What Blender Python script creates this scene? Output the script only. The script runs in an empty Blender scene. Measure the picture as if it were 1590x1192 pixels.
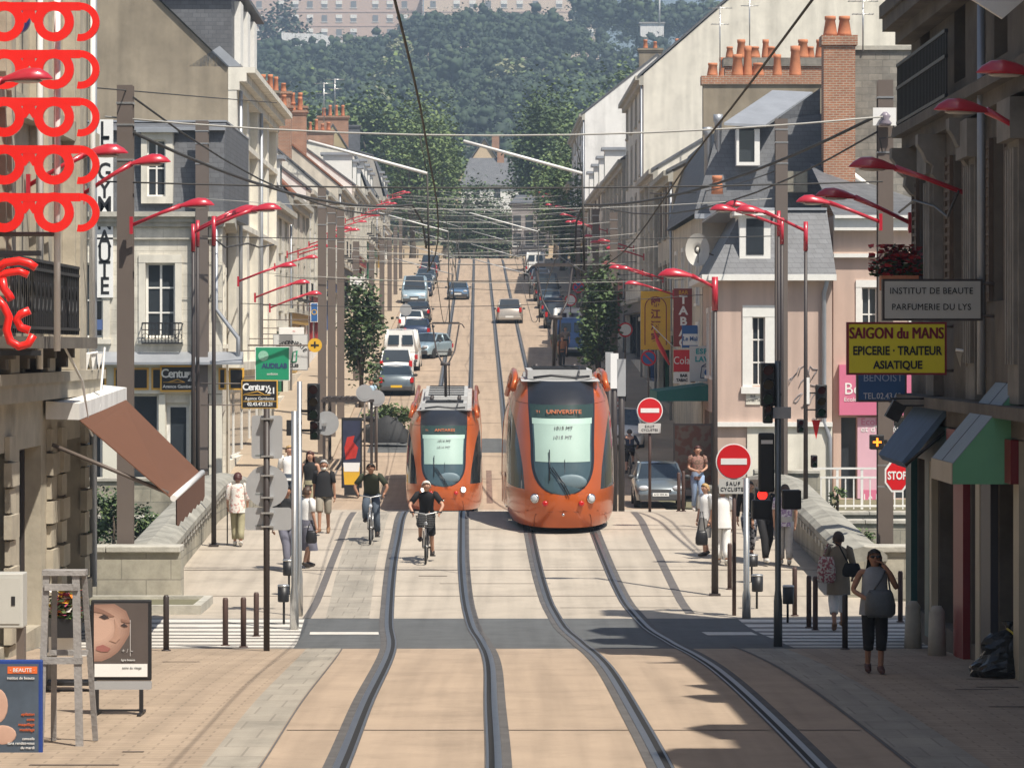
import bpy, bmesh, math, random
from mathutils import Vector, Matrix
from math import radians as R, sin, cos, pi, sqrt
random.seed(7)
S = bpy.context.scene
COL = S.collection
# ------------------------------------------------------------------ camera, sky, sun, exposure
F = 5200.0            # focal length in pixels of a 1590 px wide picture
HC = 4.1              # camera height above the bridge crest datum
cam = bpy.data.cameras.new("camera")
cam.sensor_width = 36.0; cam.lens = F / 1590 * 36.0
cam.shift_y = -56.0 / 1590; cam.clip_start = 1.0; cam.clip_end = 6000
camo = bpy.data.objects.new("camera", cam); COL.objects.link(camo)
camo.location = (0, 0, HC); camo.rotation_euler = (R(90), 0, 0)
S.camera = camo
SUN_EL = 58.5
SUN_AZ = (0.60, -0.80)   # horizontal direction towards the sun
w = bpy.data.worlds.new("World"); S.world = w; w.use_nodes = True
nt = w.node_tree
bg = nt.nodes["Background"]
sky = nt.nodes.new("ShaderNodeTexSky"); sky.sky_type = 'NISHITA'; sky.sun_disc = False
sky.sun_elevation = R(SUN_EL); sky.sun_rotation = math.atan2(SUN_AZ[0], SUN_AZ[1])
sky.air_density = 1.0; sky.dust_density = 2.2; sky.ozone_density = 1.0
nt.links.new(sky.outputs[0], bg.inputs[0]); bg.inputs[1].default_value = 0.075
sl = bpy.data.lights.new("sun", 'SUN'); sl.energy = 4.6; sl.angle = R(0.53); sl.color = (1.0, 0.93, 0.82)
so = bpy.data.objects.new("sun", sl); COL.objects.link(so)
sv = Vector((SUN_AZ[0] * cos(R(SUN_EL)), SUN_AZ[1] * cos(R(SUN_EL)), sin(R(SUN_EL))))
so.rotation_euler = sv.to_track_quat('Z', 'Y').to_euler(); so.location = (40, -40, 90)
S.view_settings.view_transform = 'Standard'; S.view_settings.look = 'None'
S.view_settings.gamma = 1.0; S.view_settings.exposure = 0.45
S.cycles.max_bounces = 6; S.cycles.volume_bounces = 0; S.cycles.transparent_max_bounces = 12
S.cycles.use_denoising = True

# ------------------------------------------------------------------ lie of the land (surveyed along the tram line)
HT = [(2, 3.2), (20, 3.5), (29.6, 3.71), (36.4, 3.87), (42.4, 4.08), (46.6, 4.27), (50.8, 4.47), (55.7, 4.60), (59.5, 4.60),
      (63, 4.48), (67, 4.28), (72.4, 4.04), (75.5, 3.88), (78, 3.86), (82, 4.0), (90, 4.45), (98, 4.92), (104, 5.15), (110, 5.1), (118, 4.62),
      (131, 3.75), (156, 2.1), (182, 0.55), (219, -1.68), (247, -3.35), (282, -5.45), (324, -8.1), (336, -8.75), (360, -9.6), (420, -10.5),
      (520, -11), (620, -15), (760, -40), (900, -62), (1050, -90), (1200, -98), (1400, -100), (3000, -100)]
CT = [(2, .70), (20, .64), (29.6, .60), (36.4, .53), (42.4, .48), (46.6, .41), (50.8, .29), (55.7, .07), (60.2, -.08), (63, -.16), (67, -.25), (72.4, -.33),
      (76, -.38), (156, -1.21), (324, -2.97), (520, -5.0), (3000, -5.0)]
def hermite(T, x):
    if x <= T[0][0]: return T[0][1]
    if x >= T[-1][0]: return T[-1][1]
    k = 0
    while T[k + 1][0] < x: k += 1
    def m(i):
        if i == 0 or i == len(T) - 1: return 0.0 if i else (T[1][1] - T[0][1]) / (T[1][0] - T[0][0])
        a = (T[i][1] - T[i - 1][1]) / (T[i][0] - T[i - 1][0]); b = (T[i + 1][1] - T[i][1]) / (T[i + 1][0] - T[i][0])
        return 0.0 if a * b <= 0 else 2 * a * b / (a + b)
    x0, y0 = T[k]; x1, y1 = T[k + 1]; h = x1 - x0; t = (x - x0) / h
    return ((2 * t ** 3 - 3 * t * t + 1) * y0 + (t ** 3 - 2 * t * t + t) * h * m(k) + (-2 * t ** 3 + 3 * t * t) * y1 + (t ** 3 - t * t) * h * m(k + 1))
def gz(d): return HC - hermite(HT, d)          # ground height at distance d
def cx(d): return hermite(CT, d)               # middle of the double track
def ax(d): return 0.41 - 0.0104 * d            # straight street axis
def X(px, d): return (px - 795) * d / F        # survey: photo column -> metres
def Z(py, d): return HC - (py - 540) * d / F   # survey: photo row -> metres

# ------------------------------------------------------------------ materials
MATS = {}
def mat(name, col, rough=0.8, var=0.12, scale=4.0, metal=0.0, bump=0.0, coat=0.0, spec=0.5, emit=None, dirt=0.0, bscale=None):
    if name in MATS: return MATS[name]
    m = bpy.data.materials.new(name); m.use_nodes = True; t = m.node_tree; b = t.nodes["Principled BSDF"]
    b.inputs["Roughness"].default_value = rough; b.inputs["Metallic"].default_value = metal
    b.inputs["Specular IOR Level"].default_value = spec
    b.inputs["Coat Weight"].default_value = coat
    c = (*col, 1)
    if var or dirt:
        tc = t.nodes.new("ShaderNodeTexCoord"); n = t.nodes.new("ShaderNodeTexNoise"); n.inputs["Scale"].default_value = scale
        n.inputs["Detail"].default_value = 6; n.inputs["Roughness"].default_value = 0.65
        t.links.new(tc.outputs["Object"], n.inputs["Vector"])
        r = t.nodes.new("ShaderNodeValToRGB"); e = r.color_ramp.elements
        e[0].position = 0.28; e[1].position = 0.72
        e[0].color = (*[max(0, x * (1 - var - dirt)) for x in col], 1); e[1].color = (*[min(1, x * (1 + var)) for x in col], 1)
        t.links.new(n.outputs["Fac"], r.inputs["Fac"]); t.links.new(r.outputs["Color"], b.inputs["Base Color"])
        if bump:
            n2 = t.nodes.new("ShaderNodeTexNoise"); n2.inputs["Scale"].default_value = bscale or scale * 6; n2.inputs["Detail"].default_value = 4
            t.links.new(tc.outputs["Object"], n2.inputs["Vector"])
            bp = t.nodes.new("ShaderNodeBump"); bp.inputs["Strength"].default_value = bump; bp.inputs["Distance"].default_value = 0.03
            t.links.new(n2.outputs["Fac"], bp.inputs["Height"]); t.links.new(bp.outputs["Normal"], b.inputs["Normal"])
    else:
        b.inputs["Base Color"].default_value = c
    if emit:
        b.inputs["Emission Color"].default_value = (*emit[0], 1); b.inputs["Emission Strength"].default_value = emit[1]
    MATS[name] = m
    return m
def grime(m, col, streak=.16, stain=.22, sx=1.6, sy=.035, sz=1.0):
    t = m.node_tree; b = t.nodes["Principled BSDF"]; src = b.inputs["Base Color"].links[0].from_socket
    tc = t.nodes.new("ShaderNodeTexCoord"); mp = t.nodes.new("ShaderNodeMapping"); mp.inputs["Scale"].default_value = (sx, sy, sz); t.links.new(tc.outputs["Object"], mp.inputs["Vector"])
    n1 = t.nodes.new("ShaderNodeTexNoise"); n1.inputs["Scale"].default_value = 2.2; n1.inputs["Detail"].default_value = 5; t.links.new(mp.outputs[0], n1.inputs["Vector"])
    n2 = t.nodes.new("ShaderNodeTexNoise"); n2.inputs["Scale"].default_value = .9; n2.inputs["Detail"].default_value = 9; n2.inputs["Roughness"].default_value = .75; t.links.new(tc.outputs["Object"], n2.inputs["Vector"])
    last = src
    for n, amt, a, c in ((n1, streak, .42, .66), (n2, stain, .5, .72)):
        r = t.nodes.new("ShaderNodeMapRange"); r.inputs[1].default_value = a; r.inputs[2].default_value = c; r.inputs[3].default_value = 1; r.inputs[4].default_value = 1 - amt; t.links.new(n.outputs["Fac"], r.inputs[0])
        x = t.nodes.new("ShaderNodeMix"); x.data_type = 'RGBA'; x.blend_type = 'MULTIPLY'; x.inputs[0].default_value = 1; t.links.new(last, x.inputs[6]); t.links.new(r.outputs[0], x.inputs[7]); last = x.outputs[2]
    t.links.new(last, b.inputs["Base Color"]); return m
def brickmat(name, c1, c2, mortar, bw, bh, ms=0.02, axis='auto', rough=0.85, bump=0.3, noise=0.25, stain=0.0, off=0.5):
    """coursed masonry, slates or pavers: a Brick Texture on object coordinates; axis says which two axes carry the courses"""
    m = bpy.data.materials.new(name); m.use_nodes = True; t = m.node_tree; b = t.nodes["Principled BSDF"]
    tc = t.nodes.new("ShaderNodeTexCoord"); sp = t.nodes.new("ShaderNodeSeparateXYZ"); cb = t.nodes.new("ShaderNodeCombineXYZ")
    t.links.new(tc.outputs["Object"], sp.inputs[0])
    if axis == 'xy':
        t.links.new(sp.outputs[0], cb.inputs[0]); t.links.new(sp.outputs[1], cb.inputs[1])
    else:
        ad = t.nodes.new("ShaderNodeMath"); ad.operation = 'ADD'
        t.links.new(sp.outputs[0], ad.inputs[0]); t.links.new(sp.outputs[1], ad.inputs[1])
        t.links.new(ad.outputs[0], cb.inputs[0]); t.links.new(sp.outputs[2], cb.inputs[1])
    br = t.nodes.new("ShaderNodeTexBrick"); br.offset = off
    br.inputs["Color1"].default_value = (*c1, 1); br.inputs["Color2"].default_value = (*c2, 1); br.inputs["Mortar"].default_value = (*mortar, 1)
    br.inputs["Scale"].default_value = 1; br.inputs["Brick Width"].default_value = bw; br.inputs["Row Height"].default_value = bh
    br.inputs["Mortar Size"].default_value = ms
    t.links.new(cb.outputs[0], br.inputs["Vector"])
    n = t.nodes.new("ShaderNodeTexNoise"); n.inputs["Scale"].default_value = 1.3; n.inputs["Detail"].default_value = 8; n.inputs["Roughness"].default_value = .7
    t.links.new(tc.outputs["Object"], n.inputs["Vector"])
    mp = t.nodes.new("ShaderNodeMapRange"); mp.inputs[1].default_value = .3; mp.inputs[2].default_value = .7
    mp.inputs[3].default_value = 1 - noise; mp.inputs[4].default_value = 1 + noise * .5
    t.links.new(n.outputs["Fac"], mp.inputs[0])
    mx = t.nodes.new("ShaderNodeMix"); mx.data_type = 'RGBA'; mx.blend_type = 'MULTIPLY'; mx.inputs[0].default_value = 1
    t.links.new(br.outputs["Color"], mx.inputs[6]); t.links.new(mp.outputs[0], mx.inputs[7])
    t.links.new(mx.outputs[2], b.inputs["Base Color"]); b.inputs["Roughness"].default_value = rough
    bp = t.nodes.new("ShaderNodeBump"); bp.inputs["Strength"].default_value = bump; bp.inputs["Distance"].default_value = .02; bp.invert = True
    t.links.new(br.outputs["Fac"], bp.inputs["Height"]); t.links.new(bp.outputs["Normal"], b.inputs["Normal"])
    MATS[name] = m
    return m

# ------------------------------------------------------------------ mesh builder
class MB:
    def __init__(s): s.v = []; s.f = []; s.mi = []; s.sm = []
    def add(s, vs, fs, mi=0, smooth=False):
        o = len(s.v); s.v += [tuple(v) for v in vs]
        for f in fs: s.f.append([i + o for i in f]); s.mi.append(mi); s.sm.append(smooth)
        return s
    def box(s, a, b, mi=0):
        (x0, y0, z0), (x1, y1, z1) = a, b
        v = [(x0, y0, z0), (x1, y0, z0), (x1, y1, z0), (x0, y1, z0), (x0, y0, z1), (x1, y0, z1), (x1, y1, z1), (x0, y1, z1)]
        return s.add(v, [(0, 3, 2, 1), (4, 5, 6, 7), (0, 1, 5, 4), (1, 2, 6, 5), (2, 3, 7, 6), (3, 0, 4, 7)], mi)
    def cbox(s, c, sz, mi=0, rz=0, rx=0, ry=0):
        M = Matrix.Translation(c) @ Matrix.Rotation(rz, 4, 'Z') @ Matrix.Rotation(ry, 4, 'Y') @ Matrix.Rotation(rx, 4, 'X')
        h = [q / 2 for q in sz]
        v = [M @ Vector((i * h[0], j * h[1], k * h[2])) for k in (-1, 1) for (i, j) in ((-1, -1), (1, -1), (1, 1), (-1, 1))]
        return s.add(v, [(0, 3, 2, 1), (4, 5, 6, 7), (0, 1, 5, 4), (1, 2, 6, 5), (2, 3, 7, 6), (3, 0, 4, 7)], mi)
    def quad(s, a, b, c, d, mi=0): return s.add([a, b, c, d], [(0, 1, 2, 3)], mi)
    def tube(s, p, q, r0, r1=None, n=8, mi=0, cap=True, smooth=True):
        return s.path([p, q], [r0, r0 if r1 is None else r1], n, mi, cap, smooth)
    def path(s, pts, rad, n=6, mi=0, cap=True, smooth=True, flat=1.0):
        pts = [Vector(p) for p in pts]
        if not isinstance(rad, (list, tuple)): rad = [rad] * len(pts)
        o = len(s.v); up = None
        for i, p in enumerate(pts):
            a = pts[max(i - 1, 0)]; b = pts[min(i + 1, len(pts) - 1)]; t = (b - a)
            if t.length < 1e-9: t = Vector((0, 0, 1))
            t.normalize()
            if up is None:
                up = Vector((0, 0, 1)) if abs(t.z) < .9 else Vector((1, 0, 0))
            x = up.cross(t)
            if x.length < 1e-6: x = Vector((1, 0, 0)).cross(t)
            x.normalize(); y = t.cross(x); up = y
            for k in range(n):
                an = 2 * pi * (k + .5) / n
                s.v.append(tuple(p + x * cos(an) * rad[i] + y * sin(an) * rad[i] * flat))
        for i in range(len(pts) - 1):
            for k in range(n):
                s.f.append([o + i * n + k, o + i * n + (k + 1) % n, o + (i + 1) * n + (k + 1) % n, o + (i + 1) * n + k]); s.mi.append(mi); s.sm.append(smooth)
        if cap:
            s.f.append([o + k for k in range(n)][::-1]); s.mi.append(mi); s.sm.append(False)
            e = o + (len(pts) - 1) * n
            s.f.append([e + k for k in range(n)]); s.mi.append(mi); s.sm.append(False)
        return s
    def lathe(s, c, prof, n=12, mi=0, sx=1, sy=1, smooth=True):
        o = len(s.v)
        for r, z in prof:
            for k in range(n):
                a = 2 * pi * k / n; s.v.append((c[0] + r * cos(a) * sx, c[1] + r * sin(a) * sy, c[2] + z))
        for i in range(len(prof) - 1):
            for k in range(n):
                s.f.append([o + i * n + k, o + i * n + (k + 1) % n, o + (i + 1) * n + (k + 1) % n, o + (i + 1) * n + k]); s.mi.append(mi); s.sm.append(smooth)
        s.f.append([o + k for k in range(n)][::-1]); s.mi.append(mi); s.sm.append(False)
        e = o + (len(prof) - 1) * n; s.f.append([e + k for k in range(n)]); s.mi.append(mi); s.sm.append(False)
        return s
    def ell(s, c, r, n=10, m=6, mi=0, M=None):
        vs = []; fs = []
        for i in range(m + 1):
            a = pi * i / m
            for k in range(n):
                b = 2 * pi * k / n
                v = Vector((r[0] * sin(a) * cos(b), r[1] * sin(a) * sin(b), r[2] * cos(a)))
                if M: v = M @ v
                vs.append((c[0] + v[0], c[1] + v[1], c[2] + v[2]))
        for i in range(m):
            for k in range(n): fs.append((i * n + k, (i + 1) * n + k, (i + 1) * n + (k + 1) % n, i * n + (k + 1) % n))
        return s.add(vs, fs, mi, True)
    def prism(s, poly, ax3, t0, t1, mi=0):
        """extrude a 2-D polygon: ax3 = 'y' (poly in x,z), 'x' (poly in y,z), 'z' (poly in x,y)"""
        def P(u, v, t): return {'y': (u, t, v), 'x': (t, u, v), 'z': (u, v, t)}[ax3]
        n = len(poly); vs = [P(u, v, t0) for u, v in poly] + [P(u, v, t1) for u, v in poly]
        fs = [tuple(range(n)), tuple(range(2 * n - 1, n - 1, -1))] + [(i, (i + 1) % n, (i + 1) % n + n, i + n) for i in range(n)]
        return s.add(vs, fs, mi)
    def disc(s, c, r, t, n=28, mi=0, ax3='y', sx=1):
        poly = [(r * cos(2 * pi * k / n) * sx + (c[0] if ax3 != 'x' else c[1]), r * sin(2 * pi * k / n) + (c[2] if ax3 != 'z' else c[1])) for k in range(n)]
        k = {'y': c[1], 'x': c[0], 'z': c[2]}[ax3]
        return s.prism(poly, ax3, k - t / 2, k + t / 2, mi)
    def build(s, name, mats, parent=None, loc=None, bevel=0, label=None):
        me = bpy.data.meshes.new(name); me.from_pydata(s.v, [], s.f)
        if not isinstance(mats, (list, tuple)): mats = [mats]
        for m in mats: me.materials.append(m)
        me.polygons.foreach_set("material_index", s.mi); me.polygons.foreach_set("use_smooth", s.sm)
        me.update()
        o = bpy.data.objects.new(name, me); COL.objects.link(o)
        if loc is not None: o.location = loc
        if parent is not None: o.parent = parent
        if bevel:
            b = o.modifiers.new("bevel", 'BEVEL'); b.width = bevel; b.segments = 2; b.limit_method = 'ANGLE'
        if label: o["label"] = label
        return o
def tag(o, label=None, cat=None, group=None, kind=None):
    if label: o["label"] = label
    if cat: o["category"] = cat
    if group: o["group"] = group
    if kind: o["kind"] = kind
    return o
def thing(name, label, cat, loc=(0, 0, 0), rz=0, group=None):
    o = bpy.data.objects.new(name, None); COL.objects.link(o); o.empty_display_size = .3
    o.location = loc; o.rotation_euler = (0, 0, rz)
    return tag(o, label, cat, group)
KIDS = {}
def copy_tree(o, loc, rz=None, label=None, group=None, parent=None, scale=None):
    c = o.copy(); COL.objects.link(c)
    if parent is not None: c.parent = parent
    if loc is not None: c.location = loc
    if rz is not None: c.rotation_euler = (0, 0, rz)
    if scale: c.scale = (scale,) * 3 if not isinstance(scale, tuple) else scale
    if label: c["label"] = label
    if group: c["group"] = group
    for ch in list(o.children): copy_tree(ch, None, parent=c)
    return c
def text(body, size, loc, m, parent=None, rot=(R(90), 0, 0), align='CENTER', sx=1.0, ext=0.004, name="lettering", bold=0.0, sp=1.0, lsp=1.0):
    cu = bpy.data.curves.new(name, 'FONT'); cu.body = body; cu.size = size; cu.align_x = align; cu.align_y = 'CENTER'
    cu.extrude = ext; cu.offset = bold; cu.space_character = sp; cu.space_line = lsp; cu.resolution_u = 3
    o = bpy.data.objects.new(name, cu); COL.objects.link(o)
    dg = bpy.context.evaluated_depsgraph_get(); me = bpy.data.meshes.new_from_object(o.evaluated_get(dg))
    bpy.data.objects.remove(o); bpy.data.curves.remove(cu)
    me.materials.clear(); me.materials.append(m)
    o = bpy.data.objects.new(name, me); COL.objects.link(o)
    o.location = loc; o.rotation_euler = rot; o.scale = (sx, 1, 1)
    if parent is not None: o.parent = parent
    return o

# ------------------------------------------------------------------ palette
sand = mat("sand_concrete", (.40, .306, .225), .9, .10, .8, bump=.15, bscale=40)
pale = mat("bridge_concrete", (.435, .38, .31), .9, .08, .7, bump=.12, bscale=40)
asph = mat("asphalt", (.105, .11, .112), .85, .15, 2.0, bump=.25, bscale=60)
darkkerb = mat("dark_granite", (.12, .11, .105), .8, .2, 6)
greypave = brickmat("grey_setts", (.33, .30, .25), (.39, .35, .29), (.27, .24, .2), .45, .9, .012, axis='xy', bump=.15, noise=.15)
brickpave = brickmat("sand_pavers", (.42, .325, .24), (.38, .295, .215), (.29, .225, .165), .42, .21, .012, axis='xy', bump=.2, noise=.14)
railsurr = mat("rail_surround", (.095, .09, .088), .9, .3, 3)
steel = mat("rail_steel", (.34, .34, .34), .45, .1, 8, metal=1)
groove = mat("rail_groove", (.015, .015, .016), .9, 0)
whitep = mat("white_marking", (.78, .76, .72), .8, .1, 5)
stone = brickmat("pale_stone", (.76, .72, .62), (.72, .68, .58), (.60, .56, .47), .9, .38, .012, noise=.3)
wallst = brickmat("quay_stone", (.40, .37, .29), (.33, .31, .25), (.25, .24, .2), 1.1, .42, .014, noise=.4)
coping = mat("coping_stone", (.47, .45, .39), .9, .22, 2.2, bump=.3)
slate = brickmat("slate", (.115, .12, .132), (.145, .152, .165), (.08, .085, .095), .3, .16, .008, rough=.55, noise=.25)
tileroof = brickmat("red_tiles", (.32, .135, .075), (.26, .105, .06), (.17, .075, .05), .25, .22, .012, noise=.35)
brick = brickmat("brick", (.40, .17, .09), (.33, .135, .075), (.42, .35, .27), .24, .085, .014, noise=.3)
roughst = brickmat("grey_rubble", (.30, .275, .235), (.22, .205, .18), (.2, .19, .165), .5, .25, .014, noise=.45)
cream = mat("cream_render", (.77, .735, .64), .9, .08, 1.2, dirt=.06)
cream2 = mat("warm_render", (.66, .60, .50), .9, .10, 1.0, dirt=.08)
whiter = mat("white_render", (.82, .81, .78), .9, .04, 1.0, dirt=.03)
pinkr = mat("pink_render", (.60, .45, .375), .9, .06, .9, dirt=.06)
brownr = mat("brown_render", (.30, .255, .19), .95, .16, .7, dirt=.12)
greyr = mat("grey_render", (.42, .40, .36), .95, .12, .9, dirt=.1)
zinc = mat("zinc", (.38, .40, .43), .45, .12, 1.5, metal=.4)
pot = mat("terracotta", (.52, .20, .10), .85, .15, 5)
glass = mat("window_glass", (.035, .042, .05), .08, .25, .7, spec=.8)
framew = mat("white_paint", (.78, .77, .73), .6, .06, 6)
greyp = mat("mast_paint", (.14, .113, .097), .55, .06, 2)
darkp = mat("dark_paint", (.045, .036, .034), .5, .1, 4)
black = mat("black_plastic", (.018, .018, .02), .45, .1, 6)
redp = mat("red_lamp_paint", (.46, .022, .04), .28, .06, 3, coat=.6)
wirem = mat("wire", (.05, .048, .046), .7, 0)
ins = mat("white_insulator", (.8, .79, .77), .35, .03, 4)
alu = mat("aluminium", (.55, .55, .54), .35, .08, 4, metal=.8)
greyback = mat("sign_back", (.42, .43, .44), .5, .06, 3, metal=.3)
leafm = [mat("leaf_%s" % n, c, .65, .35, 1.5) for n, c in (("mid", (.068, .112, .034)), ("light", (.115, .165, .048)), ("dark", (.032, .060, .023)), ("pale", (.21, .22, .11)))]
bark = mat("bark", (.09, .07, .05), .95, .3, 5)

for m_ in (sand, pale, brickpave, greypave, asph): grime(m_, None)
for m_ in (cream, cream2, whiter, pinkr, brownr, stone, greyr, wallst, coping): grime(m_, None, .20, .14, .9, .9, .07)
# ------------------------------------------------------------------ ground, bridge deck, tramway
def drange(d0, d1, step=None):
    out = [d0]; d = d0
    while d < d1 - 1e-6:
        st = step or (1.2 if d < 130 else 4 if d < 350 else 40)
        d = min(d + st, d1); out.append(d)
    return out
def strip(mb, u0, u1, d0, d1, dz, mi=0, axis=cx, side=0.0):
    ds = drange(d0, d1); vs = []; fs = []
    for d in ds:
        c = axis(d); a = u0(d) if callable(u0) else u0; b = u1(d) if callable(u1) else u1
        vs += [(c + a, d, gz(d) + dz), (c + b, d, gz(d) + dz)]
    for i in range(len(ds) - 1): fs.append((2 * i, 2 * i + 1, 2 * i + 3, 2 * i + 2))
    mb.add(vs, fs, mi)
    if side:   # vertical edges down to the next sheet
        n = len(ds); o = len(mb.v)
        for k in (0, 1):
            vs2 = []
            for i in range(n):
                v = vs[2 * i + k]; vs2 += [v, (v[0], v[1], v[2] - side)]
            mb.add(vs2, [(2 * i, 2 * i + 1, 2 * i + 3, 2 * i + 2) for i in range(n - 1)], mi)
    return mb
earth = mat("earth", (.16, .15, .09), .95, .3, .3)
mb = MB()
for a, b in ((-25, 60.6), (106.5, 1600)):
    for u0, u1 in ((-740, -90), (-90, -30), (-30, 0), (0, 30), (30, 90), (90, 740)):
        strip(mb, u0, u1, a, b, -.03, 0, ax)
tag(mb.build("ground", earth), kind="structure")
# river between its quay walls
mb = MB().quad((-400, 58, -6.2), (400, 58, -6.2), (400, 108, -6.2), (-400, 108, -6.2))
water = mat("river_water", (.03, .045, .035), .12, .3, .4, bump=.3, bscale=1.2)
tag(mb.build("river_water", water), kind="structure")
# bridge: deck slab with its side faces
mb = MB(); strip(mb, -6.5, 6.7, 60.6, 106.5, -.03, 0, ax, side=1.3)
br = mb.build("bridge_deck", wallst); tag(br, "low arched stone bridge carrying the tram tracks over the river", "bridge")
# pavement sheets
mb = MB(); strip(mb, -7.3, -3.35, -5, 48.9, 0, 0); tag(mb.build("pavement_left", brickpave), kind="structure")
mb = MB(); strip(mb, 3.5, 6.6, -5, 48.9, 0, 0); tag(mb.build("pavement_right", brickpave), kind="structure")
mb = MB(); strip(mb, -3.35, 3.5, -5, 48.9, 0, 0); tag(mb.build("road_foreground", sand), kind="structure")
mb = MB(); strip(mb, -3.35, 3.6, 57.0, 106.5, 0, 0); tag(mb.build("road_bridge", pale), kind="structure")
mb = MB(); strip(mb, -6.35, -3.35, 57.0, 106.5, 0, 0); strip(mb, 3.6, 6.55, 57, 106.5, 0, 0); tag(mb.build("pavement_bridge", pale), kind="structure")
mb = MB(); strip(mb, -3.55, 3.8, 48.9, 57.0, 0, 0); strip(mb, -60, -3.55, 48.9, 57, 0, 1); strip(mb, 3.8, 60, 48.9, 57, 0, 1); tag(mb.build("road_quay", [asph, mat("worn_asphalt", (.20, .19, .175), .9, .2, 2)]), kind="structure")
mb = MB(); strip(mb, -30, -6.35, 57.0, 60.6, .0, 0); strip(mb, 6.55, 30, 57, 60.6, 0, 0); tag(mb.build("pavement_quay", pale), kind="structure")
mb = MB(); strip(mb, -5.8, 5.6, 106.5, 345, 0, 0, ax); tag(mb.build("road_far", sand), kind="structure")
mb = MB(); strip(mb, -9.6, -5.8, 112, 345, .1, 0, ax, side=.12); strip(mb, 5.6, 8.4, 112, 345, .1, 0, ax, side=.12)
tag(mb.build("pavement_far", mat("far_paving", (.40, .32, .235), .9, .1, .6)), kind="structure")
# pale square at the top of the street
mb = MB(); strip(mb, -30, 30, 345.5, 372, 0, 0, ax); tag(mb.build("square_paving", sand), kind="structure")
# dark bands across the carriageway
mb = MB(); strip(mb, -4.6, 4.4, 127.5, 133.2, .004, 0, ax); tag(mb.build("road_band", asph), kind="structure")
# kerb lines and side strips
mb = MB(); strip(mb, -3.35, -2.85, -5, 48.9, .004); strip(mb, 2.98, 3.62, -5, 48.9, .004); strip(mb, -3.2, -2.45, 57, 80, .004)
tag(mb.build("road_setts", greypave), kind="structure")
mb = MB(); strip(mb, -3.38, -3.24, 57, 79, .006, axis=ax); strip(mb, 3.20, 3.36, 58, 79, .006, axis=ax); strip(mb, 2.93, 2.97, -5, 50, .008); strip(mb, -2.84, -2.82, -5, 48.9, .008)
strip(mb, -5.5, -5.44, 112, 340, .01, axis=ax); strip(mb, 4.0, 4.05, 112, 340, .01, axis=ax); strip(mb, -4.4, -4.36, 140, 340, .01, axis=ax)
tag(mb.build("road_kerb_lines", darkkerb), kind="structure")
# zebra stripes beside the tracks, across the quay road
mb = MB()
for i in range(8):
    d0 = 49.25 + i * .98
    strip(mb, -7.8, -3.55, d0, d0 + .6, .006); strip(mb, 3.8, 9.5, d0, d0 + .6, .006)
strip(mb, -3.4, -2.3, 53.2, 53.9, .007); strip(mb, 2.9, 3.7, 53.0, 53.9, .007)
tag(mb.build("road_zebra", mat("worn_marking", (.60, .57, .52), .85, .18, 3)), kind="structure")
# expansion joints in the concrete
mb = MB()
def joint(d, u0, u1, w=.035):
    strip(mb, u0, u1, d, d + w, .005)
for d in (33.2, ): joint(d, -2.8, 2.9, .05)
for d in (61.4, 65.6, 69.3, 73.4): joint(d, -6.2, 6.4, .06)
joint(63.4, -1.2, .9, .05); joint(59.3, .9, 3, .05)
for d in (118, 126, 140, 152, 163, 171, 186, 203, 221, 240, 262, 285): joint(d, -5.5, 4.2, .12)
for d, u0, u1 in ((64.6, -1.6, -1.05), (29.8, -4.9, -4.1), (31.0, -4.2, -4.0), (44.5, -5.1, -4.6), (40.5, 5.0, 5.5), (39, 4.9, 5.4), (36, 4.6, 5.1), (43.5, 4.0, 4.5), (38.6, 4.6, 5.1), (35, 5.6, 6.1)):
    joint(d, u0, u1, .09)
tag(mb.build("road_joints", mat("joint", (.13, .10, .08), .9, .2, 3)), kind="structure")
# granite setts between the tracks
mb = MB(); strip(mb, -.08, .12, 110, 121, .006); tag(mb.build("road_median_setts", mat("setts_brown", (.2, .13, .1), .9, .6, 9)), kind="structure")
# rails: surround, running head, groove
TR = 2.87 / 2; GA = 1.435 / 2
for k, u in enumerate((-TR - GA, -TR + GA, TR - GA, TR + GA)):
    mb = MB()
    inn = 1 if k % 2 == 0 else -1        # groove lies on the track's inside
    strip(mb, u - .125, u + .12, -5, 342, .006, 0)
    strip(mb, u - .035, u + .03, -5, 342, .011, 1)
    strip(mb, u + (.032 if inn > 0 else -.085), u + (.085 if inn > 0 else -.037), -5, 342, .010, 2)
    strip(mb, u + (.087 if inn > 0 else -.11), u + (.11 if inn > 0 else -.087), -5, 342, .011, 1)
    tag(mb.build("road_rail", [railsurr, steel, groove]), kind="structure")
# quay walls
def wallthing(name, label, a, b, z0, z1, th=.45, cop=.12, m=wallst, mc=coping):
    a = Vector((*a, 0)); b = Vector((*b, 0)); L = (b - a).length; ang = math.atan2(b.y - a.y, b.x - a.x)
    t = thing(name, label, "wall", (a.x, a.y, z0), ang)
    MB().box((0, -th / 2, 0), (L, th / 2, z1 - z0 - cop)).build("wall", m, t)
    mbx = MB(); n = max(1, int(L / 1.3)); 
    for i in range(n): mbx.box((L * i / n + .006, -th / 2 - .07, z1 - z0 - cop + .002), (L * (i + 1) / n - .006, th / 2 + .07, z1 - z0))
    mbx.build("coping", mc, t, bevel=.02)
    return t
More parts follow.
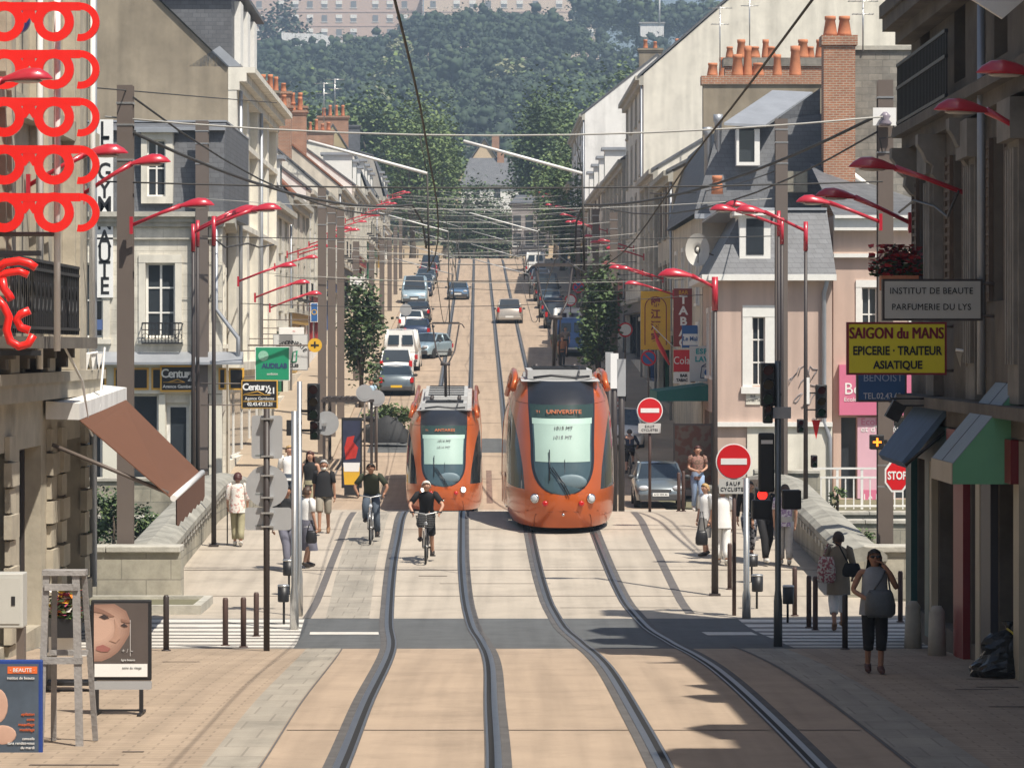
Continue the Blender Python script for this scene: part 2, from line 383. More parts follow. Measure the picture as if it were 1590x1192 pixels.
# ------------------------------------------------------------------ houses
class Face:
    """a vertical wall plane: origin, direction along it, outward normal"""
    def __init__(s, a, b, n):
        s.o = Vector((a[0], a[1], 0)); e = Vector((b[0], b[1], 0)) - s.o; s.L = e.length; s.u = e.normalized()
        nn = Vector((-s.u.y, s.u.x, 0)); s.n = nn if nn.dot(Vector((n[0], n[1], 0))) > 0 else -nn
    def P(s, u, z, out=0): p = s.o + s.u * u + s.n * out; return (p.x, p.y, z)
    def box(s, mb, u0, u1, z0, z1, o0, o1, mi=0):
        v = [s.P(u, z, o) for z in (z0, z1) for (u, o) in ((u0, o0), (u1, o0), (u1, o1), (u0, o1))]
        mb.add(v, [(0, 3, 2, 1), (4, 5, 6, 7), (0, 1, 5, 4), (1, 2, 6, 5), (2, 3, 7, 6), (3, 0, 4, 7)], mi); return mb
    def wall(s, mb, u0, u1, z0, z1, holes, rev=.18, mi=0):
        us = sorted({u0, u1, *[h[0] for h in holes], *[h[1] for h in holes]}); zs = sorted({z0, z1, *[h[2] for h in holes], *[h[3] for h in holes]})
        for i in range(len(us) - 1):
            for j in range(len(zs) - 1):
                a, b, c, d = us[i], us[i + 1], zs[j], zs[j + 1]; mu, mz = (a + b) / 2, (c + d) / 2
                if any(h[0] < mu < h[1] and h[2] < mz < h[3] for h in holes): continue
                mb.quad(s.P(a, c), s.P(b, c), s.P(b, d), s.P(a, d), mi)
        for (a, b, c, d) in [h[:4] for h in holes]:
            for p, q in (((a, c), (b, c)), ((b, c), (b, d)), ((b, d), (a, d)), ((a, d), (a, c))):
                mb.quad(s.P(*p), s.P(*q), s.P(*q, -rev), s.P(*p, -rev), mi)
        return mb
def part(mb, name, m, t, **k):
    """link a mesh given in world coordinates under a thing that stands unrotated"""
    o = mb.build(name, m, t, **k); o.location = -Vector(t.location); return o
def window(t, f, u0, u1, z0, z1, rev=.18, bars=1, cross=1, surround=None, open_dark=False, fm=None, name="window"):
    w = part(f.box(MB(), u0, u1, z0, z1, -rev - .03, -rev + .01), name, glass, t)
    fr = MB(); fw = min(.07, (u1 - u0) * .09)
    f.box(fr, u0, u0 + fw, z0, z1, -rev + .005, -rev + .06); f.box(fr, u1 - fw, u1, z0, z1, -rev + .005, -rev + .06)
    f.box(fr, u0 + fw, u1 - fw, z0, z0 + fw, -rev + .005, -rev + .06); f.box(fr, u0 + fw, u1 - fw, z1 - fw, z1, -rev + .005, -rev + .06)
    for i in range(bars):
        u = u0 + (u1 - u0) * (i + 1) / (bars + 1); f.box(fr, u - fw * .5, u + fw * .5, z0 + fw, z1 - fw, -rev + .005, -rev + .055)
    for i in range(cross):
        z = z0 + (z1 - z0) * (i + 1) / (cross + 1); f.box(fr, u0 + fw, u1 - fw, z - .025, z + .025, -rev + .005, -rev + .045)
    fo = fr.build("frame", fm or framew, w)
    if surround:
        sm, ww = surround; sb = MB()
        f.box(sb, u0 - ww, u0, z0 - .05, z1, -.02, .05); f.box(sb, u1, u1 + ww, z0 - .05, z1, -.02, .05)
        f.box(sb, u0 - ww, u1 + ww, z1, z1 + ww * 1.2, -.02, .06); f.box(sb, u0 - ww - .05, u1 + ww + .05, z0 - .05 - ww * .7, z0 - .05, -.02, .12)
        sb.build("surround", sm, w)
    return w
def chimney(t, c, w, l, z0, z1, npots, m=None, along='y', pots=pot):
    mb = MB()
    sx, sy = (w, l) if along == 'y' else (l, w)
    mb.box((c[0] - sx / 2, c[1] - sy / 2, z0), (c[0] + sx / 2, c[1] + sy / 2, z1 - .3))
    mb.box((c[0] - sx / 2 - .06, c[1] - sy / 2 - .06, z1 - .3), (c[0] + sx / 2 + .06, c[1] + sy / 2 + .06, z1 - .16))
    mb.box((c[0] - sx / 2 - .12, c[1] - sy / 2 - .12, z1 - .16), (c[0] + sx / 2 + .12, c[1] + sy / 2 + .12, z1))
    ch = part(mb, "chimney", m or brick, t)
    for i in range(npots):
        q = (i + .5) / npots - .5; h = random.choice((.55, .7, .7, .95)); r = random.uniform(.13, .18)
        px, py = (c[0], c[1] + q * l * .85) if along == 'y' else (c[0] + q * l * .85, c[1])
        MB().lathe((px, py, z1), [(r * 1.15, 0), (r * 1.1, .08), (r * .85, h * .8), (r * .95, h * .82), (r * .95, h)], 9).build("chimney_pot", pots, ch)
    return ch
def fx(side, d): return ax(d) + (-9.2 if side < 0 else 7.8)
HN = {}
def house(side, d0, d1, ze, zr, label, wm, rm, wd=9.0, floors=2, nw=3, shop=None, chim=(), gm=None, ridge=.5, mansard=False, dorm=0, name="terraced_house", xs=None, shutter=None, balcony=False, pil=False, cornm=None):
    xa = xs if xs is not None else fx(side, d0); xb = xs if xs is not None else fx(side, d1)
    zb = gz((d0 + d1) / 2)
    A = (xa, d0); B = (xb, d1); n = (-side, 0)
    f = Face(A, B, n); L = f.L
    t = thing(name, label, "house", (xa, d0, gz(d0)))
    zlow = min(gz(d0), gz(d1)) - .6
    holes = []; fh = (ze - (zb + 3.6)) / max(1, floors)
    for k in range(floors):
        for i in range(nw):
            uc = L * (i + .5) / nw; ww = min(1.15, L / nw * .5) / 2; z0 = zb + 3.9 + k * fh + (.1 if balcony else .35)
            holes.append((uc - ww, uc + ww, z0, z0 + min(fh * .66, 2.1)))
    mb = MB(); sh = (.5, L - .5, zb + .35, zb + 2.75)
    f.wall(mb, 0, L, zlow, ze, holes + [sh], .22)
    # back and ends: gables follow the roof
    def prof():
        if mansard: return [(0, ze), (-.9, ze + (zr - ze) * .78), (-wd * ridge, zr), (-wd + .9, ze + (zr - ze) * .78), (-wd, ze)]
        return [(0, ze), (-wd * ridge, zr), (-wd, ze)]
    for u in (0.0, L):
        pr = [(-wd, zlow), (0, zlow)] + prof()
        mb.add([f.P(u, z, o) for o, z in pr], [tuple(range(len(pr)))], 1)
    mb.quad(f.P(0, zlow, -wd), f.P(L, zlow, -wd), f.P(L, ze, -wd), f.P(0, ze, -wd), 1)
    part(mb, "wall", [wm, gm or wm], t)
    # roof skin
    mb = MB(); pr = prof(); ov = .28
    pts = [(pr[0][0] + ov, pr[0][1] - ov * .6)] + pr[1:-1] + [(pr[-1][0] - ov, pr[-1][1] - ov * .6)]
    for i in range(len(pts) - 1):
        (o0, z0), (o1, z1) = pts[i], pts[i + 1]; e0, e1 = -.08, L + .02
        mb.add([f.P(e0, z0, o0), f.P(e1, z0, o0), f.P(e1, z1, o1), f.P(e0, z1, o1), f.P(e0, z0 + .14, o0), f.P(e1, z0 + .14, o0), f.P(e1, z1 + .14, o1), f.P(e0, z1 + .14, o1)],
               [(0, 1, 2, 3), (4, 5, 6, 7), (0, 1, 5, 4), (1, 2, 6, 5), (2, 3, 7, 6), (3, 0, 4, 7)])
    rf = part(mb, "roof", rm, t)
    for i in range(dorm):
        uc = L * (i + .5) / dorm; dz = ze + .35; dm = MB()
        f.box(dm, uc - .75, uc + .75, dz, dz + 1.9, -2.2, -.15)
        dd = dm.build("dormer", cornm or framew, rf)
        f.box(MB(), uc - .95, uc + .95, dz + 1.9, dz + 2.08, -2.4, .05).build("dormer_roof", zinc, rf)
        f.box(MB(), uc - .5, uc + .5, dz + .25, dz + 1.65, -.2, -.14).build("dormer_window", glass, rf)
    cb = MB(); f.box(cb, -.02, L + .01, ze - .55, ze - .3, .002, .22); f.box(cb, -.02, L + .01, ze - .3, ze - .08, .002, .42)
    f.box(cb, 0, L, zb + 3.25, zb + 3.45, .002, .28)
    if pil:
        for i in range(nw + 1): f.box(cb, max(0, L * i / nw - .22), min(L, L * i / nw + .22), zb + 3.46, ze - .56, .002, .16)
    part(cb, "cornice", cornm or coping, t)
    for h in holes:
        window(t, f, *h, rev=.22, cross=2, surround=(cornm or coping, .14))
        if shutter:
            for s0, s1 in ((h[0] - .55, h[0] - .16), (h[1] + .16, h[1] + .55)):
                part(f.box(MB(), s0, s1, h[2], h[3], .006, .05), "shutter", shutter, t)
    if balcony:
        for h in holes[:nw]:
            bb = MB(); f.box(bb, h[0] - .2, h[1] + .2, h[2] - .12, h[2] - .02, .05, .5)
            for k in range(9): uu = h[0] - .15 + (h[1] - h[0] + .3) * k / 8; f.box(bb, uu - .012, uu + .012, h[2], h[2] + .8, .44, .47)
            f.box(bb, h[0] - .2, h[1] + .2, h[2] + .8, h[2] + .85, .42, .48); part(bb, "balcony", black, t)
    # shop front
    sb = MB(); f.box(sb, sh[0], sh[1], sh[2], sh[3], -.5, -.4)
    s_ = part(sb, "shop_window", glass, t); fm_ = MB()
    for k in range(4): uu = sh[0] + (sh[1] - sh[0] - .08) * k / 3; f.box(fm_, uu, uu + .08, sh[2], sh[3], -.4, -.3)
    f.box(fm_, sh[0], sh[1], sh[3] - .1, sh[3], -.41, -.31); f.box(fm_, sh[0], sh[1], sh[2], sh[2] + .12, -.41, -.31)
    fm_.build("frame", shop or framew, s_)
    part(f.box(MB(), .25, L - .25, zb + 2.76, zb + 3.24, .004, .14), "shop_fascia", shop or framew, t)
    part(MB().path([f.P(.12, zlow + .6, .1), f.P(.12, ze - .4, .1)], .055, 6), "downpipe", zinc, t)
    for (u, o, w_, l_, h_, np_, m_) in chim:
        p = f.P(u, 0, -o); chimney(t, p, w_, l_, ze - .2, h_, np_, m_, along='x' if l_ > w_ else 'y')
    return t, f
shopc = [mat("shop_%s" % n, c, .5, .1, 3) for n, c in (("green", (.03, .16, .08)), ("red", (.35, .03, .03)), ("blue", (.04, .10, .28)), ("ochre", (.45, .28, .06)), ("dark", (.05, .05, .06)))]
brsh = mat("brown_shutter", (.12, .085, .06), .7, .2, 5); grsh = mat("grey_shutter", (.5, .5, .48), .7, .1, 5)
# left side of the street, beyond the corner house
house(-1, 142.2, 156, 10.4, 13.6, "narrow cream terraced house with slate mansard and two dormers beyond the tall pale house", cream, slate, mansard=True, dorm=2, nw=3, shop=shopc[0], chim=((12, 4, .6, 1.2, 15.2, 2, brick),))
house(-1, 156.2, 172, 11.3, 16.0, "terraced house with a steep red tiled roof on the left row", cream2, tileroof, gm=roughst, nw=3, shop=shopc[3], chim=((.5, 4.4, .7, 1.8, 17.0, 3, brick), (14.8, 4.4, .7, 2.2, 17.4, 4, roughst)), balcony=True)
house(-1, 172.2, 192, 12.3, 15.8, "white terraced house with a slate roof and a red shop fascia on the left row", whiter, slate, nw=4, shop=shopc[1], chim=((1, 4.4, .7, 2.0, 17.6, 4, brick), (18, 4.4, .7, 2.0, 17.4, 3, brick)), pil=True)
house(-1, 192.2, 212, 13.1, 17.0, "cream terraced house with grey shutters and a broad pot-topped chimney on the left row", cream, slate, nw=4, shop=shopc[2], shutter=grsh, chim=((1, 4.2, .7, 3.0, 18.9, 6, brownr), (18.6, 4.5, .8, 3.2, 19.3, 6, brick)))
house(-1, 212.2, 235, 14.4, 18.2, "terraced house with a red tiled roof far up the left row", cream2, tileroof, nw=4, shop=shopc[4], chim=((1.2, 4.5, .7, 2.8, 20.4, 5, brick), (21, 4.5, .7, 2.8, 20.6, 5, brick)), balcony=True)
house(-1, 235.2, 262, 15.6, 19.0, "long white terraced house with pilasters far up the left row", whiter, slate, nw=5, shop=shopc[1], pil=True, dorm=3, chim=((2, 4.5, .7, 2.4, 21.2, 4, brick),))
house(-1, 262.2, 290, 16.6, 20.2, "cream terraced house with slate dormers just before the brown gable", cream, slate, nw=5, shop=shopc[0], dorm=4, balcony=True, mansard=True, chim=((20, 4.5, .7, 2.4, 22.4, 4, brick),))
house(-1, 290.2, 312, 17.2, 23.4, "terraced house showing a steep brown rendered gable to the street", cream2, slate, gm=mat("brown_gable", (.40, .33, .20), .95, .1, .6), wd=7.4, nw=4, shop=shopc[3], chim=((.6, 3.7, .8, 2.6, 24.2, 4, brick),))
house(-1, 312.2, 338, 18.3, 23.0, "last slate roofed house with a square grey turret at the top of the left row", greyr, slate, mansard=True, nw=4, dorm=3, chim=((3, 3.2, 1.6, 1.9, 25.0, 0, slate),))
# right side
house(1, 140.2, 152, 11.6, 14.2, "terraced house with a long brown party wall carrying terracotta chimney pots", cream2, slate, gm=brownr, nw=3, shop=shopc[0], wd=10, chim=(), shutter=brsh)
house(1, 152.2, 165, 12.3, 15.0, "narrow terraced house with grey shutters before the big cream gable", cream, slate, nw=3, shop=shopc[2], shutter=grsh, pil=True, chim=((.8, 3, .7, 1.4, 16.4, 3, brick),))
house(1, 165.2, 185, 17.6, 29.0, "tall house with a huge blank cream gable facing down the street", cream, slate, wd=26, nw=4, floors=4, shop=shopc[4], chim=())
house(1, 185.2, 215, 14.6, 17.4, "terraced house with a heavy grey cornice and brick chimney on the right row", cream2, slate, nw=5, floors=3, shop=shopc[1], pil=True, chim=((1.2, 2.2, .8, 3.0, 18.6, 4, brick),))
house(1, 215.2, 255, 14.8, 18.6, "long terraced house with brown shutters far up the right row", cream, slate, nw=6, floors=2, shop=shopc[0], shutter=brsh, dorm=4, chim=((20, 4, .7, 2.4, 20.4, 4, brick),))
house(1, 255.2, 290, 22.0, 26.4, "tall house with a bright white gable far up the right row", whiter, slate, nw=5, floors=4, shop=shopc[3], wd=11, chim=((8, 5.4, .7, 1.8, 27.6, 2, brownr), (1.2, 7.6, .7, 1.8, 26.8, 3, brick)))
house(1, 290.2, 338, 18.6, 24.6, "long slate roofed house at the top of the right row", greyr, slate, nw=7, floors=2, shop=shopc[2], wd=10, chim=((10, 5, .7, 2, 26.2, 3, brick),))
# party wall stack on the right: brown wall with a crowd of pots
def stack_wall(name, label, x0, x1, d, z0, z1, th, m, pots, band=None):
    t = thing(name, label, "chimney", ((x0 + x1) / 2, d, z0))
    mb = MB().box((x0, d, z0), (x1, d + th, z1 - .35)); mb.box((x0 - .08, d - .08, z1 - .35), (x1 + .08, d + th + .08, z1), 1)
    part(mb, "stack", [m, band or m], t)
    for px, r, h in pots:
        part(MB().lathe((px, d + th / 2, z1), [(r * 1.2, 0), (r * 1.15, .1), (r * .8, h * .8), (r * .92, h * .83), (r * .92, h)], 10), "chimney_pot", pot, t)
    return t
d = 137.0
stack_wall("chimney_stack", "broad brown rendered chimney stack with six pots behind the slate dormer", X(1092, d), X(1278, d), d, 9, Z(118, d), .7, brownr,
           [(X(p, d), .17 + .05 * (i % 2), .55 + .35 * (i % 3)) for i, p in enumerate((1106, 1146, 1162, 1178, 1208, 1236))], brick)
d = 141.0
stack_wall("chimney_stack", "long low brick chimney stack crowded with pots behind the brown one", X(1126, d), X(1330, d), d, 9, Z(90, d), .8, brick,
           [(X(p, d), .15 + .04 * (i % 3), .5 + .3 * (i % 2)) for i, p in enumerate((1134, 1152, 1172, 1190, 1198, 1248, 1260, 1275))], roughst)
d = 119.9
stack_wall("chimney_stack", "tall square brick chimney stack with two pots rising beside the slates", X(1279, d), X(1328, d), d, 5, Z(55, d), .9, brick, [(X(1291, d), .22, .72), (X(1313, d), .22, .72)], brick)
# ------------------------------------------------------------------ corner houses across the bridge
fasc = mat("black_fascia", (.02, .017, .016), .35, .1, 4); gold = mat("gold_trim", (.75, .42, .06), .5, .05, 3); signw = mat("sign_white", (.82, .82, .80), .45, .03, 3)
dB = 108.0
def corner_left():
    t = thing("corner_house", "pale stone corner house with a black estate agent fascia and slate attic", "house", (X(130, dB), dB, gz(dB)))
    x0, x1 = X(80, dB), X(345, dB); f = Face((x0, dB), (x1, dB), (0, -1)); U = lambda p: X(p, dB) - x0
    zb = gz(dB); ze = Z(332, dB)
    win = (U(226), U(272), Z(524, dB), Z(408, dB)); shopw = (U(200), U(246), Z(762, dB), Z(612, dB)); shopd = (U(258), U(294), Z(780, dB), Z(625, dB))
    win2 = (U(120), U(160), Z(524, dB), Z(408, dB)); shop2 = (U(90), U(158), Z(765, dB), Z(618, dB))
    mb = f.wall(MB(), 0, f.L, zb - .5, ze, [win, shopw, shopd, win2, shop2], .25)
    g = Face((x1, dB), (fx(-1, 118) - .05, 118), (1, 0)); sh = [(2, 3.2, zb + 5.3, zb + 7.6), (5.5, 6.7, zb + 5.3, zb + 7.6), (1, 8, zb + .6, zb + 3)]
    g.wall(mb, 0, g.L, zb - .5, ze, sh, .25)
    mb.quad((x0, dB, zb), (x0, 119, zb), (x0, 119, ze), (x0, dB, ze))
    part(mb, "wall", stone, t)
    window(t, f, *win, rev=.25, bars=1, cross=2, surround=(cream, .22)); window(t, f, *win2, rev=.25, surround=(cream, .22)); window(t, f, *shopw, rev=.25, bars=0, cross=0); window(t, f, *shop2, rev=.25, bars=1, cross=0)
    for h in sh[:2]: window(t, g, *h, rev=.25, cross=2, surround=(cream, .2))
    window(t, g, *sh[2], rev=.25, bars=2, cross=0)
    dr = part(f.box(MB(), shopd[0], shopd[1], shopd[2], shopd[3], -.25, -.2), "door", framew, t)
    f.box(MB(), shopd[0] + .12, shopd[1] - .12, shopd[2] + .15, shopd[3] - .15, -.2, -.19).build("pane", glass, dr)
    # mouldings
    cb = MB()
    for zz, oo in ((Z(352, dB), .12), (Z(345, dB), .22), (Z(337, dB), .38)): f.box(cb, -.1, f.L + .1, zz, zz + .16, .002, oo)
    f.box(cb, 0, f.L, Z(372, dB), Z(369, dB), .002, .1); g.box(cb, 0, g.L, ze - .3, ze, .002, .4)
    part(cb, "cornice", coping, t)
    # zinc canopy and white shop surround
    a0, a1 = U(130), U(378); cm = MB()
    z0, z1 = Z(562, dB), Z(546, dB)
    cm.add([f.P(a0, z1, .01), f.P(a1, z1, .01), f.P(a1, z0, .75), f.P(a0, z0, .75), f.P(a0, z0 - .08, .75), f.P(a1, z0 - .08, .75), f.P(a1, z0 - .08, .01), f.P(a0, z0 - .08, .01)],
           [(0, 1, 2, 3), (3, 2, 5, 4), (4, 5, 6, 7), (1, 2, 5, 6), (0, 3, 4, 7)])
    part(cm, "canopy", zinc, t)
    wp = MB()
    for p0, p1 in ((160, 199), (247, 257), (295, 306), (325, 345)): f.box(wp, U(p0), U(p1), zb, Z(612, dB), .004, .12)
    f.box(wp, U(160), U(345), Z(611, dB), Z(566, dB), .004, .16); part(wp, "shop_surround", mat("cream_paint", (.72, .70, .60), .6, .05, 2), t)
    for p0, p1, tx in ((135, 166, None), (178, 232, None), (236, 264, None), (250, 312, 1), (340, 352, None), (356, 380, None)):
        o0 = .2 if tx is None else .3
        zt, zl = (Z(571, dB), Z(605, dB)) if tx is None else (Z(567, dB), Z(608, dB))
        b_ = part(f.box(f.box(MB(), U(p0), U(p1), zl, zt, .165, o0), U(p0) + .06, U(p1) - .06, zl + .06, zt - .06, o0 + .001, o0 + .012, 1), "fascia_panel", [gold, fasc], t)
        if tx: logo(b_, f, (U(p0) + U(p1)) / 2, zl, zt, o0 + .016, U(p1) - U(p0))
    # slate attic with its dormer
    zt = Z(186, dB); mb = MB(); pr = [(-.1, ze), (-.55, zt - .3), (-1.2, zt), (-10.5, zt), (-10.5, ze)]
    n = len(pr); mb.add([f.P(0, z, o) for o, z in pr] + [f.P(f.L + .03, z, o) for o, z in pr], [tuple(range(n)), tuple(range(2 * n - 1, n - 1, -1))] + [(i, (i + 1) % n, (i + 1) % n + n, i + n) for i in range(n)])
    rf = part(mb, "roof", slate, t)
    f.box(f.box(MB(), 0, f.L + .06, zt - .32, zt - .22, -.62, -.3), 0, f.L + .05, zt, zt + .06, -10.6, -1.1).build("roof_flashing", zinc, rf)
    d0, d1 = U(219), U(268); zz0, zz1 = Z(316, dB), Z(206, dB); dm = MB()
    f.wall(dm, d0, d1, zz0, zz1, [(U(228), U(257), Z(305, dB), Z(217, dB))], .2); 
    v = [f.P(u, z, o) for u in (d0, d1) for z, o in ((zz0, 0), (zz1, 0), (zz1, -2), (zz0, -2))]
    dm.add(v, [(0, 1, 2, 3), (4, 5, 6, 7), (1, 5, 6, 2)])
    dm.build("dormer", cream, rf)
    window(t, f, U(228), U(257), Z(305, dB), Z(217, dB), rev=.2, bars=1, cross=1)
    f.box(MB(), d0 - .15, d1 + .15, zz1, zz1 + .14, -2, .18).build("dormer_roof", zinc, rf)
    # little iron balcony
    bb = MB(); u0, u1 = U(222), U(284); z0, z1 = Z(533, dB), Z(503, dB)
    for k in range(13): u = u0 + (u1 - u0) * k / 12; f.box(bb, u - .012, u + .012, z0, z1, .3, .325)
    f.box(bb, u0, u1, z1, z1 + .05, .28, .34); f.box(bb, u0, u1, z0 - .02, z0 + .03, .28, .34); f.box(bb, u0, u1, z0 + .42, z0 + .45, .29, .33)
    for k in range(6):
        c = u0 + (u1 - u0) * (k + .5) / 6; bb.path([f.P(c + .1 * cos(a * pi / 5), z0 + .22 + .1 * sin(a * pi / 5), .31) for a in range(11)], .012, 4)
    for u in (u0, u1): f.box(bb, u - .015, u + .015, z1, z1 + .03, 0, .3); f.box(bb, u - .015, u + .015, z0, z0 + .03, 0, .3)
    part(bb, "balcony", black, t)
    # tall house name board, painted letters running down
    s = part(f.box(MB(), U(150), U(176), Z(462, dB), Z(186, dB), .004, .1), "name_board", signw, t)
    tl = "LE GYMNAUTE"; ys = [204, 228, None, 268, 296, 320, 345, 372, 396, 420, 445]
    for ch, y in zip(tl, ys):
        if y: text(ch, .78, f.P(U(163), Z(y, dB), .106), black, s, sx=.8, bold=.012)
    part(MB().path([f.P(U(336), Z(345, dB), .12), f.P(U(336), Z(480, dB), .12), f.P(U(371), Z(525, dB), .3), f.P(U(371), Z(560, dB), .3)], .07, 6), "downpipe", zinc, t)
    sgn = part(f.box(MB(), U(150), U(162), Z(512, dB), Z(496, dB), .004, .03), "street_sign", mat("enamel_blue", (.09, .14, .3), .35, 0), t)
def logo(b_, f, uc, zl, zt, out, w):
    """the estate agent's board: two-tone wordmark, roof line and small print"""
    h = zt - zl; P = lambda u, z: f.P(uc + u, z, out)
    text("Century", h * .46, P(-w * .06, zl + h * .68), signw, b_, sx=.95, bold=.008, sp=.85)
    text("21", h * .42, P(w * .32, zl + h * .54), signw, b_, bold=.01, sp=.85)
    m = MB().path([P(-w * .3, zl + h * .36), P(-w * .06, zl + h * .47), P(w * .12, zl + h * .36)], h * .022, 4)
    m.path([P(-w * .42, zl + h * .36), P(w * .12, zl + h * .36)], h * .015, 4); m.build("roof_line", gold, b_)
    text("Agence Gambetta", h * .17, P(-w * .02, zl + h * .2), signw, b_, bold=.003)
corner_left()
# tall house behind it on the street side: brown blank gable, slate top storey, pilastered front
def tall_left():
    d0, d1 = 118.2, 142.0; xa, xb = fx(-1, d0) - .0, fx(-1, d1); zb = gz(d0)
    t = thing("tall_house", "tall pale pilastered house with a big blank brown gable wall above the corner house", "house", (xa, d0, zb))
    ze = 14.0; f = Face((xa, d0), (xb, d1), (1, 0)); L = f.L
    holes = []
    for k in range(3):
        for i in range(4): uc = L * (i + .5) / 4; holes.append((uc - .6, uc + .6, 4.6 + k * 3.1, 6.8 + k * 3.1))
    mb = f.wall(MB(), 0, L, zb - .5, ze, holes + [(1, L - 1, zb + .6, zb + 3)], .22)
    P = lambda o, z: f.P(0, z, o)
    q = [(-20, zb), (0, zb), (0, ze), (0, Z(105, d0)), (-2.28, Z(8, d0)), (-8, Z(8, d0) + 6), (-20, Z(8, d0) + 6)]
    mb.add([P(o, z) for o, z in q], [tuple(range(len(q)))], 1)
    part(mb, "wall", [cream, brownr], t)
    r = MB(); a = [(.02, Z(105, d0) + .05), (-2.3, Z(8, d0) + .1), (-8, Z(8, d0) + 6.1), (-8, ze + 2), (.02, ze - .1)]
    n = len(a); r.add([f.P(-.12, z, o) for o, z in a[:3]] + [f.P(L, z, o) for o, z in a[:3]], [(0, 1, 4, 3), (1, 2, 5, 4)])
    part(r, "roof", slate, t)
    # slate covered top storey with white windows towards the street
    m2 = MB(); f.box(m2, 9, 23, ze + .2, Z(14, 135), -5, -.55); f.box(m2, 8.6, 23.3, Z(14, 135), Z(8, 135), -5.4, -.2)
    at = part(m2, "attic", slate, t)
    for u in (10.5, 14.5, 18.5): f.box(MB(), u, u + 1.5, ze + 1.0, ze + 3.4, -.54, -.3).build("attic_window", framew, at)
    cb = MB()
    for i in range(5): u = L * i / 4; f.box(cb, max(0, u - .5), min(L, u + .5), 3.6, ze - .8, .002, .3)
    for z0, z1, o in ((ze - .8, ze - .5, .4), (ze - .5, ze - .2, .65), (ze - .2, ze, .95), (3.3, 3.6, .4), (8.4, 8.6, .34), (11.4, 11.6, .34)): f.box(cb, -.02, L, z0, z1, .002, o)
    part(cb, "cornice", cream, t)
    pm = MB().add([P(.5, ze + .02), P(-1.4, ze + .02), P(-.3, ze + .75), f.P(2, ze + .02, .5), f.P(2, ze + .02, -1.4), f.P(2, ze + .75, -.3)], [(0, 1, 2), (0, 2, 5, 3), (1, 4, 5, 2), (3, 4, 5)])
    part(pm, "eave_cap", zinc, t)
    for h in holes: window(t, f, *h, rev=.22, cross=2)
    window(t, f, 1, L - 1, zb + .6, zb + 3, rev=.22, bars=4, cross=0, name="shop_window")
    for u in (.6, 12): part(MB().path([f.P(u, 3.7, .4), f.P(u, ze - .8, .4)], .07, 6), "downpipe", zinc, t)
tall_left()
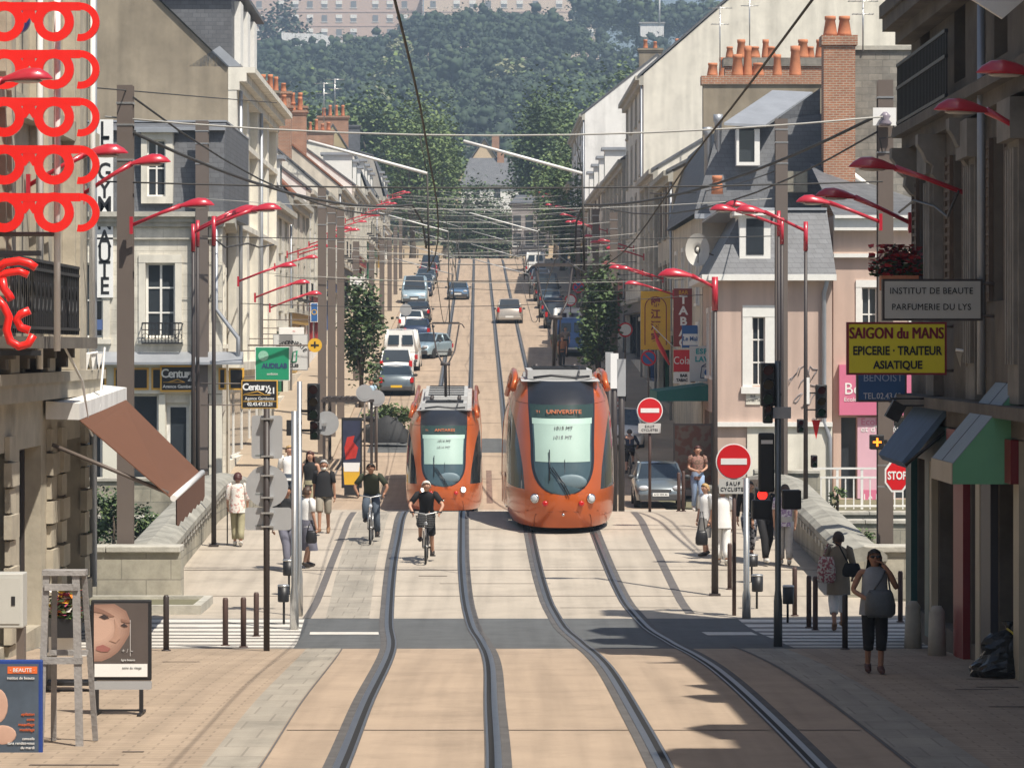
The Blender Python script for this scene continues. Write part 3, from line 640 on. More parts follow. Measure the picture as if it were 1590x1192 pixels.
# ---- right corner: pink house with a slate mansard
dR = 110.0
def corner_right():
    x0, x1 = X(1113, dR), X(1292, dR); zb = gz(dR); f = Face((x0, dR), (x1, dR), (0, -1)); U = lambda p: X(p, dR) - x0
    t = thing("corner_house", "pink rendered corner house with dark slate mansard and a tall white window", "house", (x0, dR, zb))
    ze = Z(432, dR)
    wn = (U(1168), U(1188), Z(598, dR), Z(492, dR)); sh2 = (U(1180), U(1222), zb, Z(690, dR))
    mb = f.wall(MB(), 0, f.L, zb - .5, ze, [wn], .2); x2 = fx(1, 122)
    g = Face((x0, dR), (x2, 121.8), (-1, 0)); gh = [(2, 3.2, zb + 4.2, zb + 6.3), (6, 7.2, zb + 4.2, zb + 6.3), (1, 10, zb + .5, zb + 2.9)]
    g.wall(mb, 0, g.L, zb - .5, ze, gh, .22)
    mb.quad((x1, dR, zb), (x1, 121.8, zb), (x1, 121.8, ze), (x1, dR, ze))
    part(mb, "wall", pinkr, t)
    window(t, f, *wn, rev=.2, bars=1, cross=2, surround=(framew, .32))
    for h in gh[:2]: window(t, g, *h, rev=.22, cross=2, surround=(framew, .16))
    window(t, g, *gh[2], rev=.22, bars=3, cross=0)
    cb = MB(); f.box(cb, -.05, f.L, Z(662, dR), Z(655, dR), .002, .18); f.box(cb, -.3, f.L + .1, ze - .08, ze + .12, .002, .5); g.box(cb, -.3, g.L, ze - .08, ze + .12, .002, .5)
    part(cb, "cornice", framew, t)
    zt = Z(325, dR); r = MB(); x2_ = x0 + .9
    b0 = [(x0 - .3, dR - .4, ze + .1), (x1 + .1, dR - .4, ze + .1), (x1 + .1, 121.8, ze + .1), (fx(1, 121.8) - .3, 121.8, ze + .1)]
    b1 = [(x0 + .9, dR + .8, zt), (x1 - .1, dR + .8, zt), (x1 - .1, 121.8, zt), (fx(1, 121.8) + .9, 121.8, zt)]
    r.add(b0 + b1, [(0, 1, 5, 4), (1, 2, 6, 5), (2, 3, 7, 6), (3, 0, 4, 7), (4, 5, 6, 7)])
    rf = part(r, "roof", slate, t)
    part(f.box(MB(), .2, f.L - .1, zt, zt + .08, -12, -.7), "roof_flat", zinc, t)
    # dormer looking at the river
    d0, d1 = U(1148), U(1196); z0, z1 = Z(404, dR), Z(335, dR)
    dm = MB(); f.box(dm, d0, d1, z0, z1, -2, .1); f.box(dm, d0 - .18, d1 + .18, z1, z1 + .16, -2, .3)
    dd = dm.build("dormer", framew, rf); f.box(MB(), d0 + .22, d1 - .22, z0 + .18, z1 - .1, .1, .12).build("dormer_window", glass, rf)
    part(MB().path([f.P(U(1284), ze, .35), f.P(U(1279), Z(455, dR), .12), f.P(U(1279), Z(655, dR), .12), f.P(U(1288), Z(680, dR), .12), f.P(U(1288), zb, .12)], .075, 6), "downpipe", zinc, t)
    # scrawled graffiti
    gm = MB(); rr = random.Random(3)
    for (px, py) in ((1232, 580), (1248, 585), (1262, 582), (1240, 610), (1252, 618), (1262, 612), (1270, 640)):
        pts = []; a = rr.uniform(0, 6)
        for k in range(9): a += rr.uniform(.3, 1.0); pts.append(f.P(U(px) + .22 * sin(a) * rr.uniform(.4, 1), Z(py, dR) + .42 * cos(a * .7) * rr.uniform(.4, 1), .012))
        gm.path(pts, .022, 4)
    part(gm, "graffiti", mat("graffiti_paint", (.30, .27, .27), .8, .1, 3), t)
    nb = part(f.box(MB(), U(1158), U(1181), Z(628, dR), Z(609, dR), .004, .04), "street_sign", cream, t)
    text("RUE\nGAMBETTA", .13, f.P(U(1169), Z(618, dR), .046), black, nb, sx=.7)
    base = f.box(MB(), U(1160), U(1292), zb, Z(658, dR), .004, .06); part(base, "plinth", cream, t)
    pass
corner_right()
# slate roofed house behind it
def slate_right():
    d0, d1 = 122.2, 140; xa, xb = fx(1, d0), fx(1, d1); zb = gz(d0); f = Face((xa, d0), (xb, d1), (-1, 0)); L = f.L
    t = thing("slate_house", "house with steep dark slate upper storeys and a zinc lean-to dormer behind the pink one", "house", (xa, d0, zb))
    ze = Z(332, d0); zt = Z(200, d0)
    holes = [(L * (i + .5) / 4 - .55, L * (i + .5) / 4 + .55, 2.8 + 3 * k, 4.9 + 3 * k) for i in range(4) for k in range(2)]
    mb = f.wall(MB(), 0, L, zb - .5, ze, holes, .2)
    xr = X(1282, d0)
    mb.quad((xa, d0, zb), (xr, d0, zb), (xr, d0, ze), (xa, d0, ze)); part(mb, "wall", cream2, t)
    for h in holes: window(t, f, *h, cross=2, rev=.2, surround=(framew, .14))
    r = MB(); b0 = [(xa - .3, d0 - .3, ze), (xr, d0 - .3, ze), (xr, d1, ze), (xb - .3, d1, ze)]; b1 = [(xa + .6, d0 + .5, zt), (xr, d0 + .5, zt + .6), (xr, d1, zt + .6), (xb + .6, d1, zt)]
    r.add(b0 + b1, [(0, 1, 5, 4), (1, 2, 6, 5), (2, 3, 7, 6), (3, 0, 4, 7), (4, 5, 6, 7)]); rf = part(r, "roof", slate, t)
    g = Face((xa, d0 - .3), (xr, d0 - .3), (0, -1)); U = lambda p: X(p, d0) - xa
    g.box(MB(), -.3, xr - xa, ze - .2, ze - .02, -.1, .35).build("gutter", zinc, rf)
    # white dormer with a sloping zinc roof
    dm = MB(); g.box(dm, U(1142), U(1146), Z(258, d0), Z(202, d0), -.6, .25); g.box(dm, U(1170), U(1178), Z(258, d0), Z(202, d0), -.6, .25); g.box(dm, U(1146), U(1170), Z(258, d0), Z(253, d0), -.6, .25)
    dm.build("dormer", framew, rf); g.box(MB(), U(1146), U(1170), Z(253, d0), Z(204, d0), -.6, .1).build("dormer_window", glass, rf)
    zr = MB(); zr.add([g.P(U(1122), Z(197, d0), .5), g.P(U(1186), Z(200, d0), .5), g.P(U(1276), Z(135, d0), -4), g.P(U(1212), Z(132, d0), -4), g.P(U(1122), Z(193, d0), .5), g.P(U(1186), Z(196, d0), .5), g.P(U(1276), Z(131, d0), -4), g.P(U(1212), Z(128, d0), -4)],
                      [(0, 1, 2, 3), (4, 5, 6, 7), (0, 1, 5, 4), (1, 2, 6, 5), (2, 3, 7, 6), (3, 0, 4, 7)]); zr.build("dormer_roof", zinc, rf)
    g.box(MB(), U(1186), U(1276), ze, Z(200, d0), -4, -.9).build("slate_cheek", slate, rf)
    sh = MB(); sh.add([g.P(U(1186), Z(199, d0), -.95), g.P(U(1276), Z(199, d0), -.95), g.P(U(1276), Z(135, d0), -.95)], [(0, 1, 2)]); sh.build("slate_gable", slate, rf)
    for p, q in ((1100, 235), (1116, 215)): part(MB().lathe((X(p, d0), d0 + .4, Z(q, d0) - 2), [(.13, 0), (.13, 2.6), (.17, 2.62), (.17, 2.9)], 8), "flue", zinc, t)
    # slate skirt roof low on the right, yellow stone eave
    part(g.box(MB(), U(1205), U(1250), Z(300, d0), Z(268, d0), .1, .7), "stone_eave", wallst, t)
    part(MB().lathe((X(1111, d0), d0 - .9, Z(303, d0)), [(.22, 0), (.2, .35), (.15, .5), (.19, .52), (.19, .66)], 9), "chimney_pot", pot, t)
    fb = MB(); g.box(fb, U(1162), U(1186), Z(470, d0), Z(330, d0), .1, .5); part(fb, "white_bay", framew, t)
slate_right()
# rubble gable and the cream house with the pink shop, right of the pink house
def pink_shop():
    d0 = 112.0; xa, xb = X(1294, d0), X(1470, d0); zb = gz(d0); f = Face((xa, d0), (xb, d0), (0, -1)); U = lambda p: X(p, d0) - xa
    t = thing("shop_house", "cream rendered house with a pink boutique shopfront beside the river", "house", (xa, d0, zb))
    ze = Z(335, d0); wn = (U(1338), U(1362), Z(530, d0), Z(446, d0)); dr = (U(1306), U(1330), zb, Z(648, d0)); dr2 = (U(1388), U(1412), zb, Z(648, d0)); wn2 = (U(1420), U(1446), Z(530, d0), Z(446, d0))
    mb = f.wall(MB(), 0, f.L, zb - .5, ze, [wn, dr, dr2, wn2], .3); mb.quad((xa, d0, zb), (xa, d0 + 9, zb), (xa, d0 + 9, ze), (xa, d0, ze)); part(mb, "wall", pinkr, t)
    window(t, f, *wn, rev=.2, cross=1, surround=(framew, .2)); window(t, f, *wn2, rev=.2, cross=1, surround=(framew, .2))
    for q in (dr, dr2): part(f.box(MB(), q[0], q[1], q[2], q[3], -.3, -.25), "door", glass, t)
    cb = MB(); f.box(cb, 0, f.L, ze - .5, ze - .1, .002, .35); f.box(cb, 0, f.L, ze - .1, ze, .002, .5); part(f.box(MB(), 0, f.L, Z(400, d0), Z(394, d0), .002, .2), "ledge", framew, t)
    part(cb, "cornice", framew, t)
    pk = mat("pink_paint", (.62, .17, .28), .5, .04, 3); pl = mat("pale_pink_paint", (.68, .42, .50), .5, .06, 2)
    fs = part(f.box(MB(), U(1302), U(1468), Z(644, d0), Z(566, d0), .004, .3), "shop_fascia", pk, t)
    text("Beauté", .55, f.P(U(1309), Z(604, d0), .31), signw, fs, align='LEFT'); text("Ecole Esthétique", .2, f.P(U(1309), Z(620, d0), .31), signw, fs, align='LEFT')
    pan = part(f.box(MB(), U(1331), U(1387), zb, Z(648, d0), .004, .1), "shop_panel", pl, t)
    text("Ecole", .32, f.P(U(1336), Z(655, d0), .11), pk, pan, align='LEFT'); text("et d'Esthétique", .3, f.P(U(1336), Z(666, d0), .11), signw, pan, align='LEFT')
    pn2 = part(f.box(MB(), U(1336), U(1384), Z(789, d0), Z(760, d0), .105, .115), "shop_poster", pk, t); text("Le Mans", .32, f.P(U(1340), Z(772, d0), .12), signw, pn2, align='LEFT')
    rb = MB(); d1 = d0 + 9.1; zr = Z(78, d1)
    rb.box((X(1288, d1), d1, zb), (X(1480, d1), d1 + 1, zr)); g = Face((X(1288, d1), d1), (X(1480, d1), d1), (0, -1))
    part(rb, "rubble_gable", roughst, t)
    cc = MB(); cc.box((X(1288, d1) - .1, d1 - .1, zr), (X(1480, d1), d1 + 1.1, zr + .15)); part(cc, "gable_coping", coping, t)
    # lean-to slate roof in front of the gable
    r = MB(); r.add([f.P(0, ze, .3), f.P(f.L, ze, .3), f.P(f.L, Z(290, d0), -9), f.P(0, Z(230, d0), -9)], [(0, 1, 2, 3)]); part(r, "roof", slate, t)
    part(MB().path([(X(1292, d1), d1 - .2, Z(248, d1)), (X(1358, d1), d1 - .2, Z(300, d1)), (X(1415, d1), d1 - .2, Z(335, d1))], .13, 5), "verge_board", framew, t)
    part(MB().box((X(1313, d1), d1 - .06, Z(318, d1)), (X(1332, d1), d1 + .02, Z(296, d1))), "window", glass, t)
pink_shop()
# far bank walls, white railing
wallthing("quay_wall", "long weathered stone quay wall below the estate agent", (X(60, 105.4), 105.4), (X(392, 105.4), 105.4), -6.2, Z(741, 105.4), .5)
wallthing("quay_wall", "stone quay wall end pier beside the pink house", (X(1170, 104.5), 104.5), (X(1272, 104.5), 104.5), -6.2, Z(729, 104.5), .6)
wallthing("quay_wall", "mossy stone quay wall below the white railings", (X(1272, 105.6), 105.6), (X(1500, 105.6), 105.6), -6.2, Z(793, 105.6), .6)
def railing():
    d = 105.6; x0, x1 = X(1262, d), X(1440, d); z0, z1 = Z(790, d), Z(727, d)
    t = thing("railing", "white painted metal railing on the quay wall before the pink shop", "railing", (x0, d, z0))
    m = MB()
    for z in (z1, Z(741, d), z0 + .1): m.box((x0, d - .03, z - .03), (x1, d + .03, z + .03))
    part(m, "rail", framew, t)
    n = 14
    for i in range(n + 1):
        x = x0 + (x1 - x0) * i / n; big = i % 3 == 0
        part(MB().box((x - (.04 if big else .02), d - .02, z0), (x + (.04 if big else .02), d + .02, z1 if big else Z(741, d))), "post" if big else "baluster", framew, t)
railing()
# ------------------------------------------------------------------ near left house with the spectacles sign and the brown awning
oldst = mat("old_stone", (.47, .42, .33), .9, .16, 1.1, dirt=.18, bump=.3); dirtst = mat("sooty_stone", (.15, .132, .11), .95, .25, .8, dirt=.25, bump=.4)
redneon = mat("red_sign_enamel", (.85, .018, .012), .35, .02, 2, coat=.3)
def near_left():
    xf = -6.92; d0, d1 = 22.0, 55.0; zb = gz(50)
    t = thing("stone_house", "old pale stone house at the left edge with pilasters, iron balcony and shops", "house", (xf, 50, zb))
    f = Face((xf, d0), (xf - .05, d1), (1, 0)); U = lambda d: d - d0
    hs = []
    for k in range(9):
        d = 24.5 + k * 3.6
        hs += [(U(d), U(d) + 1.2, 4.5, 6.9), (U(d), U(d) + 1.2, 8.0, 10.2)]
    sh = [(U(d), U(d) + 2.2, zb + .35, zb + 3.0) for d in (24, 28, 32, 36, 40, 44, 47.3, 51.9)]
    mb = f.wall(MB(), 0, f.L, zb - .6, 12.5, hs + sh, .3)
    mb.quad(f.P(f.L, zb - 5), f.P(f.L, zb - 5, -12), f.P(f.L, 12.5, -12), f.P(f.L, 12.5)); mb.quad(f.P(0, zb), f.P(0, zb, -12), f.P(0, 12.5, -12), f.P(0, 12.5))
    part(mb, "wall", oldst, t)
    rm = MB(); rm.add([f.P(-.1, 12.5, .5), f.P(f.L + .1, 12.5, .5), f.P(f.L + .1, 16, -5), f.P(-.1, 16, -5), f.P(-.1, 12.5, -12), f.P(f.L + .1, 12.5, -12)], [(0, 1, 2, 3), (3, 2, 5, 4)]); part(rm, "roof", slate, t)
    for h in hs: window(t, f, *h, rev=.3, cross=3)
    for h in sh: window(t, f, *h, rev=.3, bars=1, cross=0, fm=darkp, name="shop_window")
    cb = MB()
    for z0, z1, o in ((3.35, 3.6, .25), (3.6, 3.75, .3), (7.3, 7.6, .2), (11.6, 11.9, .3), (11.9, 12.2, .5), (12.2, 12.5, .75)): f.box(cb, 0, f.L, z0, z1, .002, o)
    part(cb, "cornice", oldst, t)
    # giant pilasters with capitals
    for i in range(11):
        d = 23.4 + i * 3.6
        if d > 54: break
        pm = MB(); f.box(pm, U(d) - .32, U(d) + .32, 3.76, 11.2, .002, .2); f.box(pm, U(d) - .2, U(d) + .2, 3.76, 11.0, .2, .26); f.box(pm, U(d) - .42, U(d) + .42, 11.2, 11.6, .002, .36); f.box(pm, U(d) - .4, U(d) + .4, 3.76, 4.1, .002, .28)
        part(pm, "pilaster", oldst, t)
    # rusticated quoins of the shop piers
    for d in (46.2, 50.4, 51.6, 54.4):
        qm = MB(); z = zb; k = 0
        while z < 2.9:
            w_ = .55 if k % 2 else .38; f.box(qm, U(d) - w_ / 2 - .1, U(d) + w_ / 2 + .1, z + .015, z + .34, .002, .07 + .04 * (k % 2)); z += .36; k += 1
        part(qm, "quoin_pier", oldst, t)
    # wrought iron balcony along the first floor
    b0, b1 = 43.4, 50.2; bz = Z(520, 50); sl_ = MB(); f.box(sl_, U(b0), U(b1), bz - .2, bz - .04, .002, .75)
    for d in range(44, 51, 2):
        for k in range(4): f.box(sl_, U(d) - .12, U(d) + .12, bz - .2 - .14 * (k + 1), bz - .2 - .14 * k, .002, .42 - .1 * k)
    part(sl_, "balcony_slab", dirtst, t)
    bm = MB(); n = 34
    for k in range(n + 1):
        u = U(b0) + (b1 - b0) * k / n; f.box(bm, u - .012, u + .012, bz, bz + 1.0, .45, .474)
        if k < n and k % 2 == 0:
            c = u + .11; bm.path([f.P(c + .09 * cos(a * pi / 4), bz + .5 + .2 * sin(a * pi / 4), .462) for a in range(9)], .012, 4)
    for z in (bz + .08, bz + .88, bz + 1.0): f.box(bm, U(b0), U(b1), z - .02, z + .02, .44, .485)
    for u in (U(b0), U(b1)):
        for z in (bz + .08, bz + 1.0): f.box(bm, u - .015, u + .015, z - .02, z + .02, 0, .44)
        for k in range(4): f.box(bm, u - .01, u + .01, bz, bz + 1.0, .08 + k * .1, .092 + k * .1)
    part(bm, "balcony_railing", black, t)
    # first floor shutters folded by the windows
    for h in hs[::2]:
        part(f.box(MB(), h[0] - .5, h[0] - .04, h[2], h[3], .004, .05), "shutter", grsh, t)
    part(MB().path([f.P(U(54.8), .2, .12), f.P(U(54.8), 11.5, .12)], .06, 6), "downpipe", zinc, t)
    for u in (U(47.2), U(53.2)): part(MB().path([f.P(u, 3.8, .3), f.P(u, 11.5, .3)], .05, 6), "downpipe", framew, t)
    # cables stapled to the front
    cm = MB(); cm.path([f.P(U(48), 4.2, .5), f.P(U(50), 3.6, .55), f.P(U(51), 2.9, .52), f.P(U(51.6), 2.75, .5), f.P(U(52.5), 3.2, .5), f.P(U(54), 4.1, .4)], .02, 5); part(cm, "cable", framew, t)
near_left()
def awning_left():
    t = thing("shop_awning", "long brown fabric awning pulled out from the pale stone shop", "awning", (-6.44, 50, 2.2))
    A, B = (-6.44, 49.8, Z(650, 50)), (-6.6, 56.4, Z(612, 56)); C, D = (-5.06, 49.8, Z(772, 50)), (-5.25, 56.4, Z(735, 56))
    fab = mat("brown_canvas", (.135, .054, .026), .9, .05, 2.5, bump=.1, bscale=30)
    def q(mb, a, b, c, d, th): mb.add([a, b, c, d] + [(p[0], p[1], p[2] - th) for p in (a, b, c, d)], [(0, 1, 2, 3), (7, 6, 5, 4), (0, 1, 5, 4), (1, 2, 6, 5), (2, 3, 7, 6), (3, 0, 4, 7)])
    m = MB(); q(m, A, B, D, C, .02); part(m, "canopy", fab, t)
    m = MB(); q(m, (C[0] + .01, C[1], C[2] - .03), (D[0] + .01, D[1], D[2] - .03), (D[0] + .03, D[1], D[2] - .42), (C[0] + .03, C[1], C[2] - .42), .012); m2 = MB()
    n = 14; 
    for i in range(n):
        a = Vector(C).lerp(Vector(D), i / n); b = Vector(C).lerp(Vector(D), (i + 1) / n); dz = .40 + .05 * (i % 2); dz2 = .40 + .05 * ((i + 1) % 2)
        m2.add([(a.x + .06, a.y, a.z - .03), (b.x + .06, b.y, b.z - .03), (b.x + .06, b.y, b.z - dz2), (a.x + .06, a.y, a.z - dz), (a.x + .075, a.y, a.z - .03), (b.x + .075, b.y, b.z - .03), (b.x + .075, b.y, b.z - dz2), (a.x + .075, a.y, a.z - dz)],
               [(0, 1, 2, 3), (4, 5, 6, 7), (2, 3, 7, 6), (0, 1, 5, 4)])
    part(m2, "valance", fab, t)
    part(MB().tube((C[0] + .03, C[1] - .05, C[2]), (D[0] + .03, D[1] + .05, D[2]), .05, n=8), "front_bar", ins, t)
    hb = MB(); hb.add([(-6.92, 49.7, Z(622, 50)), (-6.92, 56.5, Z(598, 56)), (-6.5, 56.5, Z(602, 56)), (-6.42, 49.7, Z(626, 50)), (-6.92, 49.7, Z(650, 50)), (-6.92, 56.5, Z(630, 56)), (-6.5, 56.5, Z(622, 56)), (-6.42, 49.7, Z(651, 50))],
           [(0, 1, 2, 3), (4, 5, 6, 7), (0, 3, 7, 4), (3, 2, 6, 7), (2, 1, 5, 6)]); part(hb, "housing", whiter, t)
    part(MB().tube((-6.85, 49.9, Z(690, 50)), (-5.12, 49.9, Z(765, 50)), .03, n=6), "support_arm", greyp, t)
    part(MB().tube((-6.85, 55.8, Z(652, 56)), (-5.3, 55.8, Z(745, 56)), .03, n=6), "support_arm", greyp, t)
awning_left()
# pennants at the end of the first floor
t = thing("pennant_rod", "white rod with small pointed white pennants over the brown awning", "pennants", (-6.9, 53, 3.9))
part(MB().tube((-6.95, 53, Z(553, 53)), (X(152, 53), 53, Z(547, 53)), .02, n=6), "rod", ins, t)
for k in range(3):
    x = X(132 + k * 9, 53); part(MB().prism([(x, Z(549, 53)), (x + .09, Z(549, 53)), (x + .03, Z(575, 53))], 'y', 52.98 + .03 * k, 52.99 + .03 * k), "pennant", signw, t)
# five pairs of red spectacles, hung one below the other from the house front
def spectacles(px, py, d, label):
    sc = d / F; t = thing("spectacles_sign", label, "sign", (X(px, d), d, Z(py, d)), 0, "red spectacles on the optician's front")
    def ring(mb, cx_, r0, r1, a0=0, a1=360, n=28):
        pts = []
        for k in range(n + 1):
            a = R(a0 + (a1 - a0) * k / n)
            for y in (-.03, .03):
                for r in (r0, r1): pts.append((cx_ + r * cos(a), y, r * sin(a)))
        fs = []
        for k in range(n):
            i = 4 * k
            fs += [(i, i + 1, i + 5, i + 4), (i + 2, i + 3, i + 7, i + 6), (i + 1, i + 3, i + 7, i + 5), (i, i + 2, i + 6, i + 4)]
        mb.add(pts, fs)
    m = MB(); u = sc
    ring(m, 0, 17 * u, 31 * u); ring(m, -77 * u, 17 * u, 31 * u)
    m.box((-95 * u, -.028, 17 * u), (41 * u, .028, 30 * u)); 
    m.prism([(-48 * u, 18 * u), (-30 * u, 18 * u), (-27 * u, 0), (-33 * u, -2 * u), (-38 * u, 6 * u), (-44 * u, -2 * u), (-50 * u, 0)], 'y', -.026, .026)
    m.build("front_frame", redneon, t)
    s = MB(); ring(s, 40 * u, 19 * u, 30 * u, -100, 90, 18); s.box((20 * u, -.027, 19.2 * u), (40 * u, .027, 29.9 * u)); o = s.build("temple", redneon, t); o.location = (0, .05, 0)
    return t
for k, (py, tx) in enumerate(((34, "topmost"), (108, "second from the top"), (182, "middle"), (256, "second from the bottom"), (330, "lowest"))):
    spectacles(84, py, 44.0 + .0 * k, "red spectacles sign, %s of the five hung one below another" % tx)
t = thing("sign_mast", "white vertical pole carrying the red spectacles", "pole", (X(88, 44.2), 44.2, 4.8))
part(MB().tube((X(88, 44.2), 44.25, Z(545, 44.2)), (X(88, 44.2), 44.25, 9.5), .045, n=8), "pole", ins, t)
for z in (5.6, 8.6): part(MB().tube((-6.92, 44.25, z), (X(88, 44.2), 44.25, z), .03, n=6), "bracket", greyp, t)
# red neon profile of a face with its bracket bars
d = 42.6; t = thing("neon_sign", "red outline of a face in profile below the spectacles", "sign", (X(20, d), d, Z(470, d)))
def pxp(l): return [(X(a, d), d, Z(b, d)) for a, b in l]
m = MB()
m.path(pxp([(-10, 422), (8, 408), (30, 405), (46, 409), (56, 416)]), .055, 8); m.path(pxp([(-10, 436), (10, 424), (30, 421), (44, 427)]), .05, 8)
m.path(pxp([(4, 432), (6, 448), (14, 458), (18, 466)]), .055, 8); m.path(pxp([(-8, 460), (6, 475), (14, 492), (10, 512), (16, 530), (30, 538), (44, 534), (52, 520)]), .055, 8)
m.path(pxp([(46, 482), (32, 488), (26, 496), (32, 508), (46, 513)]), .055, 8)
part(m, "outline", redneon, t)
for y in (393, 548): part(MB().box((X(-30, d), d + .06, Z(y + 4, d)), (X(62, d), d + .14, Z(y - 4, d))), "mounting_bar", black, t)
d = 46.5; t = thing("shop_sign", "round dark blue hanging sign behind the topmost spectacles", "sign", (X(20, d), d, Z(28, d)))
part(MB().disc((X(20, d), d + .3, Z(28, d)), .2, .1), "disc", mat("navy_paint", (.03, .03, .14), .4, .05, 3), t); text("OPTIC", .12, (X(20, d), d + .24, Z(40, d)), signw, t)

# ------------------------------------------------------------------ near right house: shops in the shade
def near_right():
    xf = 6.2; d0, d1 = 16.0, 52.0; zb = gz(48)
    t = thing("stone_house", "soot darkened stone house at the right edge with shutters, consoles and shops", "house", (xf, 48, zb))
    f = Face((xf, d0), (xf, d1), (-1, 0)); U = lambda d: d - d0; ze = 9.4
    hs = []
    for k in range(9):
        d = 18.5 + k * 3.9
        hs += [(U(d), U(d) + 1.15, 4.7, 6.8), (U(d), U(d) + 1.15, 7.8, 9.6)]
    sh = [(U(a), U(b), zb + .35, zb + 2.75) for a, b in ((18, 21), (22, 25), (26, 29), (30, 33), (34, 37), (38, 40.2), (40.8, 42.6), (44.2, 45.2), (46.4, 48.6), (49.6, 51.1))]
    mb = f.wall(MB(), 0, f.L, zb - .6, ze, hs + sh, .3)
    mb.quad(f.P(f.L, zb - 5), f.P(f.L, zb - 5, -11), f.P(f.L, ze, -11), f.P(f.L, ze)); mb.quad(f.P(0, zb), f.P(0, zb, -11), f.P(0, ze, -11), f.P(0, ze))
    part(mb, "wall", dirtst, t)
    r = MB(); r.add([f.P(-.1, ze, .4), f.P(f.L + .05, ze, .4), f.P(f.L + .05, ze + 1.6, -5), f.P(-.1, ze + 1.6, -5), f.P(-.1, ze, -11), f.P(f.L + .05, ze, -11)], [(0, 1, 2, 3), (3, 2, 5, 4)]); part(r, "roof", slate, t)
    # dormers and stacks along the eaves: they throw the notched shadow on the tracks
    for d, w_, h_ in ((47.0, 1.8, 2.6), (44.2, 1.5, 3.0), (40.6, 2.2, 3.2), (33.6, .8, 1.0), (31.6, .9, 1.4), (27.0, 1.3, 2.0), (23.4, 1.8, 3.3), (20.6, 1.4, 2.0)):
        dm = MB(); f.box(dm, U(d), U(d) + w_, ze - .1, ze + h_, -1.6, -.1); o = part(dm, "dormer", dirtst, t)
        dr = MB(); a, b = U(d) - .15, U(d) + w_ + .15; dr.add([f.P(a, ze + h_, .15), f.P(b, ze + h_, .15), f.P((a + b) / 2, ze + h_ + .8, .1), f.P(a, ze + h_, -1.8), f.P(b, ze + h_, -1.8), f.P((a + b) / 2, ze + h_ + .8, -1.8)], [(0, 1, 2), (3, 4, 5), (0, 2, 5, 3), (1, 2, 5, 4), (0, 1, 4, 3)])
        dr.build("dormer_roof", slate, o)
    for d, h_ in ((50.5, 15.2), (45.2, 14.8), (38.6, 13.6), (25, 14.6)): chimney(t, (xf + 1.6, d, 0), .7, 1.0, ze, h_, 2, brick)
    for h in hs: window(t, f, *h, rev=.3, cross=2, fm=brsh)
    for h in sh: window(t, f, *h, rev=.3, bars=0, cross=0, fm=darkp, name="shop_window")
    cb = MB()
    for z0, z1, o in ((3.0, 3.25, .12), (3.25, 3.4, .35), (7.15, 7.35, .15), (7.35, 7.5, .3), (ze - .6, ze - .4, .25), (ze - .4, ze - .2, .45), (ze - .2, ze, .5)): f.box(cb, 0, f.L, z0, z1, .002, o)
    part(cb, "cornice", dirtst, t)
    # fluted pilasters, scrolled consoles under the balcony
    for d in (44.3, 40.5, 48.6, 36.5, 32.5):
        pm = MB(); f.box(pm, U(d) - .45, U(d) + .45, 3.42, 7.1, .002, .14)
        for k in range(4): f.box(pm, U(d) - .36 + k * .2, U(d) - .24 + k * .2, 3.9, 6.5, .14, .19)
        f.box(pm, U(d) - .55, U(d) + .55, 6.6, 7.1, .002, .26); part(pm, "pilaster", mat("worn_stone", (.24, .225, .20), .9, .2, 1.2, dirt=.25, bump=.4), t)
    for d in (51.3, 48.0, 44.6):
        pl = [(.002, 7.15), (.40, 7.15), (.40, 7.0), (.33, 6.9), (.28, 6.78), (.18, 6.7), (.2, 6.58), (.1, 6.45), (.002, 6.4)]
        n = len(pl); vs = [f.P(U(d) - .16, z, o) for o, z in pl] + [f.P(U(d) + .16, z, o) for o, z in pl]
        part(MB().add(vs, [tuple(range(n)), tuple(range(2 * n - 1, n - 1, -1))] + [(i, (i + 1) % n, (i + 1) % n + n, i + n) for i in range(n)]), "console", mat("worn_stone", (.24, .225, .20)), t)
    # iron balcony on top of the consoles
    bm = MB(); n = 34; b0, b1 = 46.0, 51.8
    for k in range(n + 1): u = U(b0) + (b1 - b0) * k / n; f.box(bm, u - .014, u + .014, 7.5, 8.45, .22, .245)
    for z in (7.56, 8.1, 8.45): f.box(bm, U(b0), U(b1), z - .02, z + .03, .21, .26)
    for k in range(6): f.box(bm, U(b1) - .01, U(b1) + .01, 7.5, 8.45, .04 * k, .04 * k + .01)
    part(bm, "balcony_railing", black, t)
    # louvred brown shutters by the first floor windows
    for h in hs[::2]:
        for a in (h[0] - .62, h[1] + .06):
            sm = MB(); f.box(sm, a, a + .56, h[2], h[3], .004, .03)
            for k in range(16): z = h[2] + .1 + k * .125; f.box(sm, a + .05, a + .51, z, z + .05, .03, .055)
            f.box(sm, a, a + .05, h[2], h[3], .03, .06); f.box(sm, a + .51, a + .56, h[2], h[3], .03, .06)
            part(sm, "shutter", brsh, t)
    # painted shopfronts
    sg = [mat("shop_teal", (.02, .09, .085), .45, .1, 3), mat("shop_oxblood", (.20, .012, .016), .45, .1, 3), mat("shop_cream", (.45, .40, .3), .6, .1, 2)]
    for a, b, m in ((49.0, 49.5, sg[0]), (51.2, 51.9, sg[0]), (45.3, 46.3, sg[1]), (43.7, 44.1, sg[2]), (48.7, 48.95, sg[2]), (42.7, 43.6, mat("shop_dark", (.05, .05, .06))), (40.3, 40.75, sg[2])):
        part(f.box(MB(), U(a), U(b), zb + .1, 2.98, .004, .1), "shop_pilaster", m, t)
    part(f.box(MB(), U(46.3), U(51.9), 2.46, 2.99, .102, .14), "shop_fascia", sg[0], t); part(f.box(MB(), U(40.3), U(46.28), 2.46, 2.99, .102, .2), "shop_fascia", sg[1], t)
    part(f.box(MB(), 0, U(40), zb + .02, zb + .34, .004, .07), "plinth", dirtst, t)
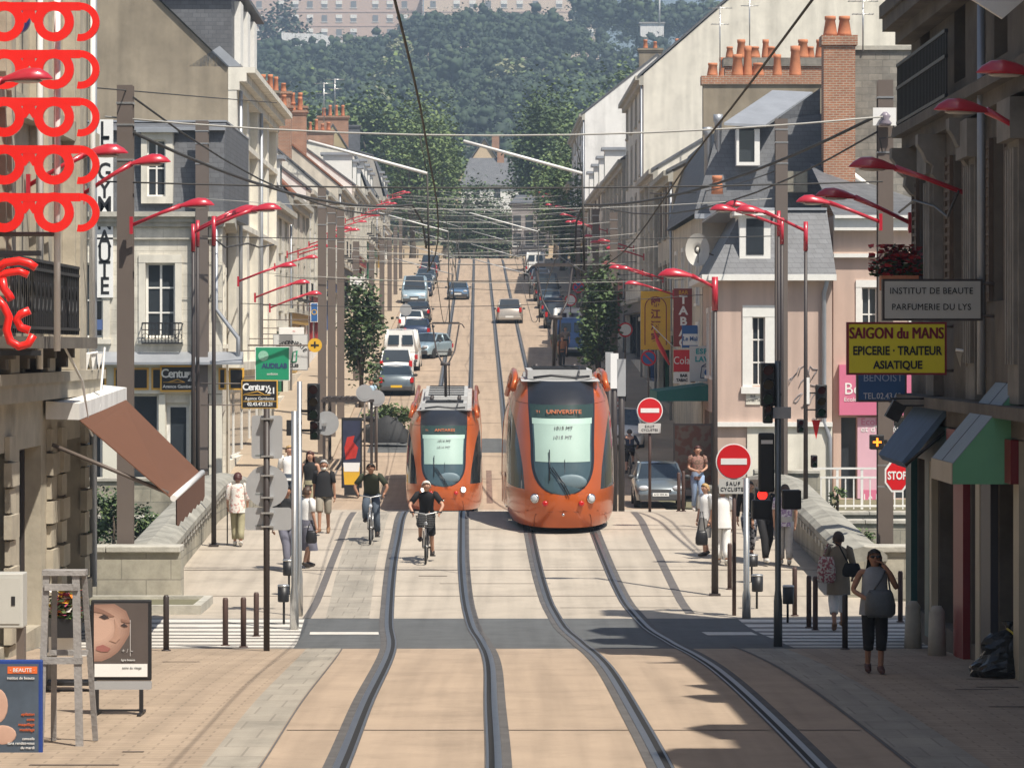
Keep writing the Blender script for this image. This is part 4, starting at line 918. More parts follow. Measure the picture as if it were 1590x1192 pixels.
    part(MB().path([f.P(U(43.1), 3.5, .16), f.P(U(43.1), ze - .6, .16)], .055, 6), "downpipe", zinc, t)
    cm = MB(); cm.path([f.P(U(45), 6.2, .2), f.P(U(46), 5.9, .22), f.P(U(47.5), 6.1, .2), f.P(U(50), 6.3, .2), f.P(U(51.9), 6.2, .2)], .018, 5); part(cm, "cable", black, t)
near_right()
def awn(label, xi, xo, d0, d1, zt, zl, zf, mt, ms, mf, name="shop_awning"):
    """a boxed canvas awning: sloping top, two cheeks and a front flap"""
    t = thing(name, label, "awning", (xi, d0, zf))
    A = [(xi, d, z) for d in (d0, d1) for z in (zt,)]; e = .015
    m = MB().add([(xi, d0, zt), (xo, d0, zl), (xo, d1, zl), (xi, d1, zt), (xi, d0, zt - e), (xo, d0, zl - e), (xo, d1, zl - e), (xi, d1, zt - e)], [(0, 1, 2, 3), (4, 5, 6, 7), (0, 1, 5, 4), (2, 3, 7, 6)]); part(m, "top", mt, t)
    for d in (d0, d1 - .012):
        part(MB().prism([(xi, zt - .02), (xo, zl - .02), (xo, zf), (xi, zf)], 'y', d, d + .012), "cheek", ms, t)
    part(MB().box((xo - .014, d0, zf), (xo - .002, d1, zl - .004)), "front_flap", mf, t)
    fr = MB()
    dd = (d0 + d1) / 2; fr.path([(xi, dd, zt + .003), (xo, dd, zl + .003)], .005, 4)
    part(fr, "rib_seam", black, t)
    return t
grn = mat("green_canvas", (.16, .42, .24), .85, .05, 2); grt = mat("bluegrey_canvas", (.26, .32, .37), .85, .08, 2); grf = mat("sand_canvas", (.45, .40, .32), .85, .06, 2); blu = mat("blue_canvas", (.10, .16, .25), .8, .15, 3)
awn("green sided shop awning with blue grey sloping top at the right edge", 6.18, 5.37, 40.8, 42.8, 3.66, 2.70, 2.44, grt, grn, grf)
t = thing("shop_awning", "narrow dark blue folded awning above the STOP sign", "awning", (6.15, 46.9, 2.5))
for k in range(3):
    a0, a1 = 46.9 + k * 1.2, 46.9 + (k + 1) * 1.2 - .03; xo = 5.46 + .03 * k
    part(MB().add([(6.16, a0, 3.36), (xo, a0, 2.5), (xo, a1, 2.5), (6.16, a1, 3.36), (6.16, a0, 3.24), (xo + .06, a0, 2.42), (xo + .06, a1, 2.42), (6.16, a1, 3.24)], [(0, 1, 2, 3), (4, 5, 6, 7), (0, 1, 5, 4), (1, 2, 6, 5), (2, 3, 7, 6)]), "canvas_panel", blu, t)
part(MB().tube((6.16, 46.85, 3.0), (5.5, 46.85, 2.46), .025, n=6), "support_arm", black, t); part(MB().tube((6.16, 50.5, 3.0), (5.56, 50.5, 2.46), .025, n=6), "support_arm", black, t)
def hang_sign(name, label, x0, x1, d, zt, zl, face, rim, lines, th=.12, wall=6.2, br=True):
    t = thing(name, label, "sign", ((x0 + x1) / 2, d, zl))
    part(MB().box((x0, d, zl), (x1, d + th, zt)), "panel", rim, t); pf = MB().box((x0 + .03, d - .008, zl + .03), (x1 - .03, d - .001, zt - .03))
    pp = part(pf, "face", face, t)
    for (s_, sz, x, z, m, kw) in lines: text(s_, sz, (x - t.location[0] + t.location[0], d - .012, z), m, pp, **kw)
    for o in pp.children: o.location = Vector(o.location)
    if br:
        for z in (zt - .06, zl + .06): part(MB().tube((x1, d + th / 2, z), (wall, d + th / 2, z), .02, n=6), "bracket", greyp, t)
    return t
inkb = mat("ink_black", (.015, .015, .015), .6, 0); maroon = mat("maroon_ink", (.24, .02, .03), .6, 0)
d = 43.0
hang_sign("shop_sign", "pale grey sign reading INSTITUT DE BEAUTE in black letters", X(1370, d), X(1526, d), d, Z(433, d), Z(498, d), mat("pale_sign", (.46, .46, .43), .5, .04, 2), darkp,
          [("INSTITUT DE BEAUTE", .115, X(1446, d), Z(452, d), inkb, dict(sx=.93, sp=1.05)), ("PARFUMERIE DU LYS", .115, X(1446, d), Z(477, d), inkb, dict(sx=.93, sp=1.05))])
d = 47.0
hang_sign("shop_sign", "yellow grocery sign reading SAIGON du MANS in red and black", X(1315, d), X(1470, d), d, Z(500, d), Z(582, d), mat("yellow_sign", (.78, .70, .03), .5, .03, 2), maroon,
          [("SAIGON du MANS", .225, X(1392, d) + o_, Z(518, d), maroon, dict(sx=.74, ext=.004 + abs(o_) * .05)) for o_ in (-.008, .0, .008)] + [ ("EPICERIE · TRAITEUR", .17, X(1393, d), Z(545, d), inkb, dict(sx=.80, bold=.005)), ("ASIATIQUE", .155, X(1394, d), Z(567, d), inkb, dict(sx=.9, bold=.005))])
d = 51.0
hang_sign("shop_sign", "small blue sign with a telephone number below the yellow one", X(1330, d), X(1408, d), d, Z(560, d), Z(624, d), mat("blue_sign", (.05, .13, .30), .5, .04, 2), greyp,
          [("BENOIST", .16, X(1371, d), Z(587, d), mat("pale_blue", (.45, .55, .7), .5, 0), dict(sx=.95)), ("TEL.02.43.63", .13, X(1370, d), Z(615, d), signw, dict(sx=.85))])
d = 40.4
hang_sign("shop_sign", "bright white lozenge sign cut by the top right corner", X(1495, d), X(1640, d), d, Z(-80, d), Z(-5, d), signw, signw, [], br=False)
t = thing("shop_sign", "white square sign hung cornerwise at the top right corner", "sign", (X(1557, 40), 40, Z(30, 40)))
part(MB().prism([(X(1557, 40), Z(29, 40)), (X(1660, 40), Z(-60, 40)), (X(1557, 40), Z(-140, 40)), (X(1440, 40), Z(-45, 40))], 'y', 40, 40.1), "panel", signw, t)
# spot lamps on brackets, pennants of the right shop
t = thing("spot_lamp", "black shop spot lamp on two thin rods under the blue sign", "lamp", (6.2, 47.6, 3.3))
for z in (3.38, 3.28): part(MB().tube((6.2, 47.6, z), (X(1382, 47.6), 47.6, z), .014, n=5), "rod", black, t)
part(MB().cbox((X(1390, 47.6), 47.6, 3.2), (.2, .2, .26), ry=.5), "lamp_head", black, t)
t = thing("pennant_rod", "white rod with pointed white pennants over the green awning", "pennants", (6.2, 44.6, 3.9))
part(MB().tube((6.2, 44.6, Z(548, 44.6)), (X(1484, 44.6), 44.6, Z(543, 44.6)), .02, n=6), "rod", ins, t)
for k in range(3):
    x = X(1484 + k * 10, 44.6); part(MB().prism([(x, Z(547, 44.6)), (x + .08, Z(547, 44.6)), (x + .06, Z(570, 44.6))], 'y', 44.58 + .03 * k, 44.59 + .03 * k), "pennant", grf, t)
# flower box with red geraniums
def flowers(name, label, c, w_, h_, dep, cols, n, seed, tub=None):
    rr = random.Random(seed); t = thing(name, label, "flowers", c)
    if tub: MB().box((-w_ * .32, -dep * .4, -.22), (w_ * .42, dep * .4, 0)).build("planter", tub, t)
    g = MB(); fl = MB()
    for i in range(n):
        x, y, z = max(-.5, min(.5, rr.gauss(0, .24))) * w_, rr.uniform(-.4, .4) * dep, min(1, abs(rr.gauss(0, .5))) * h_; s = rr.uniform(.03, .055)
        M = Matrix.Rotation(rr.uniform(0, 6), 3, 'Z') @ Matrix.Rotation(rr.uniform(-1, 1), 3, 'X')
        vs = [Vector((x, y, z)) + M @ Vector(v) * s for v in ((-1, -.6, 0), (1, -.6, 0), (1, .6, .2), (-1, .6, .2))]
        if rr.random() < .45 + z / h_ * .4: fl.add(vs, [(0, 1, 2, 3)], rr.randrange(len(cols)))
        else: g.add(vs, [(0, 1, 2, 3)], rr.randrange(3))
    g.build("foliage", leafm[:3], t); fl.build("blossoms", cols, t); return t
flowers("flower_box", "window box of red geraniums above the pale grey sign", (X(1392, 50.5), 50.5, Z(428, 50.5)), .75, .45, .4, [mat("geranium", (.45, .02, .02), .6, .3, 9), mat("geranium_dark", (.28, .015, .02), .6, .2, 9)], 900, 4, pot)
# black rubbish bag by the shop door
rr = random.Random(9); t = thing("rubbish_bag", "tied black plastic rubbish bag on the shaded pavement by the shop", "bag", (X(1562, 41.2), 41.0, gz(41)))
vs = []; fs = []; n = 22; mm = 12
for i in range(mm + 1):
    a = i / mm; z = .56 * a; r = .42 * (1 - a ** 2.2) ** .5 * (1 + .12 * sin(a * 9)) + .02 if a < 1 else .02
    for k in range(n):
        b = 2 * pi * k / n; q = 1 + .10 * sin(3 * b + a * 4) + .07 * rr.uniform(-1, 1)
        vs.append((r * q * cos(b), r * q * sin(b) * .8, z * (1 + .05 * rr.uniform(-1, 1))))
for i in range(mm):
    for k in range(n): fs.append((i * n + k, i * n + (k + 1) % n, (i + 1) * n + (k + 1) % n, (i + 1) * n + k))
MB().add(vs, fs).build("sack", mat("bin_liner", (.012, .013, .014), .22, .2, 4, bump=.5, bscale=14), t)
MB().path([(.05, -.32, .3), (.12, -.34, .42), (.02, -.2, .56), (-.03, -.1, .6)], .014, 5).build("tie", mat("yellow_tie", (.5, .4, .04), .5, 0), t)
MB().lathe((0, 0, .54), [(.05, 0), (.03, .06), (.09, .14)], 9).build("knot", mat("bin_liner", (0, 0, 0)), t)
# ------------------------------------------------------------------ trams
def paint(name, col, **k): return mat(name, col, k.pop('rough', .3), k.pop('var', .04), k.pop('scale', 1.2), k.pop('metal', 0), coat=k.pop('coat', .7), **k)
orange = paint("orange_tram_paint", (.52, .105, .018), rough=.3, metal=.25, coat=.6)
tglass = mat("tram_glass", (.018, .022, .024), .06, .3, .6, spec=.7); tscreen = mat("windscreen_glass", (.05, .085, .10), .08, .2, .8, spec=.6)
blind = mat("sun_blind", (.31, .43, .38), .6, .03, 2); tblack = mat("tram_black", (.018, .02, .026), .35, .1, 3)
led = mat("amber_led", (.25, .06, .01), .5, 0, emit=((1, .2, .03), .18)); hl_on = mat("headlight_lit", (.9, .9, .85), .2, 0, emit=((1, .93, .75), 3.5)); hl_off = mat("headlight_lens", (.55, .57, .6), .1, .1, 8, spec=.8)
tail = mat("red_lens", (.5, .012, .012), .15, 0, coat=.6); roofg = mat("roof_grey", (.42, .42, .41), .6, .15, 1.5); under = mat("underframe", (.02, .02, .02), .8, .1, 3)
def lerpT(T, x):
    if x <= T[0][0]: return T[0][1]
    for (a, b), (c, e) in zip(T, T[1:]):
        if x <= c: return b + (e - b) * (x - a) / (c - a)
    return T[-1][1]
def tram(label, off, D, L, lit, dest, number, lowpan):
    """body built along the bent track: lateral u, distance s behind the nose, height h over the rails"""
    base = (cx(D) + off, D, gz(D))
    def W(u, s, h): d = D + s; return (cx(d) + off + u - base[0], s, gz(d) + h - base[2])
    t = thing("tram", label, "tram", base, 0, "orange trams on the avenue")
    WT = [(.14, 1.10), (.3, 1.17), (.9, 1.20), (1.8, 1.19), (2.4, 1.15), (2.8, 1.08), (3.05, .98), (3.2, .86)]
    YT = [(.14, .22), (.4, .08), (.7, 0.0), (.95, .03), (1.3, .12), (1.8, .34), (2.4, .72), (2.8, 1.06), (3.05, 1.4), (3.2, 1.75)]
    zs = [.14, .22, .3, .42, .55, .68, .8, .86, .9, .95, 1.0, 1.06, 1.12, 1.2, 1.3, 1.42, 1.56, 1.72, 1.9, 2.05, 2.2, 2.34, 2.46, 2.56, 2.66, 2.74, 2.82, 2.9, 2.98, 3.06, 3.14, 3.2]
    def wsn(z):   # half width of the windscreen opening
        if z < .86: return 0.0
        if z < 1.9: return .69 * max(0, 1 - (max(0, 1.8 - z) / .94) ** 3) ** .4545
        return .69 + .04 * min(1, (z - 1.9) / .8)
    PT = [(.14, .82), (.9, .82), (1.4, .86), (1.9, .94), (2.3, 1.02), (2.55, 1.10), (2.8, 1.07), (3.2, .86)]
    LN = 2.3
    def S(u, z):
        w = lerpT(WT, z); q = min(1, abs(u) / w); y = lerpT(YT, z) + LN * (1 - (1 - q ** 2.6) ** (1 / 2.0))
        return (u, y, z)
    def band(mb, f0, f1, z0, z1, n, mi=0, push=0.0):
        rows = [z for z in zs if z0 - 1e-6 <= z <= z1 + 1e-6]
        vs = []; fs = []
        for z in rows:
            a, b = f0(z), f1(z)
            for i in range(n + 1):
                u, y, h = S(a + (b - a) * i / n, z); vs.append(W(u, y - push, h))
        for r in range(len(rows) - 1):
            for i in range(n): k = r * (n + 1) + i; fs.append((k, k + 1, k + n + 2, k + n + 1))
        mb.add(vs, fs, mi, True)
    wz = lambda z: lerpT(WT, z) * .9995; pz = lambda z: min(lerpT(PT, z), wz(z))
    body = MB()
    for sg in (-1, 1):
        band(body, lambda z: sg * wsn(z), lambda z: sg * pz(z), .14, 3.2, 8)
        band(body, lambda z: sg * pz(z), lambda z: sg * wz(z), .14, .95, 8)
        band(body, lambda z: sg * pz(z), lambda z: sg * wz(z), 2.56, 3.2, 6)
    # long sides, skirts and cantrails, following the rails
    ns = int((L - LN) / 1.2)
    def side(mb, z0, z1, s0, s1, mi=0, dx=0.0):
        rows = [z for z in zs if z0 - 1e-6 <= z <= z1 + 1e-6]; m = max(1, int((s1 - s0) / 1.2))
        for sg in (-1, 1):
            vs = []; fs = []
            for z in rows:
                for i in range(m + 1):
                    s = s0 + (s1 - s0) * i / m; st = lerpT(YT, z) + LN if i == 0 and s0 <= LN + 1.8 else s
                    vs.append(W(sg * (lerpT(WT, z) + dx), max(s, st) if i == 0 else s, z))
            for r in range(len(rows) - 1):
                for i in range(m): k = r * (m + 1) + i; fs.append((k, k + 1, k + m + 2, k + m + 1))
            mb.add(vs, fs, mi, True)
    side(body, .14, .95, LN, L); side(body, 2.56, 3.2, LN, L)
    # closed back
    rows = zs; vs = [W(sg * lerpT(WT, z), L, z) for z in rows for sg in (-1, 1)]
    body.add(vs, [(2 * i, 2 * i + 1, 2 * i + 3, 2 * i + 2) for i in range(len(rows) - 1)])
    bo = body.build("body", orange, t)
    # roof plate with raised shoulders
    rf = MB(); m = 26
    for i in range(m):
        s0 = 1.9 + (L - 1.9) * i / m; s1 = 1.9 + (L - 1.9) * (i + 1) / m
        rf.quad(W(-.87, s0, 3.19), W(.87, s0, 3.19), W(.87, s1, 3.19), W(-.87, s1, 3.19))
    rf.build("roof", roofg, t)
    # side glazing, one dark belt per side with doors
    gl = MB(); side(gl, .95, 2.56, LN, L, 0, -.012)
    for sg in (-1, 1): band(gl, lambda z: sg * pz(z), lambda z: sg * wz(z), .95, 2.56, 8)
    gl.build("side_window", tglass, t)
    for sg in (-1, 1):
        for s0 in (5.2, 11.5, 17.6, 23.8):
            if s0 + 1.4 > L: continue
            dm = MB()
            for a in (0, .68):
                u = sg * 1.203
                dm.add([W(u, s0 + a, .25), W(u, s0 + a + .64, .25), W(u, s0 + a + .64, .92), W(u, s0 + a, .92), W(sg * 1.21, s0 + a, .25), W(sg * 1.21, s0 + a + .64, .25), W(sg * 1.21, s0 + a + .64, .92), W(sg * 1.21, s0 + a, .92)], [(0, 1, 2, 3), (4, 5, 6, 7), (0, 1, 5, 4), (3, 2, 6, 7), (0, 3, 7, 4), (1, 2, 6, 5)])
            dm.build("door", orange, t)
    # windscreen: lower glass, sun blind, destination box, black brow
    ws = MB(); band(ws, lambda z: -wsn(z), lambda z: wsn(z), .86, 2.82, 20); wo = ws.build("windscreen", tscreen, t)
    fr = MB()
    for sg in (-1, 1): band(fr, lambda z: sg * (wsn(z) - .055 if z < 2.82 and wsn(z) > .06 else wsn(z) * .9), lambda z: sg * (wsn(z) + .002), .86, 2.82, 2, 0, .006)
    fr.build("windscreen_seal", tblack, wo)
    bl = MB(); zz = [z for z in zs if 1.56 <= z <= 2.36]
    band(bl, lambda z: -wsn(z) + .09, lambda z: wsn(z) - .09, 1.56, 2.34, 16, 0, .008); bl.build("sun_blind", blind, wo)
    bl2 = MB(); band(bl2, lambda z: -wsn(z) + .06, lambda z: wsn(z) - .06, 2.34, 2.46, 16, 0, .012); bl2.build("blind_roller", mat("blind_roller", (.36, .50, .44), .6, .03), wo)
    db = MB(); band(db, lambda z: -wsn(z) + .03, lambda z: wsn(z) - .03, 2.46, 2.74, 16, 0, .012); dob = db.build("destination_display", mat("display_glass", (.03, .055, .05), .15, .1, 2), t)
    bw = MB(); band(bw, lambda z: -wsn(z) - .0, lambda z: wsn(z) + .0, 2.74, 3.2, 16, 0, .008)
    for i in range(4): pass
    bw.build("brow", tblack, t)
    rx = R(90) - math.atan2(.36, .28) * 0
    tilt = R(90 - 42)
    def put(tx, sz, u, z, m, par, sx=1.0, push=.03, **k):
        u_, y, h = S(u, z); return text(tx, sz, W(u, y - push, h), m, par, rot=(R(48), 0, 0), sx=sx, **k)
    put(dest, .155, .04, 2.60, led, dob, .95, .05, bold=.002); put("T1", .1, -.52, 2.59, led, dob, .9, .06)
    put(number, .115, .0, 2.08, mat("grey_ink", (.2, .22, .22), .7, 0), wo, 1.0, .03); put(number, .115, .02, 2.27, mat("dark_ink", (.06, .06, .06), .7, 0), wo, 1.0, .035)
    # dashboard seen through the glass, wipers, lamps
    dsh = MB(); dsh.ell(W(.18, lerpT(YT, 1.2) + .01, 1.14), (.34, .05, .17), 14, 8); dsh.build("dashboard", mat("dash_grey", (.14, .20, .23), .5, .1, 3), wo)
    wp = MB()
    for du in (0, .05): wp.path([W(-.28 + du, S(-.28, 1.42)[1] - .05, 1.46), W(-.02 + du, S(0, 1.1)[1] - .05, 1.1), W(.1 + du, S(.1, .86)[1] - .04, .86)], .012, 5)
    wp.path([W(-.29, S(-.29, 1.8)[1] - .045, 1.82), W(-.29, S(-.29, 1.2)[1] - .045, 1.18)], .012, 5); wp.build("wiper", tblack, t)
    wl = MB(); wl.path([W(.04, S(0, 1.6)[1] - .02, 1.62), W(.04, S(0, .95)[1] - .02, .95)], .006, 4); wl.build("windscreen_joint", tblack, wo)
    for sg in (-1, 1):
        u_, y, h = S(sg * .60, .78); lm = MB(); Mx = Matrix.Rotation(R(-78), 3, 'X') if False else None
        lm.lathe((0, 0, 0), [(.105, 0), (.105, .03), (.085, .045)], 16, 1); lm.lathe((0, 0, .046), [(.078, 0), (.07, .012), (.03, .02)], 14, 0)
        o = lm.build("headlight", [hl_on if lit else hl_off, mat("chrome", (.6, .6, .6), .15, 0, metal=1)], t); o.location = W(u_, y - .02, h); o.rotation_euler = (R(90), 0, R(sg * 28))
        u_, y, h = S(sg * .39, .68); lm = MB(); lm.lathe((0, 0, 0), [(.065, 0), (.06, .03), (.03, .045)], 14)
        o = lm.build("tail_light", tail, t); o.location = W(u_, y - .02, h); o.rotation_euler = (R(90), 0, R(sg * 14))
    bd = MB(); bd.lathe((0, 0, 0), [(.035, 0), (.03, .03), (.01, .04)], 10); o = bd.build("emblem", mat("chrome", (.6, .6, .6)), t); o.location = W(0, -.03, .45); o.rotation_euler = (R(90), 0, 0)
    # seam lines of the nose apron
    sm = MB()
    for sg in (-1, 1): sm.path([W(u, S(u, z)[1] - .004, z) for u, z in ((sg * .62, .16), (sg * .62, .3), (sg * .6, .42), (sg * .3, .5), (0, .52))], .007, 4)
    for sg in (-1, 1): sm.path([W(u, S(u, z)[1] - .004, z) for u, z in ((sg * .75, .5), (sg * .95, .4), (sg * 1.1, .36))], .007, 4)
    for sg in (-1, 1): sm.path([W(sg * u, S(u, 2.74)[1] - .004, 2.74 + .0 * u) for u in (.72, .8, .9, 1.0)], .007, 4)
    sm.build("apron_seam", mat("seam_brown", (.22, .05, .01), .6, 0), bo)
    ub = MB(); m = 24
    for i in range(m):
        s0 = 1.7 + (L - 1.7) * i / m; s1 = 1.7 + (L - 1.7) * (i + 1) / m
        for sg in (-1, 1): ub.quad(W(sg * .95, s0, .02), W(sg * .95, s1, .02), W(sg * .95, s1, .3), W(sg * .95, s0, .3))
        ub.quad(W(-.95, s0, .06), W(.95, s0, .06), W(.95, s1, .06), W(-.95, s1, .06))
    ub.quad(W(-.7, .75, .03), W(.7, .75, .03), W(.7, .75, .3), W(-.7, .75, .3)); ub.build("underframe", under, t)
    # roof gear: fairings, boxes, cables
    def rbox(mb, u0, u1, s0, s1, h0, h1, mi=0):
        v = [W(u, s, h) for h in (h0, h1) for (u, s) in ((u0, s0), (u1, s0), (u1, s1), (u0, s1))]
        mb.add(v, [(0, 3, 2, 1), (4, 5, 6, 7), (0, 1, 5, 4), (1, 2, 6, 5), (2, 3, 7, 6), (3, 0, 4, 7)], mi)
    for s0, s1, hh in ((2.6, 5.6, .2), (9.2, 13.5, .2)):
        if s1 > L: continue
        b_ = MB(); rbox(b_, -.72, .72, s0, s1, 3.2, 3.2 + hh); 
        for k in range(6): s = s0 + (s1 - s0) * (k + .5) / 6; rbox(b_, -.6, .6, s - .05, s + .05, 3.2 + hh, 3.24 + hh, 1)
        b_.build("roof_box", [roofg, black], t)
    for sg in (-1, 1):
        for s0, s1 in ((2.3, 6.2), (7.2, L - .3)):
            q = [(0, -.18), (.04, .02), (.1, .13), (.5, .17), (.9, .17), (.96, .12), (1, -.1)]
            MB().path([W(sg * (1.0 + (.06 if i in (0, 6) else 0)), s0 + (s1 - s0) * a_, 3.16 + b_) for i, (a_, b_) in enumerate(q)], .07, 8).build("roof_fairing", orange, t)
    rr = MB()
    rr.path([W(-.6, 2.1, 3.26), W(-.2, 2.2, 3.3), W(.3, 2.15, 3.26), W(.65, 2.4, 3.27)], .03, 5); rr.path([W(.4, 2.3, 3.28), W(.45, 2.9, 3.46), W(.1, 4, 3.46)], .025, 5); rr.build("roof_cable", black, t)
    # pantograph in the middle of the car
    sp = 7.4; pt = thing("pantograph", None, None); pt.parent = t; del_ = None
    pm = MB(); rbox(pm, -.55, .55, sp - .7, sp + .7, 3.22, 3.3)
    for u in (-.45, .45):
        for s in (-.5, .5): pm.lathe(W(u, sp + s, 3.3), [(.05, 0), (.07, .05), (.05, .09), (.07, .14), (.05, .2)], 8, 0)
    zt = 5.9
    pm.path([W(0, sp + .5, 3.5), W(0, sp - .9, 4.6)], .055, 8, 0); pm.path([W(.12, sp + .4, 3.5), W(.12, sp - .8, 4.56)], .02, 5, 0)
    for sg in (-1, 1):
        pm.path([W(sg * .1, sp - .9, 4.6), W(sg * .3, sp - .5, 5.0), W(sg * .44, sp + .5, zt - .06)], .026, 6, 0)
        pm.path([W(sg * .42, sp + .42, zt), W(sg * .54, sp + .45, zt - .04), W(sg * .62, sp + .45, zt - .16)], .02, 5, 0)
    pm.path([W(-.28, sp - .52, 4.98), W(.28, sp - .52, 4.98)], .018, 5, 0); pm.path([W(-.16, sp - .9, 4.58), W(.16, sp - .9, 4.58)], .05, 6, 0)
    rbox(pm, -.45, .45, sp + .3, sp + .38, zt - .03, zt + .03); rbox(pm, -.45, .45, sp + .56, sp + .64, zt - .03, zt + .03)
    bpy.data.objects.remove(pt); pm.build("pantograph", mat("pantograph_steel", (.06, .05, .048), .5, .1, 4), t)
    return t
tram("orange tram coming towards us on the right track, its headlamps off", TR, 72.3, 15, False, "UNIVERSITE", "1015 MT", False)
tram("orange tram on the left track behind the crest of the bridge, headlamps lit", -TR, 103.0, 15, True, "ANTARES", "1014 MT", False)
# ------------------------------------------------------------------ masts, lamps, wires
def mast(label, px, d, ytop, w_, base=None, grp=None, x=None):
    x = X(px, d) if x is None else x; z0 = gz(d) if base is None else base; zt = Z(ytop, d)
    t = thing("catenary_mast", label, "mast", (x, d, z0), 0, grp)
    h = zt - z0; m = MB()
    # steel H section
    m.box((-w_ / 2, -w_ / 2, 0), (w_ / 2, -w_ / 2 + .03, h)); m.box((-w_ / 2, w_ / 2 - .03, 0), (w_ / 2, w_ / 2, h)); m.box((-.02, -w_ / 2 + .03, 0), (.02, w_ / 2 - .03, h))
    m.build("post", greyp, t); MB().box((-w_ * .8, -w_ * .8, 0), (w_ * .8, w_ * .8, .05)).build("base_plate", greyp, t)
    for k in (.35, .75, 1.4): MB().box((-w_ / 2 - .012, -w_ / 2 - .012, h - k), (w_ / 2 + .012, w_ / 2 + .012, h - k + .035)).build("collar", alu, t)
    return t
masts_l = [mast("tall brown catenary mast standing in front of the left parapet", 195, 62, 133, .29), mast("broad brown catenary mast by the estate agent's corner", 314, 107.8, 188, .40)]
for px, d, y, lb in ((500, 126, 292, "brown mast nearest to the shoe repair sign on the left pavement"), (515, 133, 318, "brown mast just left of the advertising column"), (529, 141, 325, "brown mast just behind the advertising column"),
                     (553, 163, 375, "brown mast crossing the clipped tree on the left")):
    masts_l.append(mast(lb, px, d, y, .30))
for px, d, y in ((577, 186, 380), (593, 208, 372), (605, 232, 365), (614, 258, 352), (622, 288, 340)):
    masts_l.append(mast("distant brown catenary mast beyond the clipped tree on the left pavement", px, d, y, .3, grp="far masts on the left pavement"))
masts_r = [mast("tall brown catenary mast behind the woman with sunglasses", 1374, 64, 125, .29, base=gz(64)), mast("broad brown catenary mast in front of the pink corner house", 1213, 104, 185, .38)]
for px, d, y, lb in ((953, 150, 330, "brown mast behind the right clipped tree, nearest of its row"), (925, 178, 325, "brown mast rising out of the right clipped tree")):
    masts_r.append(mast(lb, px, d, y, .34))
for px, d, y in ((908, 205, 330), (898, 232, 325), (889, 262, 320)):
    masts_r.append(mast("distant brown catenary mast beyond the trees on the right pavement", px, d, y, .3, grp="far masts on the right pavement"))
def lamp_head(par, sg, L, rise, k=1.0):
    """arm from the origin out along sg*x, with the drop shaped lamp at its end"""
    e = L - .62 * k
    MB().path([(0, 0, 0), (sg * e * .6, 0, rise * .58), (sg * e, 0, rise * .92)], [.035 * k, .035 * k, .05 * k], 8).build("arm", redp, par)
    h = MB(); prof = [(0, .05), (.08, .075), (.2, .115), (.34, .14), (.48, .125), (.58, .07), (.64, .012)]
    n = 12; vs = []
    for s_, r in prof:
        for q in range(n + 1):
            a = pi * q / n; vs.append((sg * (e - .02 + s_ * k), -cos(a) * r * k, rise * .92 + s_ / .64 * rise * .1 + sin(a) * r * 1.15 * k - .03 * k))
    fs = []
    for i in range(len(prof) - 1):
        for q in range(n): b = i * (n + 1) + q; fs.append((b, b + 1, b + n + 2, b + n + 1))
        fs.append((i * (n + 1), (i + 1) * (n + 1), (i + 1) * (n + 1) + n, i * (n + 1) + n))
    h.add(vs, fs, 0, True); ho = h.build("lamp_head", redp, par)
    MB().ell((sg * (e + .3 * k), 0, rise * .96 - .035 * k), (.2 * k, .09 * k, .03 * k), 10, 4).build("lens", mat("lamp_lens", (.55, .52, .48), .3, .05, 4), ho)
def wall_lamp(label, root, tip, d, grp=None):
    x0, z0 = root; x1, z1 = tip; t = thing("street_lamp", label, "street lamp", (x0, d, z0), 0, grp)
    MB().box((-.03, -.05, -.16), (.03, .05, .16)).build("bracket", redp, t)
    lamp_head(t, 1 if x1 > x0 else -1, abs(x1 - x0), z1 - z0); return t
wall_lamp("red wall lamp in front of the second pair of spectacles", (-6.9, Z(165, 42)), (X(82, 42), Z(120, 42)), 42)
wall_lamp("red wall lamp whose head shows between the spectacles and the house name letters", (-6.9, Z(288, 47.8)), (X(199, 47.8), Z(236, 47.8)), 47.8)
wall_lamp("red wall lamp reaching across the house name to the attic window", (-6.9, Z(302, 53.8)), (X(265, 53.8), Z(250, 53.8)), 53.8)
wall_lamp("red lamp fixed to the tall left mast before the parapet", (-7.0, Z(350, 61.6)), (X(333, 61.6), Z(317, 61.6)), 61.6)
wall_lamp("red wall lamp cut by the right edge, topmost on the sooty house", (6.2, Z(150, 37)), (X(1516, 37), Z(110, 37)), 37)
wall_lamp("red wall lamp pointing left just under the topmost right one", (6.2, Z(212, 40)), (X(1450, 40), Z(168, 40)), 40)
wall_lamp("dark red wall lamp in the shade level with the stone consoles", (6.2, Z(303, 45.3)), (X(1318, 45.3), Z(257, 45.3)), 45.3)
wall_lamp("dark red wall lamp in front of the rubble gable, lowest on the sooty house", (6.18, Z(346, 52)), (X(1265, 52), Z(303, 52)), 52)
wall_lamp("red lamp fixed to the tall right mast, half behind a darker lamp", (7.0, Z(345, 63.6)), (X(1236, 63.6), Z(312, 63.6)), 63.6)
def lamp_post(label, x, d, zt, L, sg, rise, grp=None, r=.045):
    t = thing("lamp_post", label, "street lamp", (x, d, gz(d)), 0, grp); h = zt - gz(d)
    p = MB(); p.path([(0, 0, 0), (0, 0, h * .5), (0, 0, h)], [r * 1.25, r, r * .8], 8); p.build("post", darkp, t)
    MB().box((-.1, -.1, 0), (.1, .1, .04)).build("base_plate", darkp, t)
    a = thing("x", None, None); a.location = (0, 0, h - .08); tmp = []
    n0 = set(bpy.data.objects); lamp_head(a, sg, L, rise)
    for o in list(a.children):
        o.parent = t; o.location = (0, 0, h - .08)
    bpy.data.objects.remove(a)
    MB().tube((0, 0, h - .5), (0, 0, h + .12), r * 1.1, n=8).build("cap", redp, t)
    return t
